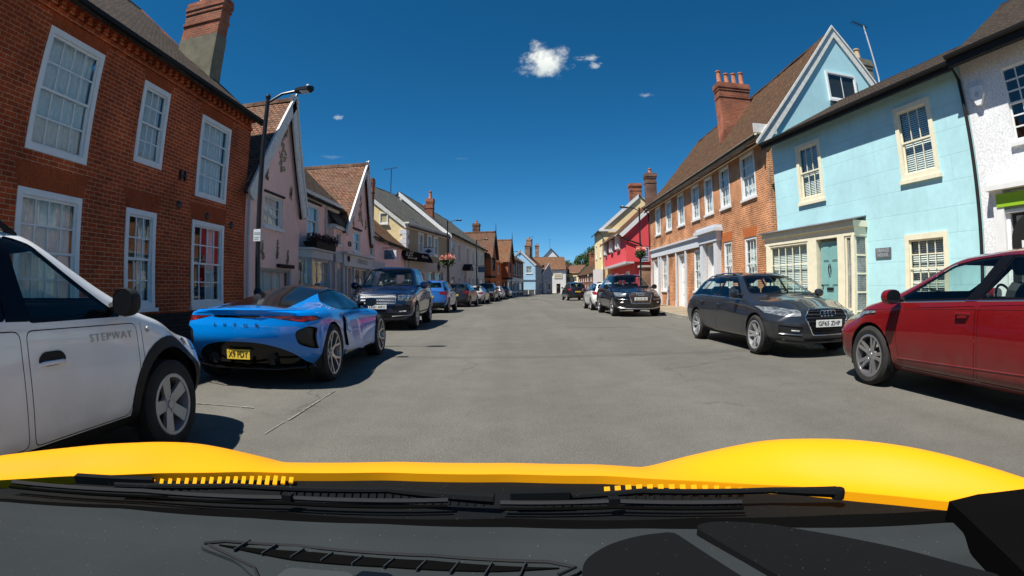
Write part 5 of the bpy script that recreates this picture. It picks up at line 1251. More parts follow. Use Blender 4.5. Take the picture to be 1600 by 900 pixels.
class Car:
    def __init__(s, name, label, cat, sp, loc, rz, group='vehicles parked along the street'):
        s.sp = sp; s.root = empty(name, (loc[0], loc[1], 0), rz); tag(s.root, label, cat, group); s.build_body()
    # ---- smooth hull
    def build_body(s):
        sp = s.sp; s.c = {k: curve(v, sp.get('smooth', {}).get(k, .07)) for k, v in sp['curves'].items()}
        c = s.c; yF, yR = sp['yF'], sp['yR']; ds = sp.get('step', .065)
        n = int((yF - yR - .1) / ds); ys = [yR, yR + .02, yR + .055] + [yR + .1 + (yF - yR - .2) * i / n for i in range(n + 1)] + [yF - .055, yF - .02, yF]
        bm = bmesh.new(); rows = []; rad = sp.get('rad', (.06, .06, .25, .10, .12))
        for y in ys:
            e = min(y - yR, yF - y); f = 1 - .06 * max(0, 1 - e / .1) ** 2
            zb, tz = c['zb'](y), c['tz'](y); te = tz - c['cr'](y); bz = min(c['bz'](y), te - .02) if not sp.get('dip') else c['bz'](y)
            sw, mw, bw, tw = c['sw'](y), c['mw'](y), c['bw'](y), c['tw'](y); zm = c['zm'](y)
            P = [(0, zb), (sw - .12, zb), (sw, zb + .10), (mw, min(zm, bz - .05)), (bw, bz), (tw, te), (0, tz)]
            zc = (zb + tz) / 2
            P = [Vector((x * f, zc + (z - zc) * (1 - (1 - f) * .7))) for x, z in P]
            path = [P[0]]; seg = (1, 0, 3, 4, 6); last = P[0]
            for i in range(1, 6):
                p, a, q = P[i], P[i - 1], P[i + 1]; la, lq = max(1e-4, (a - p).length), max(1e-4, (q - p).length); r = rad[i - 1]
                A = p + (a - p) / la * min(r, la * .45); C = p + (q - p) / lq * min(r, lq * .45)
                k = seg[i - 1]
                for t in range(1, k + 1): path.append(last.lerp(A, t / (k + 1)))
                for t in range(5): t /= 4; path.append(A * (1 - t) ** 2 + p * 2 * t * (1 - t) + C * t * t)
                last = C
            for t in range(1, 9):
                u = t / 8; x = last.x * (1 - u); path.append(Vector((x, last.y + (P[6].y - last.y) * (1 - (1 - u) ** 2))))
            rows.append([(v.x, y, v.y) for v in path])
        m = len(rows[0]); G = []
        for row in rows:
            r_ = [bm.verts.new(p) for p in row]; l_ = [r_[i] if i in (0, m - 1) else bm.verts.new((-row[i][0], row[i][1], row[i][2])) for i in range(m)]
            G.append((r_, l_))
        for (ra, la), (rb, lb) in zip(G, G[1:]):
            for i in range(m - 1):
                bm.faces.new((ra[i], rb[i], rb[i + 1], ra[i + 1])); bm.faces.new((la[i], la[i + 1], lb[i + 1], lb[i]))
        for (r_, l_), fl in ((G[0], False), (G[-1], True)):
            Mx = 16; grid = []
            for i in range(m):
                if i in (0, m - 1): grid.append([r_[i]] * (Mx + 1)); continue
                grid.append([l_[i]] + [bm.verts.new(l_[i].co.lerp(r_[i].co, j / Mx)) for j in range(1, Mx)] + [r_[i]])
            for i in range(m - 1):
                for j in range(Mx):
                    q = [grid[i][j], grid[i][j + 1], grid[i + 1][j + 1], grid[i + 1][j]]; u = []
                    for v in q:
                        if v not in u: u.append(v)
                    if len(u) > 2: bm.faces.new(u[::-1] if fl else u)
        # bend nose and tail in plan and in profile
        pf, pr = curve(sp['prof_f'], .04), curve(sp['prof_r'], .03); ff, fr = sp.get('ff', 1.0), sp.get('fr', .8)
        def ss(t): t = max(0, min(1, t)); return t * t * (3 - 2 * t)
        for v in bm.verts:
            x, y, z = v.co; hw = sp['W'] / 2
            w1 = ss((y - (yF - ff)) / ff); w2 = ss(((yR + fr) - y) / fr)
            dx = min(1, abs(x) / hw)
            v.co.y = y - w1 * (sp['cf'] * dx ** sp.get('pf', 2.6) + pf(z)) + w2 * (sp['cr'] * dx ** sp.get('pr', 2.6) + pr(z))
        if sp.get('warp'):
            for v in bm.verts: sp['warp'](v)
        bmesh.ops.recalc_face_normals(bm, faces=bm.faces); bm.normal_update()
        s.bm = bm
        o = bm.copy(); o.faces.ensure_lookup_table(); o.verts.ensure_lookup_table()
        s.ob = o; s.bvh = BVHTree.FromBMesh(o)
    def nrm(s, p):
        loc, n, i, d = s.bvh.find_nearest(p)
        f = s.ob.faces[i]; w = poly_3d_calc([v.co for v in f.verts], loc); r = Vector()
        for a, v in zip(w, f.verts): r += v.normal * a
        return r.normalized() if r.length > 1e-6 else n
    def hit(s, axis, a, b, side=1):
        if axis == 'x': o, d = Vector((side * 3, a, b)), Vector((-side, 0, 0))
        elif axis == 'y': o, d = Vector((a, side * 6, b)), Vector((0, -side, 0))
        else: o, d = Vector((a, b, 4)), Vector((0, 0, -1))
        loc, n, i, dd = s.bvh.ray_cast(o, d)
        return (loc, s.nrm(loc)) if loc is not None else (None, None)
    # ---- carve a region of the hull out along an outline
    def split(s, sb, poly, axis):
        """slice a small patch of skin along the outline: (inside, outside) as two meshes"""
        ia, ib = AX[axis]; ax = Vector((1, 0, 0) if axis == 'x' else (0, 1, 0) if axis == 'y' else (0, 0, 1))
        for p, q in zip(poly, poly[1:] + poly[:1]):
            if math.dist(p, q) < 1e-4: continue
            co = Vector((0, 0, 0)); co[ia], co[ib] = p; d = Vector((0, 0, 0)); d[ia], d[ib] = q[0] - p[0], q[1] - p[1]
            bmesh.ops.bisect_plane(sb, geom=sb.faces[:] + sb.edges[:] + sb.verts[:], dist=2e-5, plane_co=co, plane_no=d.cross(ax).normalized())
        ins, out = [], []
        for f in sb.faces:
            ce = f.calc_center_median(); (ins if inside(poly, ce[ia], ce[ib]) else out).append(f)
        return ins, out
    @staticmethod
    def copy_faces(fs, dst):
        vm = {}
        for f in fs:
            vv = []
            for v in f.verts:
                if v not in vm: vm[v] = dst.verts.new(v.co)
                vv.append(vm[v])
            try: dst.faces.new(vv)
            except ValueError: pass
    def cut(s, poly, axis, filt):
        ia, ib = AX[axis]
        x0, x1 = min(p[0] for p in poly), max(p[0] for p in poly); y0, y1 = min(p[1] for p in poly), max(p[1] for p in poly)
        fs = []
        for f in s.bm.faces:
            c = f.calc_center_median()
            if c[ia] < x0 - .25 or c[ia] > x1 + .25 or c[ib] < y0 - .25 or c[ib] > y1 + .25 or not filt(c, f.normal): continue
            ca = [v.co[ia] for v in f.verts]; cb = [v.co[ib] for v in f.verts]
            if max(ca) < x0 or min(ca) > x1 or max(cb) < y0 or min(cb) > y1: continue
            fs.append(f)
        if not fs: return None
        sb = bmesh.new(); s.copy_faces(fs, sb)
        bmesh.ops.delete(s.bm, geom=fs, context='FACES')
        ins, out = s.split(sb, poly, axis)
        s.copy_faces(out, s.bm)
        r = None
        if ins: r = bmesh.new(); s.copy_faces(ins, r)
        sb.free(); s.bm.normal_update(); return r
    def take(s, nb, name, mat, parent=None, off=0.):
        """turn carved skin into an object of its own"""
        if nb is None or not nb.faces: return None
        nl = []
        for v in nb.verts: n = s.nrm(v.co); v.co += n * off; nl.append(n)
        me = bpy.data.meshes.new(name); nb.to_mesh(me); nb.free()
        me.polygons.foreach_set('use_smooth', [True] * len(me.polygons)); me.normals_split_custom_set_from_vertices(nl)
        return link(name, me, M[mat] if isinstance(mat, str) else mat, parent or s.root)
    def panel(s, name, mat, poly, axis, side, region=None, gap=0., off=0., parent=None, gapmat='plastic', gapname='panel_gap'):
        """a region of the skin; gap>0 leaves a dark shut line round it"""
        lim = (.03 if region is None or len(region) < 3 else region[2])
        def f(c, n):
            if axis == 'x' and (c.x * side < .2 or n.x * side < .12): return False
            if axis == 'y' and n.y * side < lim: return False
            if axis == 'z' and n.z < .2: return False
            return region is None or region[0] <= c.y <= region[1]
        nb = s.cut(poly, axis, f)
        if nb is None: return None
        if gap > 0:
            ins, out = s.split(nb, shrink(poly, gap), axis); A, B_ = bmesh.new(), bmesh.new(); s.copy_faces(ins, A); s.copy_faces(out, B_); nb.free()
            o = s.take(A, name, mat, parent, off); s.take(B_, gapname, gapmat, o or parent, -.006); return o
        return s.take(nb, name, mat, parent, off)
    def rib(s, name, mat, axis, pts, r=.005, side=1, off=.0, parent=None, n=6, sub=6, closed=False):
        """thin strip lying on the skin along a drawn line"""
        P = []
        pl = list(pts) + ([pts[0]] if closed else [])
        for p, q in zip(pl, pl[1:]):
            for t in range(sub):
                a, b_ = p[0] + (q[0] - p[0]) * t / sub, p[1] + (q[1] - p[1]) * t / sub
                l, nn = s.hit(axis, a, b_, side)
                if l is not None: P.append(l + nn * off)
        l, nn = s.hit(axis, pl[-1][0], pl[-1][1], side)
        if l is not None: P.append(l + nn * off)
        if len(P) < 2: return None
        b = MB(); b.tube(P, r, n); return b.build(name, M[mat] if isinstance(mat, str) else mat, parent or s.root, smooth=True)
    def finish(s, mat, underside=True):
        bm = s.bm; nl = [s.nrm(v.co) for v in bm.verts]
        me = bpy.data.meshes.new('body'); bm.to_mesh(me)
        me.polygons.foreach_set('use_smooth', [True] * len(me.polygons)); me.normals_split_custom_set_from_vertices(nl)
        o = link('body', me, M[mat] if isinstance(mat, str) else mat, s.root)
        # inner lining so that the cabin is dark inside
        ib = bm.copy()
        ns = {v: s.nrm(v.co) for v in ib.verts}
        for v in ib.verts: v.co -= ns[v] * .03
        bmesh.ops.delete(ib, geom=[f for f in ib.faces if f.calc_center_median().z < .25], context='FACES')
        bmesh.ops.reverse_faces(ib, faces=ib.faces)
        me2 = bpy.data.meshes.new('inner_lining'); ib.to_mesh(me2); ib.free(); link('inner_lining', me2, M['trim'], o)
        bm.free(); s.ob.free(); s.body = o
        return o
def arc(cy, cz, r, a0=0, a1=360, n=28): return [(cy + r * math.cos(R(a0 + (a1 - a0) * i / n)), cz + r * math.sin(R(a0 + (a1 - a0) * i / n))) for i in range(n + (0 if abs(a1 - a0) >= 360 else 1))]
_wm = {}
def wheel_meshes(r, w, rr, style, mat):
    key = (r, w, rr, style, mat)
    if key in _wm: return _wm[key]
    def mk(b, name, m, smooth=True):
        
        bmesh.ops.recalc_face_normals(b.bm, faces=b.bm.faces); me = bpy.data.meshes.new(name); b.bm.to_mesh(me); b.bm.free()
        if smooth:
            me.polygons.foreach_set('use_smooth', [True] * len(me.polygons)); me.set_sharp_from_angle(angle=R(35))
        me.materials.append(m); return me
    N = 48; h = w / 2
    b = MB(); b.lathe([(rr, -h * .85), (rr + .012, -h), (rr + (r - rr) * .55, -h * 1.06), (r - .018, -h * .94), (r, -h * .78), (r, -h * .30), (r - .008, -h * .28), (r - .008, -h * .22), (r, -h * .20), (r, h * .20), (r - .008, h * .22), (r - .008, h * .28), (r, h * .30), (r, h * .78), (r - .018, h * .94), (rr + (r - rr) * .55, h * 1.06), (rr + .012, h), (rr, h * .85)], N, axis='x', caps=False)
    ty = mk(b, 'tyre', M['tyre'])
    b = MB(); b.lathe([(rr - .0, h * .99), (rr + .008, h * .96), (rr + .004, h * .84)], N, axis='x', caps=False); 
    b.lathe([(rr + .001, h * .98), (rr - .018, h * .95), (rr - .028, h * .4), (rr - .03, -h * .8)], N, axis='x', caps=False)
    # hub and spokes
    hx = h * .62; b.lathe([(.0, hx + .012), (.03, hx + .012), (.034, hx), (.075, hx - .004), (.085, hx - .03)], 20, axis='x', caps=False)
    def spoke(a0, a1, r0, r1, w0, w1, x0, x1, t=.03):
        c0, s0, c1, s1 = math.cos(a0), math.sin(a0), math.cos(a1), math.sin(a1)
        p0, p1 = Vector((0, c0 * r0, s0 * r0)), Vector((0, c1 * r1, s1 * r1)); d = (p1 - p0).normalized(); n_ = Vector((0, -d.z, d.y))
        A = [(p0 + n_ * w0 / 2, x0), (p0 - n_ * w0 / 2, x0), (p1 - n_ * w1 / 2, x1), (p1 + n_ * w1 / 2, x1)]
        b.prism([(x, p.y, p.z) for p, x in A], (-t, 0, 0))
    if style == 'star5':
        for i in range(5): a = 2 * PI * i / 5 + PI / 2; spoke(a, a, .05, rr - .012, .075, .10, hx, h * .88, .03)
    elif style == 'twin5':
        for i in range(5):
            a = 2 * PI * i / 5 + PI / 2
            for k in (-1, 1): spoke(a + k * .20, a + k * .17, .06, rr - .012, .034, .042, hx, h * .90, .028)
    elif style == 'y5':
        for i in range(5):
            a = 2 * PI * i / 5 + PI / 2
            spoke(a, a, .04, rr * .55, .05, .035, hx, h * .8, .03)
            for k in (-1, 1): spoke(a + k * .05, a + k * .26, rr * .5, rr - .010, .026, .03, h * .77, h * .93, .03)
    elif style == 'multi10':
        for i in range(10): a = 2 * PI * i / 10; spoke(a, a + .05, .05, rr - .012, .03, .04, hx, h * .9, .03)
    else:
        for i in range(7):
            a = 2 * PI * i / 7; spoke(a, a, .05, rr - .012, .05, .06, hx, h * .88, .03)
    for i in range(5):
        a = 2 * PI * i / 5 + PI / 2 + .6; b.lathe([(.0, hx + .008), (.011, hx + .006), (.011, hx - .01)], 6, (0, math.cos(a) * .052, math.sin(a) * .052), 'x')
    rim = mk(b, 'rim', M[mat])
    b = MB(); b.lathe([(.02, h * .12), (rr * .72, h * .12), (rr * .72, h * .02), (.02, h * .02)], 32, axis='x', caps=False); disc = mk(b, 'brake_disc', M['disc'])
    b = MB(); b.lathe([(0, -h * .2), (rr - .032, -h * .2), (rr - .032, -h * .22)], 32, axis='x'); bk = mk(b, 'inner_wheel', M['plastic'])
    _wm[key] = (rim, ty, disc, bk); return _wm[key]
def add_wheels(car, ya, yb, track, r=.33, w=.215, rr=.225, style='twin5', mat='rim', track_r=None):
    for y in (ya, yb):
        tr = track if y == ya else (track_r or track)
        for sgn in (1, -1):
            rim, ty, disc, bk = wheel_meshes(r, w, rr, style, mat)
            o = link('wheel', rim, None, car.root, (sgn * (tr - w / 2), y, r)); o.rotation_euler = (rnd.uniform(0, 6.28) * 0 + .3 * sgn, 0, 0 if sgn > 0 else PI)
            link('tyre', ty, None, o); link('brake_disc', disc, None, o); link('inner_wheel', bk, None, o)
def arches(car, ya, yb, r, zc, lip=None, lipw=.05, track=.9, filt_z=None):
    for y in (ya, yb):
        rr = r if isinstance(r, (int, float)) else r[0 if y == ya else 1]
        for sgn in (1, -1):
            poly = arc(y, zc, rr)
            if lip:
                nb = car.cut(arc(y, zc, rr + lipw, n=32), 'x', lambda c, n: c.x * sgn > .35)
                ins, out = car.split(nb, poly, 'x'); ring = bmesh.new(); car.copy_faces(out, ring); nb.free(); car.take(ring, 'wheel_arch_trim', lip, None, .008)
            else:
                nb = car.cut(poly, 'x', lambda c, n: c.x * sgn > .35)
                if nb: nb.free()
            b = MB(); a0 = -20; pts = arc(y, zc, rr + .004, a0, 180 - a0, 20)
            xo = min(abs(x) for x in [car.hit('x', y + (rr + .02) * math.cos(R(a)), zc + (rr + .02) * math.sin(R(a)), sgn)[0].x if car.hit('x', y + (rr + .02) * math.cos(R(a)), zc + (rr + .02) * math.sin(R(a)), sgn)[0] is not None else 2 for a in (15, 50, 90, 130, 165)]) - .012
            xi = .5
            for p, q in zip(pts, pts[1:]): b.face([(sgn * xi, *p), (sgn * xo, *p), (sgn * xo, *q), (sgn * xi, *q)])
            b.face([(sgn * xi, *p) for p in pts]); b.build('wheel_arch_liner', M['plastic'], car.root)
def number_plate(car, textstr, z, front, yellow, w=.52, h=.111, tilt=None, x=0., sink=.0):
    sd = 1 if front else -1
    l, n = car.hit('y', x, z, sd)
    up = car.hit('y', x, z + h / 2, sd)[0]; dn = car.hit('y', x, z - h / 2, sd)[0]
    yo = max(l.y, up.y, dn.y) if front else min(l.y, up.y, dn.y)
    b = MB(); b.box(-w / 2, w / 2, -.006, .006, -h / 2, h / 2)
    p = b.build('number_plate', M['plateY' if yellow else 'plateW'], car.root, (x, yo + sd * (.010 - sink), z), rot=(0, 0, PI if front else 0))
    text('lettering', textstr, M['plateink'], p, width=w * .86, height=h * .64, loc=(0, -.0065, 0), depth=.002, bold=.012)
    return p
def mirror(car, y, z, sgn, mat, out=.16, size=(.10, .11, .085), capmat='plastic'):
    l, n = car.hit('x', y, z, sgn); 
    if l is None: return
    b = MB(); x0 = l.x; xo = x0 + sgn * out; a, d, hgt = size
    b.tube([(x0 - sgn * .02, y, z - .01), (x0 + sgn * out * .45, y, z + .01)], [.035, .028], 8)
    arm = b.build('door_mirror', M[capmat], car.root, smooth=True)
    b = MB(); n_ = 10
    prof = [(0.02, d * .5), (.72, d * .42), (.95, d * .15), (1.0, -d * .25), (.93, -d * .5)]
    rings = []
    for k, dy in prof:
        rings.append([(xo + sgn * a * k * math.cos(t) * (1.0) * (1 if math.cos(t) * 1 > 0 else .85), y + dy, z + .03 + hgt * k * math.copysign(abs(math.sin(t)) ** .7, math.sin(t)) * .95) for t in [2 * PI * i / 16 for i in range(16)]])
    vr = [[b.bm.verts.new(p) for p in r_] for r_ in rings]
    for p, q in zip(vr, vr[1:]):
        for i in range(16): b.bm.faces.new((p[i], p[(i + 1) % 16], q[(i + 1) % 16], q[i]))
    b.bm.faces.new(vr[0]); 
    shell = b.build('mirror_shell', M[mat] if isinstance(mat, str) else mat, arm, smooth=True)
    b = MB(); b.face([(xo + sgn * a * .88 * math.cos(t), y - d * .5 + .002, z + .03 + hgt * .86 * math.copysign(abs(math.sin(t)) ** .7, math.sin(t))) for t in [2 * PI * i / 16 for i in range(16)]]); b.build('mirror_glass', M['mirror'], arm)
def door_handle(car, y, z, sgn, mat, w=.17, parent=None):
    l, n = car.hit('x', y, z, sgn)
    if l is None: return
    b = MB(); b.tube([(l.x - sgn * .01, y - w / 2, z), (l.x + sgn * .035, y - w * .38, z + .004), (l.x + sgn * .038, y + w * .38, z + .004), (l.x - sgn * .01, y + w / 2, z)], .014, 8)
    b.build('handle', M[mat] if isinstance(mat, str) else mat, parent or car.root, smooth=True)
def seats(car, y, z, mat='seat', n=2, w=.5, hr=True, dx=.38):
    for k in range(n):
        x = (k - (n - 1) / 2) * dx * 2 if n > 1 else 0
        b = MB(); b.prism([(x - .24, y + .25, z), (x + .24, y + .25, z), (x + .23, y - .22, z), (x - .23, y - .22, z)], (0, 0, .16))
        b.prism([(x - .24, y - .12, z + .12), (x + .24, y - .12, z + .12), (x + .21, y - .32, z + .66), (x + .15, y - .34, z + .72), (x - .15, y - .34, z + .72), (x - .21, y - .32, z + .66)], (0, -.11, -.02))
        st = b.build('seat', M[mat], car.root)
        if hr:
            b = MB(); b.lathe([(.0, -.10), (.09, -.095), (.13, -.04), (.13, .05), (.09, .10), (.0, .11)], 12, (x, y - .40, z + .88)); hh = b.build('headrest', M[mat], st, smooth=True)
            b = MB(); b.tube([(x, y - .39, z + .70), (x, y - .40, z + .80)], .018, 5); b.build('headrest_stalk', M['chrome'], st)
def cabin(car, yc, zc, hw, x_wheel=.38, zs=.42, ys=(.1, -.85), mat='seat', floor=None):
    b = MB(); b.prism([(-hw, yc + .25, zc - .06), (-hw, yc - .32, zc - .02), (-hw, yc - .45, zc - .2), (-hw, yc - .3, zc - .5), (-hw, yc + .2, zc - .5)], (2 * hw, 0, 0)); b.build('dashboard', M['trim'], car.root)
    c = Vector((x_wheel, yc - .56, zc - .03)); b = MB(); pts = []
    for i in range(25): a = 2 * PI * i / 24; pts.append(c + Vector((.185 * math.cos(a), .18 * math.sin(a) * .35, .18 * math.sin(a) * .94)))
    b.tube(pts, .015, 6, caps=False); 
    for a in (R(0), R(180), R(270)): b.tube([c, c + Vector((.18 * math.cos(a), .18 * math.sin(a) * .35, .18 * math.sin(a) * .94))], .014, 5)
    b.tube([c, c + Vector((0, .2, -.1))], .05, 8); b.build('steering_wheel', M['trim'], car.root, smooth=True)
    for y in ys: seats(car, y, zs, mat)
    b = MB(); b.box(-hw, hw, yc - 2.4, yc + .3, .25, .28); b.build('cabin_floor', M['trim'], car.root)
    b = MB(); z = zc + .33; b.prism([(-.12, yc - .62, z), (.12, yc - .62, z), (.12, yc - .60, z + .07), (-.12, yc - .60, z + .07)], (0, .03, 0)); b.tube([(0, yc - .6, z + .05), (0, yc - .56, z + .10)], .012, 5); b.build('interior_mirror', M['trim'], car.root)
def exhaust(car, x, z, r=.045, mat='chrome'):
    l, n = car.hit('y', x, z, -1); b = MB(); y = l.y
    b.lathe([(r, .0 + y - .025), (r + .006, y - .03), (r - .006, y - .03), (r - .008, y + .05), (0, y + .05)], 18, (x, 0, z), 'y'); return b.build('exhaust_tip', M[mat], car.root, smooth=True)
def underbody(car, y0, y1, hw, z=.2):
    hw -= .14; y0 = car.sp['yR'] + .62; y1 = car.sp['yF'] - .7; b = MB(); b.box(-hw, hw, y0, y1, z + .03, z + .08); b.build('underbody', M['plastic'], car.root)
# ================================================================== vehicles
def spec(L, W, H, zc, yc, yrf, yrr, zrr, yt, zt, zt2, zh, belt, twr, twh, twd, zb=.20, **kw):
    yF, yR = L / 2, -L / 2; hw = W / 2
    cv = dict(
        tz=[(yR, zt2), (yt, zt), (yrr, zrr), ((yrr + yrf) / 2 + .1, H), (yrf, H - .045), (yc, zc), (yc + (yF - yc) * .45, zc - (zc - zh) * .30), (yF - .12, zh + .02), (yF, zh)],
        bz=belt, cr=[(yR, .04), (yrr, .055), (yrf, .055), (yc, .06), (yF, .05)],
        tw=[(yR, twd), (yt, twd), (yrr, twr - .04), ((yrr + yrf) / 2, twr), (yrf, twr), (yc, twh), (yF - .5, twh - .02), (yF, twh - .10)],
        bw=[(yR, hw - .10), (yR + .5, hw - .04), (0, hw - .035), (yF - .8, hw - .05), (yF, hw - .10)],
        mw=[(yR, hw - .02), (yR + .6, hw), (0, hw - .012), (yF - .8, hw), (yF, hw - .02)],
        sw=[(yR, hw - .10), (yR + .7, hw - .05), (0, hw - .06), (yF - .7, hw - .05), (yF, hw - .10)],
        zm=[(yR, .62), (0, .62), (yF, .58)], zb=[(yR, zb + .06), (yR + .5, zb), (yF - .5, zb), (yF, zb + .02)])
    cv.update(kw.pop('cv', {}))
    d = dict(yF=yF, yR=yR, W=W, curves=cv, prof_f=[(.15, .10), (.35, .02), (.55, 0), (zh - .12, .03), (zh, .10), (1.3, .14)], prof_r=[(.15, .10), (.35, .02), (.6, 0), (.85, .06), (1.0, .10), (1.6, .14)], cf=.36, cr=.26)
    d.update(kw); return d
def wpoly(car, pts, r=.04, top=.03, bot=.02):
    c = car.c; out = []
    for y, f in pts:
        te = c['tz'](y) - c['cr'](y); b_ = min(c['bz'](y), te - .02) + bot; out.append((y, b_ + (te - top - b_) * f, r))
    return rpoly(out, r)
def glasshouse(car, wins, ws, rw, glass='carglass', glass_rear=None, trim='gloss', gap=.022, wsx=.05):
    """side windows, windscreen and rear window, each with its black surround"""
    for pts in wins:
        for sg in (1, -1):
            poly = wpoly(car, pts)
            o = car.panel('side_window', glass_rear if (glass_rear and pts[0][1] == 0 and pts[0][0] < -.3) else glass, poly, 'x', sg, gap=gap, off=-.004, gapmat=trim, gapname='window_surround', region=(-9, 9))
    if len(wins) > 1:      # black pillars between the side windows
        for w0, w1 in zip(wins, wins[1:]):
            for sg in (1, -1): car.panel('window_pillar', trim, wpoly(car, [(w0[-1][0] + .006, 0), (w0[-2][0] + .006, 1), (w1[1][0] - .006, min(1, w1[1][1] + .02)), (w1[0][0] - .006, 0)], 0.), 'x', sg, (-9, 9))
    c = car.c
    if ws:
        ya, yb = ws      # base y, top y
        z0, z1 = c['tz'](ya) - .0, c['tz'](yb) - .045; x0, x1 = c['tw'](ya) - wsx * .6, c['tw'](yb) - wsx
        poly = rpoly([(-x0, z0, .07), (x0, z0, .07), (x1, z1, .06), (-x1, z1, .06)])
        car.panel('windscreen', glass, poly, 'y', 1, (yb - .25, ya + .25, .10), gap=gap * 1.3, off=-.003, gapmat='gloss', gapname='screen_surround')
    if rw:
        ya, yb = rw
        z0, z1 = c['tz'](ya), c['tz'](yb) - .05; x0, x1 = c['tw'](ya) - wsx * 1.6, c['tw'](yb) - wsx * 1.2
        poly = rpoly([(-x0, z0, .07), (x0, z0, .07), (x1, z1, .06), (-x1, z1, .06)])
        car.panel('rear_window', glass_rear or glass, poly, 'y', -1, (ya - .45, yb + .35, .05), gap=gap * 1.3, off=-.003, gapmat='gloss', gapname='screen_surround')
def lamps(car, name, mat, poly, front, gap=.008, off=-.002, region=None, gapmat='gloss', r=.02):
    for sg in (1, -1):
        p = rpoly([(x * sg, z) for x, z in poly], r)
        car.panel(name, mat, p, 'y', 1 if front else -1, region or ((car.sp['yF'] - 1.0, 9, .02) if front else (-9, car.sp['yR'] + .8, .02)), gap=gap, off=off, gapmat=gapmat, gapname='lamp_surround')
def wipers(car, ya, z, n=2):
    for k, x in enumerate((-.15, .45)):
        l0, _ = car.hit('z', x, ya + .02); l1, _ = car.hit('z', x - .55, ya - .10)
        if l0 is None or l1 is None: continue
        b = MB(); b.tube([l0 + Vector((0, 0, .02)), l1 + Vector((0, 0, .02))], .009, 5); b.build('wiper', M['plastic'], car.root)
def sidepanels(car, doors, paint, gap=.005, handles=(), hmat=None):
    for j, poly in enumerate(doors):
        for sg in (1, -1):
            d = car.panel('door', paint, rpoly(poly, .05), 'x', sg, (-9, 9), gap=gap, gapname='door_gap')
            if d and j < len(handles): door_handle(car, *handles[j], sg, hmat or paint, parent=d)
def fuel_cap(car, y, z, sg, r=.085): car.rib('fuel_cap_line', 'plastic', 'x', [(y + r * math.cos(t * .628), z + r * math.sin(t * .628)) for t in range(10)], .003, sg, 0, sub=2, closed=True)

# ---------------------------------------------------------------- charcoal estate car (right, facing us)
P_char = m_carpaint('charcoal_metallic_paint', (.026, .030, .038), .35, .34)
sp = spec(4.72, 1.83, 1.43, .985, 1.02, .18, -1.72, 1.365, -2.20, 1.02, .95, .78, [(-2.36, .86), (-1.6, .965), (0, .925), (.95, .885), (1.5, .83), (2.36, .62)], .56, .74, .70)
c = Car('estate_car', 'charcoal grey estate car with four ring badge facing us by the turquoise house', 'car', sp, (4.93, 9.10), PI)
ya, yb = 1.40, -1.40
glasshouse(c, [[(.80, 0), (.10, 1), (-.28, 1), (-.28, 0)], [(-.36, 0), (-.36, 1), (-1.05, 1), (-1.16, 0)], [(-1.23, 0), (-1.12, 1), (-1.62, .98), (-1.98, .12), (-1.90, 0)]], (1.0, .20), (-2.14, -1.75), trim='gloss')
arches(c, ya, yb, .375, .325)
sidepanels(c, [[(.86, .26), (.94, .55), (.92, .865), (-.31, .915), (-.31, .26)], [(-.33, .26), (-.33, .918), (-1.14, .945), (-1.02, .68), (-.94, .45), (-.90, .26)]], P_char, handles=[(-.12, .80), (-1.0, .84)])
c.panel('grille', 'mesh', rpoly([(-.34, .755), (.34, .755), (.42, .64), (.29, .37), (-.29, .37), (-.42, .64)], .03), 'y', 1, (1.6, 9, .02), off=-.012)
gp = rpoly([(-.345, .76), (.345, .76), (.428, .64), (.295, .365), (-.295, .365), (-.428, .64)], .03)
c.rib('grille_surround', 'chrome', 'y', gp, .011, 1, .0, closed=True, sub=2)
for z in (.42, .47, .52, .57, .62, .67, .72):
    wx = .285 + (.42 - .29) * min(1, (z - .37) / .27) if z < .64 else .42 - (z - .64) * .7; c.rib('grille_bar', 'gloss', 'y', [(-wx, z), (wx, z)], .008, 1, .002, sub=14)
for i in range(4):
    l, n = c.hit('y', -.105 + i * .07, .70, 1); b = MB(); pts = [(l.x + .048 * math.cos(t * PI / 12), c.hit('y', 0, .7, 1)[0].y + .014, .70 + .048 * math.sin(t * PI / 12)) for t in range(25)]; b.tube(pts, .0075, 6, caps=False); b.build('ring_badge', M['chrome'], c.root, smooth=True)
lamps(c, 'headlight', 'headlamp', [(.47, .765), (.62, .79), (.885, .83), (.87, .70), (.70, .645), (.475, .655)], True)
lamps(c, 'bumper_intake', 'mesh', [(.46, .49), (.82, .53), (.80, .36), (.50, .345)], True, off=-.012, gapmat='plastic')
for sg in (1, -1): c.rib('intake_blade', 'chrome', 'y', [(sg * .48, .375), (sg * .80, .395)], .008, 1, .006, sub=8); c.rib('fog_lamp', 'amber', 'y', [(sg * .52, .43), (sg * .64, .44)], .016, 1, .0, sub=4)
c.panel('lower_grille', 'mesh', rpoly([(-.45, .315), (.45, .315), (.40, .27), (-.40, .27)], .01), 'y', 1, (1.6, 9, .0), off=-.01)
c.rib('bumper_lip', P_char.name and 'gloss', 'y', [(-.85, .31), (-.5, .265), (.5, .265), (.85, .31)], .012, 1, .004, sub=10)
for sg in (1, -1): c.rib('bonnet_line', 'plastic', 'z', [(sg * .80, 1.15), (sg * .74, 1.75), (sg * .60, 2.15)], .004, 1, -.001, sub=10); c.rib('bonnet_crease', P_char.name and 'gloss', 'z', [(sg * .42, 1.1), (sg * .40, 2.1)], .002, 1, -.001, sub=8) if False else None
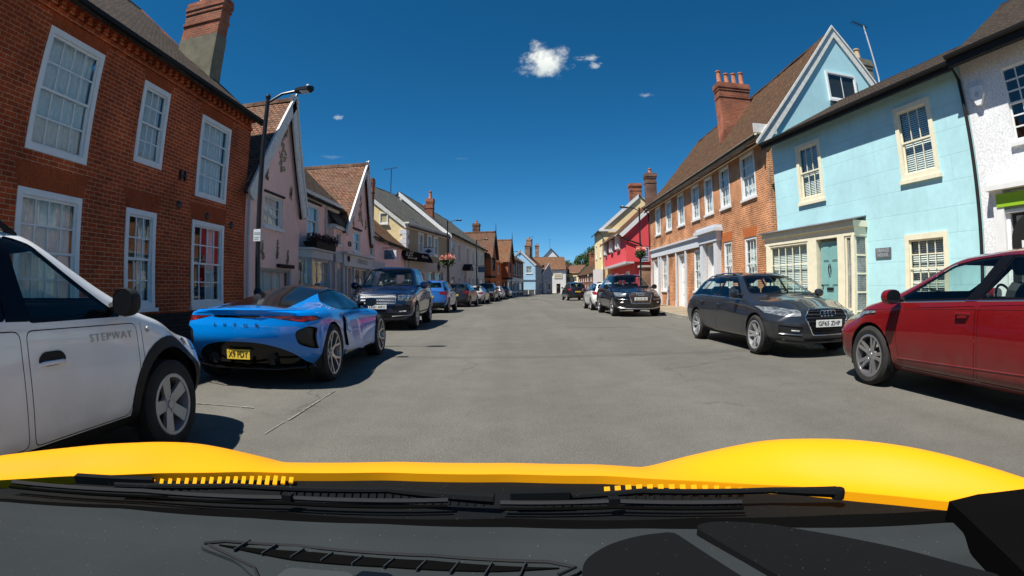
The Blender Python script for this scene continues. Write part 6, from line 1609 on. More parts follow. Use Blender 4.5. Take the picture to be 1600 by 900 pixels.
for sg in (1, -1):
    c.rib('window_trim_strip', 'chrome', 'x', [(.84, c.c['bz'](.84) + .012), (0, c.c['bz'](0) + .012), (-1.2, c.c['bz'](-1.2) + .012), (-1.98, c.c['bz'](-1.98) + .02)], .008, sg, .0, sub=10)
    c.rib('window_trim_strip', 'chrome', 'x', [(y, c.c['tz'](y) - c.c['cr'](y) - .022) for y in (.45, .2, 0, -.5, -1, -1.5, -1.7)] + [(-2.0, 1.06)], .006, sg, .0, sub=4)
    b = MB(); rr_ = [(x, y, z) for y in (.0, -.2, -.6, -1.0, -1.4, -1.6) for l, n in [c.hit('z', sg * .50, y)] for x, z in [(l.x, l.z + (.035 if -1.5 < y < -.05 else .0))]]; b.tube([(x, y, z) for x, y, z in rr_], .014, 6); b.build('roof_rail', M['chrome'], c.root, smooth=True)
    mirror(c, .72, .97, sg, P_char); c.rib('sill_strip', 'plastic', 'x', [(.95, .235), (-.92, .235)], .022, sg, .0, sub=8)
    c.rib('shoulder_crease', P_char, 'x', [(1.8, .80), (.9, .82), (-.9, .86), (-2.1, .875)], .007, sg, -.002, sub=10); c.rib('lower_crease', P_char, 'x', [(.98, .38), (-.92, .42)], .008, sg, -.003, sub=10)
wipers(c, 1.0, .99); number_plate(c, 'GF65 ZHP', .545, True, False)
lamps(c, 'tail_lamp', 'taillamp', [(.45, .93), (.80, .95), (.84, .82), (.50, .80)], False)
cabin(c, .72, .96, .66, x_wheel=.36); underbody(c, -2.1, 2.1, .78); c.finish(P_char); add_wheels(c, ya, yb, .90, .326, .235, .235, 'twin5', 'rimgrey')

# ---------------------------------------------------------------- dark red saloon (far right, facing away, its left side to us)
P_red = m_carpaint('dark_red_metallic_paint', (.19, .007, .009), .25, .3)
sp = spec(4.87, 1.85, 1.475, 1.01, 1.40, .36, -1.35, 1.39, -2.05, 1.11, 1.04, .78, [(-2.43, .90), (-1.6, 1.0), (0, .965), (1.0, .935), (1.3, .925), (1.67, .855), (1.95, .79), (2.43, .62)], .55, .74, .66, cf=.42, smooth={'tz': .16})
c = Car('saloon_car', 'dark red metallic saloon car seen from its side, nose towards the charcoal estate', 'car', sp, (4.92, 3.19), 0)
ya, yb = 1.46, -1.39
glasshouse(c, [[(1.10, 0), (.40, .97), (.05, 1), (-.28, 1), (-.02, 0)], [(-.17, 0), (-.42, 1), (-1.12, .97), (-1.28, 0)], [(-1.36, .05), (-1.2, .9), (-1.55, .55), (-1.78, .1)]], (1.38, .40), (-1.98, -1.4), trim='gloss')
arches(c, ya, yb, .385, .33)
sidepanels(c, [[(.92, .26), (1.0, .55), (.98, .885), (-.14, .935), (-.14, .26)], [(-.17, .26), (-.17, .937), (-1.26, .98), (-1.06, .68), (-.98, .45), (-.94, .26)]], P_red, handles=[(.02, .86), (-1.05, .90)])
for sg in (1, -1):
    c.rib('window_trim_strip', 'chrome', 'x', [(1.12, c.c['bz'](1.12) + .012), (0, c.c['bz'](0) + .012), (-1.2, c.c['bz'](-1.2) + .012), (-1.8, c.c['bz'](-1.8) + .02)], .008, sg, .0, sub=10)
    c.rib('window_trim_strip', 'chrome', 'x', [(y, c.c['tz'](y) - c.c['cr'](y) - .018) for y in (.85, .6, .4, .1, -.3, -.8, -1.2, -1.5)], .005, sg, .0, sub=4)
    c.rib('sill_crease', 'plastic', 'x', [(1.02, .27), (-.92, .27)], .004, sg, -.001, sub=8); c.rib('shoulder_crease', P_red, 'x', [(1.75, .84), (.9, .885), (-.9, .925), (-2.1, .93)], .007, sg, -.002, sub=10); c.rib('lower_crease', P_red, 'x', [(.98, .36), (-.92, .40)], .009, sg, -.003, sub=10)
    mirror(c, .98, .975, sg, P_red, out=.19, size=(.12, .14, .085))
lamps(c, 'headlight', 'headlamp', [(.42, .72), (.66, .77), (.905, .86), (.88, .74), (.62, .66), (.45, .655)], True, region=(1.35, 9, .015))
c.panel('grille', 'mesh', rpoly([(-.40, .70), (.40, .70), (.46, .60), (.30, .42), (-.30, .42), (-.46, .60)], .03), 'y', 1, (1.6, 9, .02), off=-.01)
for z in (.46, .52, .58, .64): c.rib('grille_bar', 'chrome', 'y', [(-.36, z), (.36, z)], .008, 1, .003, sub=12)
lamps(c, 'tail_lamp', 'taillamp', [(.40, .95), (.80, .98), (.84, .86), (.45, .82)], False)
cabin(c, .90, .98, .66, x_wheel=.36, ys=(.0, -.95)); wipers(c, 1.36, .99)
underbody(c, -2.1, 2.1, .78); c.finish(P_red); add_wheels(c, ya, yb, .91, .335, .235, .235, 'twin5', 'rim')
# ---------------------------------------------------------------- big black SUV with upright grille (right, facing us)
P_blk = m_carpaint('black_blue_paint', (.004, .005, .009), .0, .3)
sp = spec(5.09, 1.98, 1.74, 1.16, 1.12, .25, -1.85, 1.62, -2.36, 1.18, 1.06, .98, [(-2.54, .98), (-1.6, 1.09), (0, 1.06), (1.0, 1.02), (1.6, .98), (2.54, .78)], .62, .80, .74, zb=.25, step=.09, prof_f=[(.2, .10), (.4, .02), (.65, 0), (.85, .03), (.98, .10), (1.3, .14)])
c = Car('suv', 'black full size SUV facing us with a tall chromed slatted grille', 'car', sp, (4.96, 21.45), PI)
ya, yb = 1.55, -1.45
glasshouse(c, [[(.90, 0), (.16, 1), (-.34, 1), (-.34, 0)], [(-.44, 0), (-.44, 1), (-1.22, 1), (-1.30, 0)], [(-1.40, 0), (-1.32, 1), (-1.86, .95), (-2.12, .1)]], (1.1, .27), (-2.3, -1.9))
arches(c, ya, yb, .43, .38)
sidepanels(c, [[(.98, .34), (1.06, .6), (1.0, .99), (-.38, 1.045), (-.38, .34)], [(-.42, .34), (-.42, 1.048), (-1.30, 1.07), (-1.1, .8), (-1.0, .55), (-.98, .34)]], P_blk, handles=[(-.15, .95), (-1.12, .98)])
gp = [(-.37, .95), (.37, .95), (.46, .86), (.36, .52), (-.36, .52), (-.46, .86)]
c.panel('grille', 'mesh', rpoly(gp, .03), 'y', 1, (1.6, 9, .02), off=-.015); c.rib('grille_surround', 'chrome', 'y', rpoly(gp, .03), .016, 1, 0, closed=True, sub=2)
for i in range(15): x = -.36 + i * .0514; c.rib('grille_slat', 'chrome', 'y', [(x, .55), (x * 1.1, .92)], .006, 1, .004, sub=5)
for i in range(4): yy = c.hit('y', 0, .88, 1)[0].y + .02; b = MB(); b.tube([(-.12 + i * .08 + .055 * math.cos(t * PI / 8), yy, .875 + .055 * math.sin(t * PI / 8)) for t in range(17)], .008, 5, caps=False); b.build('ring_badge', M['chrome'], c.root)
lamps(c, 'headlight', 'headlamp', [(.55, .93), (.75, .955), (.94, .97), (.92, .80), (.72, .77), (.57, .80)], True)
lamps(c, 'bumper_intake', 'mesh', [(.50, .66), (.88, .68), (.86, .46), (.52, .44)], True, off=-.012)
c.rib('bumper_strip', 'rim', 'y', [(-.86, .38), (-.5, .32), (.5, .32), (.86, .38)], .018, 1, .004, sub=8)
for sg in (1, -1):
    c.rib('bumper_blade', 'chrome', 'y', [(sg * .52, .67), (sg * .86, .69)], .008, 1, .006); c.rib('fog_lamp', 'amber', 'y', [(sg * .68, .56), (sg * .76, .56)], .022, 1, .0)
    mirror(c, .82, 1.14, sg, P_blk, out=.19, size=(.12, .12, .11)); c.rib('window_trim_strip', 'chrome', 'x', [(.95, c.c['bz'](.95) + .012), (0, c.c['bz'](0) + .012), (-1.3, c.c['bz'](-1.3) + .012), (-2.1, c.c['bz'](-2.1) + .02)], .007, sg, 0)
    b = MB(); b.tube([(l.x, y, l.z + (.05 if -1.7 < y < .05 else 0)) for y in (.1, -.1, -.6, -1.2, -1.65, -1.8) for l, n in [c.hit('z', sg * .56, y)]], .018, 6); b.build('roof_rail', M['chrome'], c.root)
number_plate(c, 'GU18 LRE', .70, True, False); wipers(c, 1.1, 1.16); cabin(c, .85, 1.14, .72, zs=.60); underbody(c, -2.3, 2.3, .82, .28)
lamps(c, 'tail_lamp', 'taillamp', [(.45, 1.05), (.85, 1.08), (.88, .86), (.50, .82)], False)
c.finish(P_blk); add_wheels(c, ya, yb, .975, .385, .27, .28, 'star5', 'rim')

# ---------------------------------------------------------------- dark blue luxury SUV (left, facing us)
P_navy = m_carpaint('navy_metallic_paint', (.004, .010, .040), .0, .3)
sp = spec(5.0, 1.99, 1.88, 1.22, 1.22, .50, -2.05, 1.80, -2.38, 1.26, 1.12, 1.09, [(-2.5, 1.02), (-1.6, 1.16), (0, 1.15), (1.1, 1.11), (1.7, 1.06), (2.5, .92)], .68, .82, .78, zb=.27, cf=.24, pf=3.2, cr=.2, step=.07, prof_f=[(.25, .10), (.42, .02), (.7, 0), (.95, .02), (1.08, .09), (1.4, .13)])
c = Car('luxury_suv', 'dark navy luxury SUV facing us behind the blue sports car', 'car', sp, (-3.76, 15.85), PI + .035)
ya, yb = 1.62, -1.30
glasshouse(c, [[(1.0, 0), (.42, 1), (-.28, 1), (-.28, 0)], [(-.38, 0), (-.38, 1), (-1.16, 1), (-1.22, 0)], [(-1.32, 0), (-1.28, 1), (-2.0, .97), (-2.2, .1)]], (1.2, .52), (-2.34, -2.08), glass_rear='carglass')
arches(c, ya, yb, .44, .39)
sidepanels(c, [[(1.0, .36), (1.14, .62), (1.1, 1.08), (-.32, 1.135), (-.32, .36)], [(-.36, .36), (-.36, 1.138), (-1.2, 1.14), (-.98, .82), (-.88, .58), (-.84, .36)]], P_navy, handles=[(-.10, 1.0), (-1.0, 1.03)])
gp = [(-.52, .99), (.52, .99), (.49, .75), (-.49, .75)]
M['silvermesh'] = m_brick('silver_mesh_grille', (.85, .85, .85), (.75, .75, .75), (.03, .03, .03), bw=.06, bh=.04, vec='wall', dark=.1, bump=.3, ms=.006)
c.panel('grille', 'silvermesh', rpoly(gp, .03), 'y', 1, (1.6, 9, .02), off=-.006); c.rib('grille_surround', 'chrome', 'y', rpoly(gp, .03), .014, 1, 0, closed=True, sub=3)
for z in (.83, .91): c.rib('grille_bar', 'chrome', 'y', [(-.49, z), (.49, z)], .011, 1, .004, sub=10)
lamps(c, 'headlight', 'headlamp', [(.56, .985), (.70, 1.0), (.95, .99), (.93, .82), (.72, .80), (.56, .83)], True)
for sg in (1, -1):
    for x, z in ((.655, .905), (.80, .915)):
        l, n = c.hit('y', sg * x, z, 1); b = MB(); b.lathe([(.062, -.02), (.066, .006), (.052, .010), (.048, -.01), (0, -.012)], 18, (l.x, l.y, l.z), 'y'); b.build('lamp_projector', M['chrome'], c.root, smooth=True)
    lamps_ = None
    c.rib('bumper_blade', 'rim', 'y', [(sg * .40, .40), (sg * .90, .44)], .012, 1, .008); c.rib('fog_lamp', 'amber', 'y', [(sg * .60, .53), (sg * .78, .54)], .02, 1, .0)
    mirror(c, .95, 1.23, sg, P_navy, out=.2, size=(.13, .12, .12), capmat='gloss'); c.rib('side_strip', 'plastic', 'x', [(.95, .47), (-.85, .47)], .018, sg, 0)
    fv = c.panel('side_vent', 'rimgrey', rpoly([(1.06, .98), (.98, .98), (.94, .66), (1.02, .66)], .02), 'x', sg, (-9, 9)) if False else None
lamps(c, 'bumper_intake', 'mesh', [(.42, .66), (.90, .70), (.88, .56), (.44, .55)], True, off=-.012)
c.panel('lower_grille', 'mesh', rpoly([(-.8, .50), (.8, .50), (.7, .36), (-.7, .36)], .02), 'y', 1, (1.6, 9, .0), off=-.01)
yl = c.hit('z', 0, 2.25)[0]; t_ = text('lettering', 'RANGE ROVER', M['chrome'], c.root, width=.78, height=.05, loc=(0, c.hit('y', 0, 1.035, 1)[0].y + .004, 1.035), rot=(PI / 2 - .35, 0, PI), spacing=1.35)
number_plate(c, 'LR61 AKU', .66, True, False); wipers(c, 1.2, 1.21); cabin(c, .95, 1.18, .74, zs=.68, ys=(.05, -.85), mat='seatpale'); underbody(c, -2.3, 2.3, .82, .3)
lamps(c, 'tail_lamp', 'taillamp', [(.62, 1.12), (.88, 1.14), (.88, .80), (.68, .80)], False)
for sg in (1, -1): c.rib('bonnet_line', 'plastic', 'z', [(sg * .84, 1.3), (sg * .82, 2.0), (sg * .70, 2.35)], .004, 1, -.001, sub=8)
c.finish(P_navy); add_wheels(c, ya, yb, .985, .39, .27, .285, 'multi10', 'rim')
# wind deflector of body colour below plate is part of the hull

# ---------------------------------------------------------------- bright blue sports car (left, facing away)
P_blue = m_carpaint('bright_blue_paint', (.0, .215, .70), .0, .25, dust=.03)
yF, yR, hw = 2.2, -2.2, .947
cv = dict(
    tz=[(-2.2, .915), (-2.12, .93), (-1.80, .955), (-1.2, 1.065), (-.5, 1.19), (-.1, 1.222), (.25, 1.20), (.5, 1.13), (1.2, .80), (1.6, .70), (2.05, .585), (2.2, .54)],
    bz=[(-2.2, .86), (-1.9, .90), (-1.35, .905), (-.9, .86), (-.4, .825), (.3, .80), (.8, .80), (1.25, .80), (1.7, .70), (2.2, .50)],
    cr=[(-2.2, .02), (-1.7, .05), (-.3, .06), (.5, .06), (1.2, .04), (2.2, .04)],
    tw=[(-2.2, .70), (-1.9, .62), (-1.3, .47), (-.5, .47), (.2, .50), (.6, .54), (1.2, .66), (1.7, .66), (2.2, .55)],
    bw=[(-2.2, .80), (-1.8, .86), (-1.3, .885), (-.9, .86), (-.4, .80), (.2, .79), (.8, .83), (1.25, .86), (1.8, .80), (2.2, .64)],
    mw=[(-2.2, .90), (-1.8, .94), (-1.3, .947), (-.8, .925), (-.3, .87), (.2, .86), (.8, .90), (1.25, .93), (1.8, .90), (2.2, .78)],
    sw=[(-2.2, .86), (-1.3, .90), (-.8, .92), (0, .90), (.8, .90), (1.3, .90), (2.2, .76)],
    zm=[(-2.2, .62), (-1.3, .62), (-.6, .52), (.2, .50), (1.25, .55), (2.2, .40)], zb=[(-2.2, .26), (-1.8, .20), (-1.3, .16), (1.3, .14), (1.9, .15), (2.2, .18)])
sp = dict(yF=yF, yR=yR, W=1.895, curves=cv, step=.05, dip=True, rad=(.05, .05, .30, .16, .16), smooth={k: .09 for k in cv},
    prof_f=[(.1, .06), (.3, 0), (.5, .06), (.7, .25)], prof_r=[(.2, .26), (.32, .18), (.42, .11), (.52, .04), (.60, .01), (.74, .012), (.80, .028), (.86, .032), (.90, .012), (.96, .0)], cf=.45, cr=.30, pf=2.4, pr=2.2, ff=1.0, fr=.6)
c = Car('sports_car', 'bright blue low sports car with black roof, parked facing away', 'car', sp, (-3.17, 7.22), .028)
ya, yb = 1.28, -1.30
# black roof and engine cover with dark glass
c.panel('roof_panel', 'gloss', rpoly([(-.50, -1.83, .05), (-.50, -1.35, .3), (-.475, -.9, .2), (-.475, -.2), (-.50, .22), (-.53, .50, .08), (.53, .50, .08), (.50, .22), (.475, -.2), (.475, -.9, .2), (.50, -1.35, .3), (.50, -1.83, .05)], .03), 'z', 1, (-2.0, .6))
for sg in (1, -1):
    poly = wpoly(c, [(.98, .0), (.42, 1.0), (-.1, 1.02), (-.62, .96), (-1.02, .55), (-.92, .12), (-.45, .0)], .06, .01, .015)
    c.panel('side_window', 'carglassdark', poly, 'x', sg, (-9, 9), gap=.03, off=-.003, gapname='window_surround', gapmat='gloss')
z0, z1 = .80, 1.13
c.panel('windscreen', 'carglassdark', rpoly([(-.64, z0, .08), (.64, z0, .08), (.50, z1, .08), (-.50, z1, .08)]), 'y', 1, (.3, 1.4, .05), gap=.03, gapname='screen_surround', gapmat='gloss')
arches(c, ya, yb, (.375, .395), .345)
# rear face
for sg in (1, -1):
    c.panel('tail_lamp', 'reddark', rpoly([(sg * .30, .848), (sg * .60, .842), (sg * .86, .835), (sg * .90, .79), (sg * .80, .765), (sg * .62, .79), (sg * .45, .82)], .012), 'y', -1, (-9, -1.3, -.2), gap=.006, gapname='lamp_surround', gapmat='gloss')
    c.panel('rear_vent', 'mesh', rpoly([(sg * .70, .67, .05), (sg * .84, .725, .03), (sg * .895, .70, .03), (sg * .89, .45, .02), (sg * .72, .52, .05)], .03), 'y', -1, (-9, -1.2, .02), gap=.006, off=-.03, gapname='vent_edge', gapmat='plastic')
c.panel('light_band', 'gloss', rpoly([(-.30, .850), (.30, .850), (.33, .832), (.25, .822), (-.25, .822), (-.33, .832)], .006), 'y', -1, (-9, -1.3, -.3))
c.panel('diffuser', 'gloss', rpoly([(-.84, .12, .01), (-.78, .28, .05), (-.64, .43, .15), (-.38, .535, .2), (0, .56, .2), (.38, .535, .2), (.64, .43, .15), (.78, .28, .05), (.84, .12, .01)], .05), 'y', -1, (-9, -1.2, -.6), gap=.006, off=-.012, gapname='diffuser_edge', gapmat='plastic')
for x in (-.45, -.15, .15, .45):
    b = MB(); b.prism([(x - .008, -2.05, .30), (x - .008, -1.6, .17), (x - .008, -1.6, .22), (x - .008, -2.05, .36)], (.016, 0, 0)); b.build('diffuser_fin', M['gloss'], c.root)
b = MB(); b.tube([(-.78, -1.90, .26), (-.45, -2.02, .235), (.45, -2.02, .235), (.78, -1.90, .26)], .014, 8); b.build('diffuser_lip', M['gloss'], c.root, smooth=True)
for x in (-.40, .40): exhaust(c, x, .345, .060, 'rimdark')
number_plate(c, 'X9 PDY', .405, False, True, w=.31, h=.111)
lt = empty('tmp', (0, 0, 0)); bpy.data.objects.remove(lt)
for i, ch in enumerate('LOTUS'):
    x = (-.28 + i * .14); l, n = c.hit('y', x, .745, -1); text('lettering', ch, M['plateink'], c.root, width=.042, height=.034, loc=(x, l.y - .004, .745), rot=(PI / 2, 0, 0))
# sides: scoop, sill, door line
for sg in (1, -1):
    c.panel('side_intake', 'mesh', rpoly([(-.52, .74, .03), (-.66, .80, .03), (-.90, .60, .06), (-.84, .40, .05), (-.62, .36, .04), (-.70, .56, .08)], .03), 'x', sg, (-9, 9), gap=.006, off=-.03)
    c.panel('sill', 'gloss', rpoly([(.86, .12), (.84, .27, .04), (.2, .255), (-.55, .30), (-.86, .34, .04), (-.90, .12)], .02), 'x', sg, (-9, 9), off=.012)
    d = c.panel('door', P_blue, rpoly([(.80, .29), (.92, .5), (.90, .77), (.2, .79), (-.45, .80), (-.52, .70, .1), (-.40, .45, .1), (-.46, .31)], .05), 'x', sg, (-9, 9), gap=.004, gapname='door_gap')
    mirror(c, .72, .90, sg, 'gloss', out=.22, size=(.10, .12, .075), capmat='gloss')
    c.rib('bonnet_line', 'plastic', 'z', [(sg * .62, 1.22), (sg * .64, 1.6), (sg * .52, 2.0)], .003, 1, -.001, sub=8)
b = MB(); 
sp_pts = []
for i in range(25):
    x = -.80 + 1.6 * i / 24; l, n = c.hit('y', x, .90, -1); sp_pts.append((x, l.y - .004, .912 - .02 * (abs(x) / .8) ** 2))
b.tube(sp_pts, .010, 8); b.build('spoiler_lip', P_blue, c.root, smooth=True)
c.rib('engine_cover_line', 'plastic', 'y', [(-.62, .60), (.62, .60)], .0015, -1, 0) if False else None
# engine bay seen faintly through the back glass
eg = c.panel('engine_window', 'carglassdark', rpoly([(-.30, -1.55), (-.30, -.75), (.30, -.75), (.30, -1.55)], .1), 'z', 1, (-2, 0)) if False else None
seats(c, -.05, .22, 'seat', 2, hr=False); b = MB(); b.box(-.7, .7, .62, .95, .5, .72); b.build('dashboard', M['trim'], c.root); underbody(c, -1.9, 1.9, .80, .14)
c.finish(P_blue); add_wheels(c, ya, yb, .925, .352, .25, .268, 'y5', 'rim', .93)
# polished spoke faces
for o in [o for o in c.root.children if o.name.startswith('wheel') and 'arch' not in o.name]:
    pass

# ---------------------------------------------------------------- white crossover hatch (left foreground, facing away, right side to us)
P_wht = m_carpaint('white_paint', (.82, .84, .85), 0, .3, dust=.05)
sp = spec(4.08, 1.76, 1.53, 1.03, 1.04, .16, -1.55, 1.46, -1.95, 1.10, 1.0, .78, [(-2.04, .92), (-1.5, 1.0), (0, .955), (.9, .95), (1.2, .885), (1.5, .78), (1.75, .68), (2.04, .58)], .60, .76, .70, zb=.24, cf=.40, step=.055, smooth={'tz': .14}, prof_f=[(.2, .10), (.4, .02), (.62, 0), (.78, .04), (.90, .14), (1.2, .18)])
c = Car('hatchback_car', 'white crossover hatchback with black wheel arch trim beside the yellow bonnet', 'car', sp, (-3.22, 1.68), .03)
ya, yb = 1.24, -1.35
glasshouse(c, [[(.76, -.02), (.12, .97), (-.02, 1), (-.10, 1.0), (-.05, -.02)], [(-.20, 0), (-.20, 1), (-1.1, 1), (-1.2, 0)]], (1.02, .20), (-1.9, -1.6), gap=.03, trim='gloss')
arches(c, ya, yb, .378, .355, lip='plastic', lipw=.078)
for sg in (1, -1):
    c.panel('sill_cladding', 'plastic', rpoly([(.84, .15), (.82, .33), (-.92, .33), (-.94, .15)], .02), 'x', sg, (-9, 9), off=.01)
sidepanels(c, [[(.76, .34), (.88, .60), (.88, .925), (-.08, .935), (-.08, .34)], [(-.12, .34), (-.12, .935), (-1.2, .965), (-1.05, .75), (-.95, .55), (-.92, .34)]], P_wht, gap=.006)
for sg in (1, -1):
    l, n = c.hit('x', .09, .78, sg)
    b = MB(); b.prism([(l.x + sg * .001, yy, zz) for yy, zz in rpoly([(-.02, .77, .05), (.02, .82, .04), (.17, .82, .04), (.21, .77, .05), (.15, .745, .03), (.03, .745, .03)], .03)], (sg * .004, 0, 0)); b.build('handle_recess', M['plastic'], c.root)
    b = MB(); b.tube([(l.x - sg * .006, -.01, .755), (l.x + sg * .016, .03, .762), (l.x + sg * .018, .16, .762), (l.x - sg * .006, .20, .755)], .012, 8); b.build('handle', P_wht, c.root, smooth=True)
    mirror(c, .70, 1.03, sg, 'plastic', out=.15, size=(.10, .12, .092)); c.rib('wing_line', 'plastic', 'x', [(.93, .92), (.93, .62)], .003, sg, -.001)
    l, n = c.hit('x', 1.0, .875, sg); b = MB(); b.lathe([(.0, .014), (.018, .012), (.022, 0)], 14, (0, 0, 0), 'x'); b.build('side_repeater', M['amber'], c.root, l, smooth=True, rot=(0, 0, 0 if sg > 0 else PI))
    l, n = c.hit('x', .60, .86, sg); text('lettering', 'STEPWAY', M['rimgrey'], c.root, width=.40, height=.045, loc=(l.x + sg * .004, .62, .86), rot=(PI / 2 - .06, 0, sg * PI / 2), spacing=1.3)
    b = MB(); b.tube([(l_.x, y, l_.z + (.045 if -1.35 < y < .0 else -.01)) for y in (.06, -.08, -.4, -.9, -1.3, -1.45) for l_, n_ in [c.hit('z', sg * .53, y)]], .022, 6); b.build('roof_rail', M['plastic'], c.root, smooth=True)
lamps(c, 'headlight', 'headlamp', [(.45, .74), (.60, .76), (.76, .76), (.74, .66), (.62, .63), (.46, .65)], True, region=(1.55, 9, .3))
c.panel('grille', 'mesh', rpoly([(-.42, .73), (.42, .73), (.40, .60), (-.40, .60)], .03), 'y', 1, (1.3, 9, .02), off=-.01)
lamps(c, 'tail_lamp', 'taillamp', [(.60, 1.0), (.80, 1.02), (.82, .74), (.66, .74)], False)
cabin(c, .66, .985, .64, x_wheel=.34, zs=.50, ys=(-.02, -.90)); underbody(c, -1.8, 1.8, .74, .24)
c.finish(P_wht); add_wheels(c, ya, yb, .855, .320, .205, .215, 'star5', 'rimgrey')

# ---------------------------------------------------------------- the row further up on the left, and the rest on the right
def far_car(name, label, loc, rz, paint, L, W, H, kind='hatch', plate=None, wheels='twin5', rimmat='rimgrey', rear_y=True, rails=False):
    suv = kind == 'suv'; sal = kind == 'saloon'
    k = H / 1.5
    if sal: sp = spec(L, W, H, .92 * k + .04, L * .22, L * .05, -L * .28, H - .08, -L * .42, 1.02 * k, 1.0 * k, .75 * k, [(-L / 2, .84 * k), (-L * .3, .95 * k), (0, .92 * k), (L * .3, .84 * k), (L / 2, .60 * k)], W / 2 - .34, W / 2 - .16, W / 2 - .22, step=.13)
    else: sp = spec(L, W, H, (1.02 if not suv else 1.0) * k + .03, L * .235, L * .08, -L * .38, H - .08, -L * .475, 1.06 * k, 1.0 * k, .82 * k, [(-L / 2, .90 * k), (-L * .3, 1.0 * k), (0, .96 * k), (L * .3, .90 * k), (L / 2, .68 * k)], W / 2 - .30, W / 2 - .16, W / 2 - .20, zb=.24 if suv else .2, step=.13)
    c = Car(name, label, 'car', sp, loc, rz); r = .35 if suv else .315; ya, yb = L / 2 - .86, -L / 2 + .84 if not sal else -L / 2 + 1.0
    y1, y2 = L * .20, L * .03
    glasshouse(c, [[(y1, 0), (y2, 1), (-L * .08, 1), (-L * .08, 0)], [(-L * .1, 0), (-L * .1, 1), (-L * .25, 1), (-L * .28, 0)]] + ([[(-L * .30, 0), (-L * .27, 1), (-L * .36, .95), (-L * .42, .1)]] if not sal else []), (L * .23, L * .085), (-L * .46, -L * .385) if not sal else (-L * .41, -L * .285), glass_rear='carglassdark')
    arches(c, ya, yb, r + .055, r)
    z = k
    lamps(c, 'headlight', 'headlamp', [(W * .27, .78 * z), (W * .40, .82 * z), (W * .48, .80 * z), (W * .46, .68 * z), (W * .30, .67 * z)], True)
    lamps(c, 'tail_lamp', 'taillamp', [(W * .28, .93 * z), (W * .42, .98 * z), (W * .47, .96 * z), (W * .45, .80 * z), (W * .30, .82 * z)], False)
    c.panel('grille', 'mesh', rpoly([(-W * .2, .76 * z), (W * .2, .76 * z), (W * .17, .56 * z), (-W * .17, .56 * z)], .03), 'y', 1, (.5, 9, .02), off=-.008); c.rib('grille_bar', 'chrome', 'y', [(-W * .19, .70 * z), (W * .19, .70 * z)], .012, 1, .004)
    c.panel('lower_bumper', 'plastic', rpoly([(-W * .42, .46 * z), (W * .42, .46 * z), (W * .38, .26), (-W * .38, .26)], .03), 'y', -1, (-9, -.5, -.4), off=.004)
    c.panel('lower_bumper', 'plastic', rpoly([(-W * .36, .44 * z), (W * .36, .44 * z), (W * .33, .26), (-W * .33, .26)], .03), 'y', 1, (.5, 9, -.4), off=.002)
    c.rib('boot_line', 'plastic', 'y', [(-W * .38, .62 * z), (W * .38, .62 * z)], .005, -1, 0)
    for sg in (1, -1):
        mirror(c, L * .165, .98 * z + .03, sg, paint, out=.16, size=(.10, .1, .085)); door_handle(c, -L * .055, .84 * z, sg, paint); door_handle(c, -L * .22, .87 * z, sg, paint)
        for y in (L * .215, -L * .09, -L * .265): c.rib('door_gap', 'plastic', 'x', [(y, .88 * z), (y - .0, .32)], .004, sg, -.001)
        if rails: b = MB(); b.tube([(l_.x, y, l_.z + .04) for y in (L * .0, -L * .1, -L * .2, -L * .33) for l_, n_ in [c.hit('z', sg * (W / 2 - .36), y)]], .018, 5); b.build('roof_rail', M['chrome'], c.root)
    if plate:
        if plate[0]: number_plate(c, plate[0], .52 * z, True, False)
        if plate[1]: number_plate(c, plate[1], .72 * z, False, True)
    cabin(c, L * .15, .96 * z, W / 2 - .28, zs=.46 * z, ys=(-L * .02, -L * .2)); underbody(c, yb - .3, ya + .3, W / 2 - .14, .24)
    c.finish(paint); add_wheels(c, ya, yb, W / 2 - .02, r, .22, r * .68, wheels, rimmat); return c
P = lambda n, col, m=.3: m_carpaint(n, col, m * .4, .3)
far_car('blue_crossover', 'metallic blue crossover seen from behind, next beyond the navy SUV', (-3.92, 25.6), -.02, P('metallic_blue_paint', (.03, .13, .40), .5), 4.4, 1.84, 1.62, 'suv', (None, 'AV19 KDL'), 'star5')
far_car('grey_crossover', 'dark grey crossover with yellow number plate, parked beyond the metallic blue crossover', (-3.40, 33.4), -.10, P('dark_grey_paint', (.020, .021, .024), .4), 4.4, 1.82, 1.60, 'suv', (None, 'EO68 WTN'), 'star5')
far_car('silver_car', 'low pale silver car seen from behind, beyond the dark grey crossover', (-2.80, 38.9), -.10, P('silver_paint', (.46, .47, .46), .5), 4.3, 1.78, 1.42, 'saloon', (None, 'KN15 FRV'), 'twin5')
far_car('black_suv', 'black SUV facing us between the silver car and the white hatchback', (-2.35, 46.2), PI - .09, P('jet_paint', (.008, .008, .010), .2), 4.6, 1.88, 1.72, 'suv', ('PK17 OZE', None), 'star5', rails=True)
far_car('white_hatchback', 'small white hatchback beyond the black SUV, before the orange houses', (-1.72, 53.5), -.09, P('clean_white_paint', (.66, .68, .70), 0), 4.1, 1.76, 1.50, 'hatch', (None, 'AY66 MCN'), 'twin5')
far_car('grey_hatchback', 'dark slate hatchback with red tail lamps, parked nearest the brown brick terrace', (-1.0, 61.5), -.12, P('slate_paint', (.045, .055, .075), .4), 4.2, 1.78, 1.50, 'hatch', (None, 'WR14 TGX'), 'twin5')
far_car('white_small_car', 'white small car half hidden behind the tall grilled black SUV', (4.86, 26.7), 0, P('pure_white_paint', (.68, .69, .68), 0), 4.05, 1.74, 1.48, 'hatch', (None, 'YD13 BLK'), 'twin5')
far_car('black_crossover', 'black crossover with yellow plate seen from behind, ahead of the white small car', (5.95, 48.2), .05, P('ebony_paint', (.010, .010, .012), .3), 4.66, 1.89, 1.72, 'suv', (None, 'AE11 UVS'), 'star5', rails=True)
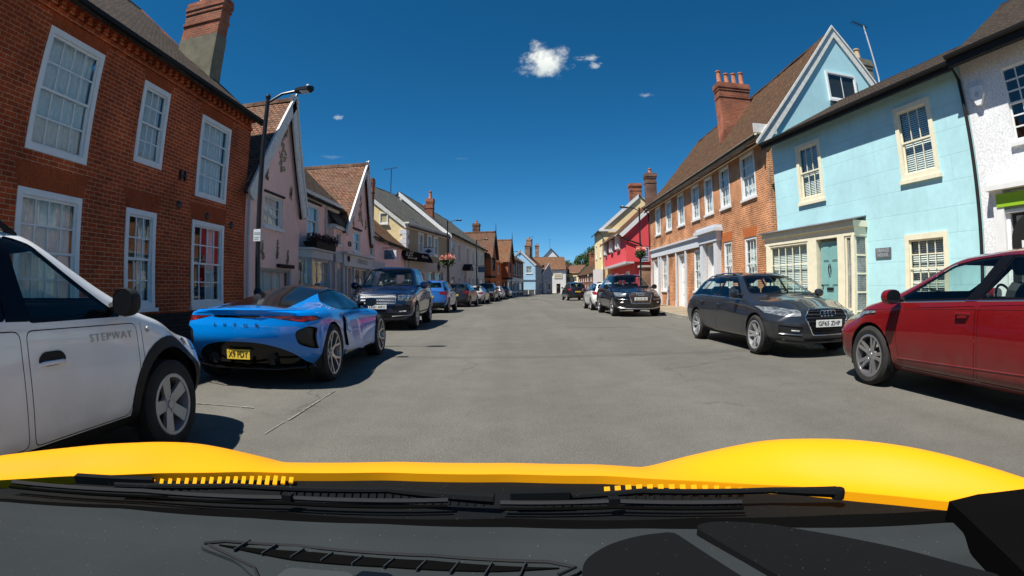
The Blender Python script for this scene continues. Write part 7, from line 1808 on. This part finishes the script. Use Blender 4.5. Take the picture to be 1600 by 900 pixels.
# ================================================================== the car we sit in: yellow bonnet and wings, scuttle, wipers and dashboard
oc = empty('sports_car', (0, 0, 0)); tag(oc, 'yellow sports car in the foreground, its bonnet, black wipers and grey dashboard', 'car')
M['yellowpaint'] = m_carpaint('golden_yellow_paint', (.78, .33, .004), 0, .5, dust=.03, coat=.12)
def m_dash(name, col, rough=.8, grain=420, lift=.5):
    k = NT(name); p = k.obj()
    c = k.mix(1, col, k.ramp(k.noise(5, 4, p), .9, 1.1, .3, .7), 'MULTIPLY')
    sp_ = k.n('ShaderNodeTexVoronoi'); sp_.inputs['Scale'].default_value = 95; k.l(p, sp_.inputs['Vector'])
    c = k.mix(k.ramp(sp_.outputs['Distance'], .5, 0, .02, .07), c, (.30, .30, .28))       # specks of dust
    k.bsdf(c, rough, 0, 0, k.bump(k.noise(grain, 2, p), lift, .0012), .12); return k.m
M['dash'] = m_dash('grey_dashboard_skin', (.025, .030, .032)); M['leather'] = m_dash('black_leather_skin', (.004, .0045, .005), .9, 300, .6)
M['scuttle'] = m_dash('black_scuttle_plastic', (.004, .005, .0055), .8, 200, .3); M['rubber'] = m_plain('black_rubber_seal', (.004, .004, .004), 1.0, var=.1, spec=0.0)
def m_speaker():
    k = NT('speaker_mesh'); p = k.obj(); v = k.n('ShaderNodeTexVoronoi'); v.inputs['Scale'].default_value = 190; v.inputs['Randomness'].default_value = 0; k.l(p, v.inputs['Vector'])
    k.bsdf(k.mix(k.ramp(v.outputs['Distance'], 1, 0, .2, .35), (.035, .04, .043), (.006, .006, .007)), .6, 0, 0, None, .3); return k.m
M['speaker'] = m_speaker()
EDGE = curve([(-1.25, .10), (-1.08, .33), (-.92, .513), (-.82, .612), (-.654, .727), (-.496, .801), (-.238, .862), (-.003, .868), (.168, .845), (.329, .782), (.48, .702), (.608, .588), (.685, .503), (.73, .449), (.84, .30), (.95, .10)], .03)
def bonnet_z(x, d):
    base = .785 + .03 * d - 1.7 * d * d * (1 if d > 0 else 0)
    g = 1 - math.exp(-(max(0, d) / .085) ** 2)
    tl = (x + .74) / (.27 if x > -.74 else .62); tr = (x - .62) / (.37 if x < .62 else .31)
    l = max(0, 1 - tl * tl) ** 1.25 * .060; r = max(0, 1 - tr * tr) ** 1.25 * .094
    return base + (l + r) * g - max(0, abs(x + .06) - .92) * .25
b = MB(); NX, ND = 120, 46; ds = [0, .006] + [.006 + .80 * (i / (ND - 2)) ** 1.25 for i in range(1, ND - 1)]
grid = []
for i in range(NX + 1):
    x = -1.2 + 2.12 * i / NX; row = []
    for d in ds:
        xx = x * (1 + .10 * d); row.append(b.bm.verts.new((xx, EDGE(x) + d, bonnet_z(x, d))))
    grid.append([b.bm.verts.new((x, EDGE(x), .785 - .016))] + row)
for i in range(NX):
    for j in range(len(grid[0]) - 1): b.bm.faces.new((grid[i][j], grid[i + 1][j], grid[i + 1][j + 1], grid[i][j + 1]))
b.build('bonnet', M['yellowpaint'], oc, smooth=True)
# scuttle panel between bonnet and windscreen
SEAL = curve([(-1.1, .20), (-.843, .463), (-.62, .575), (-.396, .655), (-.003, .688), (.277, .648), (.48, .58), (.648, .501), (.85, .30)], .02)
DASH = curve([(-1.1, .11), (-.797, .425), (-.578, .536), (-.37, .592), (-.182, .621), (-.003, .624), (.17, .602), (.343, .555), (.591, .44), (.8, .24)], .02)
def sheet(name, f0, f1, z0, z1, mat, n=70, m=8, x0=-1.05, x1=.86, zf=None):
    b = MB(); g = []
    for i in range(n + 1):
        x = x0 + (x1 - x0) * i / n
        g.append([b.bm.verts.new((x, f0(x) * (1 - t) + f1(x) * t, zf(x, t) if zf else z0 + (z1 - z0) * t)) for t in [j / m for j in range(m + 1)]])
    for i in range(n):
        for j in range(m): b.bm.faces.new((g[i][j], g[i + 1][j], g[i + 1][j + 1], g[i][j + 1]))
    return b.build(name, M[mat], oc, smooth=True)
sc_ = sheet('scuttle_panel', lambda x: EDGE(x) + .01, SEAL, .768, .778, 'scuttle')
sheet('windscreen_seal', SEAL, DASH, .783, .796, 'rubber', m=4)
# slots in the scuttle, body colour showing between the louvres
def slots(p, q, n, nm, w=.0075, l=.021, mat='yellowpaint', z=.7765, grow=True):
    b = MB(); p, q = Vector((*p, z)), Vector((*q, z))
    for i in range(n):
        c = p.lerp(q, i / (n - 1)); c.y += .012 * math.sin(PI * i / (n - 1)); k = min(1, .55 + i * .2, .6 + (n - 1 - i) * .2) if grow else 1
        d = Vector((c.x * .75, c.y, 0)).normalized() * l * k / 2; e = Vector((w / 2, 0, 0)); c.z = z; b.prism([c - d - e, c - d + e, c + d + e, c + d - e], (0, 0, .0025))
    return b.build(nm, M[mat], sc_)
slots((-.668, .668), (-.400, .800), 20, 'louvre_slots', w=.0085, l=.044, z=.778); slots((.158, .795), (.378, .735), 13, 'louvre_slots', w=.010, l=.034, z=.778)
slots((-.40, .75), (-.05, .775), 26, 'louvre_ribs', w=.002, l=.055, mat='scuttle', z=.7745, grow=False); slots((.02, .775), (.36, .705), 24, 'louvre_ribs', w=.002, l=.055, mat='scuttle', z=.7745, grow=False)
# wipers
def wiper(blade, arm, hub, nm):
    b = MB(); b.tube(blade, .0042, 6); w = b.build('wiper', M['plastic'], oc, smooth=True)
    b = MB(); b.tube([Vector(p) + Vector((0, -.009, -.006)) for p in blade], .0028, 6); b.build('wiper_rubber', M['rubber'], w)
    b = MB(); b.tube(arm, [.0055] * (len(arm) - 1) + [.010], 8); b.build('wiper_arm', M['scuttle'], w, smooth=True)
    b = MB(); h_ = Vector(hub[0]); e = Vector(hub[1]); d = (e - h_).normalized(); n = Vector((-d.y, d.x, 0))
    b.prism([h_ + n * .008, h_ - n * .008, e - n * .008, e + n * .008], (0, 0, .014)); b.build('wiper_hub', M['scuttle'], w)
    b = MB(); m_ = Vector(blade[len(blade) // 2]); b.box(m_.x - .008, m_.x + .008, m_.y - .007, m_.y + .007, m_.z - .008, m_.z + .007); b.build('blade_clip', M['scuttle'], w)
wiper([(-.86, .508, .795), (-.60, .615, .797), (-.35, .680, .799), (-.10, .715, .799)], [(-.66, .605, .80), (-.45, .690, .803), (-.20, .735, .803), (-.03, .720, .80)], ((-.745, .585, .796), (-.60, .645, .796)), 'l')
wiper([(-.02, .708, .799), (.15, .700, .799), (.34, .650, .799)], [(.02, .722, .80), (.20, .722, .803), (.40, .668, .803), (.50, .625, .80)], ((-.005, .722, .798), (.085, .722, .798)), 'r')
b = MB(); b.lathe([(.0, .808), (.009, .806), (.011, .80), (.011, .79)], 14, (.505, .622, 0)); b.build('wiper_pivot', M['scuttle'], oc, smooth=True)
# dashboard
def dz(x, t):
    y = t * .55
    z = .800 - .016 * (max(0, min(1, (y - .035) / .045)) ** 2 * (3 - 2 * max(0, min(1, (y - .035) / .045))))
    return z - max(0, y - .25) * .12
db = sheet('dashboard', DASH, lambda x: DASH(x) - .55, 0, 0, 'dash', n=90, m=60, zf=dz)
zt = .7855
def plate(nm, pts, z0, z1, mat, parent=db, r=.012):
    b = MB(); b.prism([(x, y, z0) for x, y in rpoly(pts, r, 5)], (0, 0, z1 - z0)); return b.build(nm, M[mat], parent)
vent = plate('vent_bezel', [(-.415, .505), (-.395, .525), (-.289, .553), (-.081, .563), (.062, .545, .02), (.085, .522, .02), (.04, .500), (-.10, .505), (-.22, .495), (-.285, .458), (-.30, .46), (-.34, .49)], .774, zt + .004, 'dash', r=.02)
plate('vent_slot', [(-.385, .516), (-.25, .538), (-.10, .543), (.055, .527), (-.02, .522), (-.15, .522), (-.27, .512)], zt, zt + .0065, 'rubber', db, r=.004)
b = MB(); b.tube([(x, y, zt + .006) for x, y in [(-.405, .512), (-.38, .528), (-.28, .549), (-.10, .556), (.04, .543), (.072, .527), (.05, .512)]], .0022, 6); b.tube([(-.395, .510, zt + .006), (-.345, .493, zt + .006), (-.31, .480, zt + .006), (-.290, .455, zt + .006), (-.29, .40, zt + .006)], .002, 6); b.build('vent_rim', M['plastic'], db, smooth=True)
b = MB()
for i in range(10):
    x = -.355 + i * .04; b.prism([(x, .508 + .010 * math.sin(i * .35), zt + .004), (x + .0016, .508 + .010 * math.sin(i * .35), zt + .004), (x + .0096, .541, zt + .004), (x + .008, .541, zt + .004)], (0, 0, .005))
b.build('vent_slats', M['dash'], db)
plate('speaker_grille', [(-.268, .492), (-.19, .500), (-.170, .470), (-.15, .40), (-.27, .40), (-.275, .46)], .774, zt + .007, 'speaker', db, .01)
plate('speaker_grille', [(-.135, .502), (-.02, .503), (.02, .49), (.03, .40), (-.12, .40), (-.118, .478)], .774, zt + .007, 'speaker', db, .01)
plate('display_top', [(-.178, .505), (-.143, .505), (-.122, .478), (-.118, .40), (-.188, .40), (-.186, .48)], .774, zt + .0075, 'gloss', db, .006)
plate('leather_pad', [(.066, .44), (.080, .520, .02), (.115, .556, .03), (.160, .573, .02), (.205, .574), (.262, .40), (.07, .38)], .774, zt + .020, 'leather')
plate('textured_strip', [(.207, .575), (.228, .572), (.300, .38), (.264, .38)], .774, zt + .018, 'dash', db, .004)
plate('instrument_hood', [(.231, .574), (.268, .578, .03), (.330, .548, .03), (.400, .480, .04), (.455, .41, .04), (.52, .28), (.33, .28)], .774, zt + .026, 'leather', r=.02)
b = MB(); b.prism([(.600, .462, .70), (.545, .310, .70), (.47, .10, .70), (1.1, .10, .70), (1.05, .28, .70), (.735, .418, .70), (.66, .452, .70)], (0, 0, .122)); b.build('door_trim', M['rubber'], oc)
b = MB(); b.prism([(.70, .455, .81), (.76, .44, .81), (.80, .38, .81), (.74, .38, .81)], (.16, -.32, .16)); b.build('windscreen_pillar', M['rubber'], oc) if False else b.bm.free()
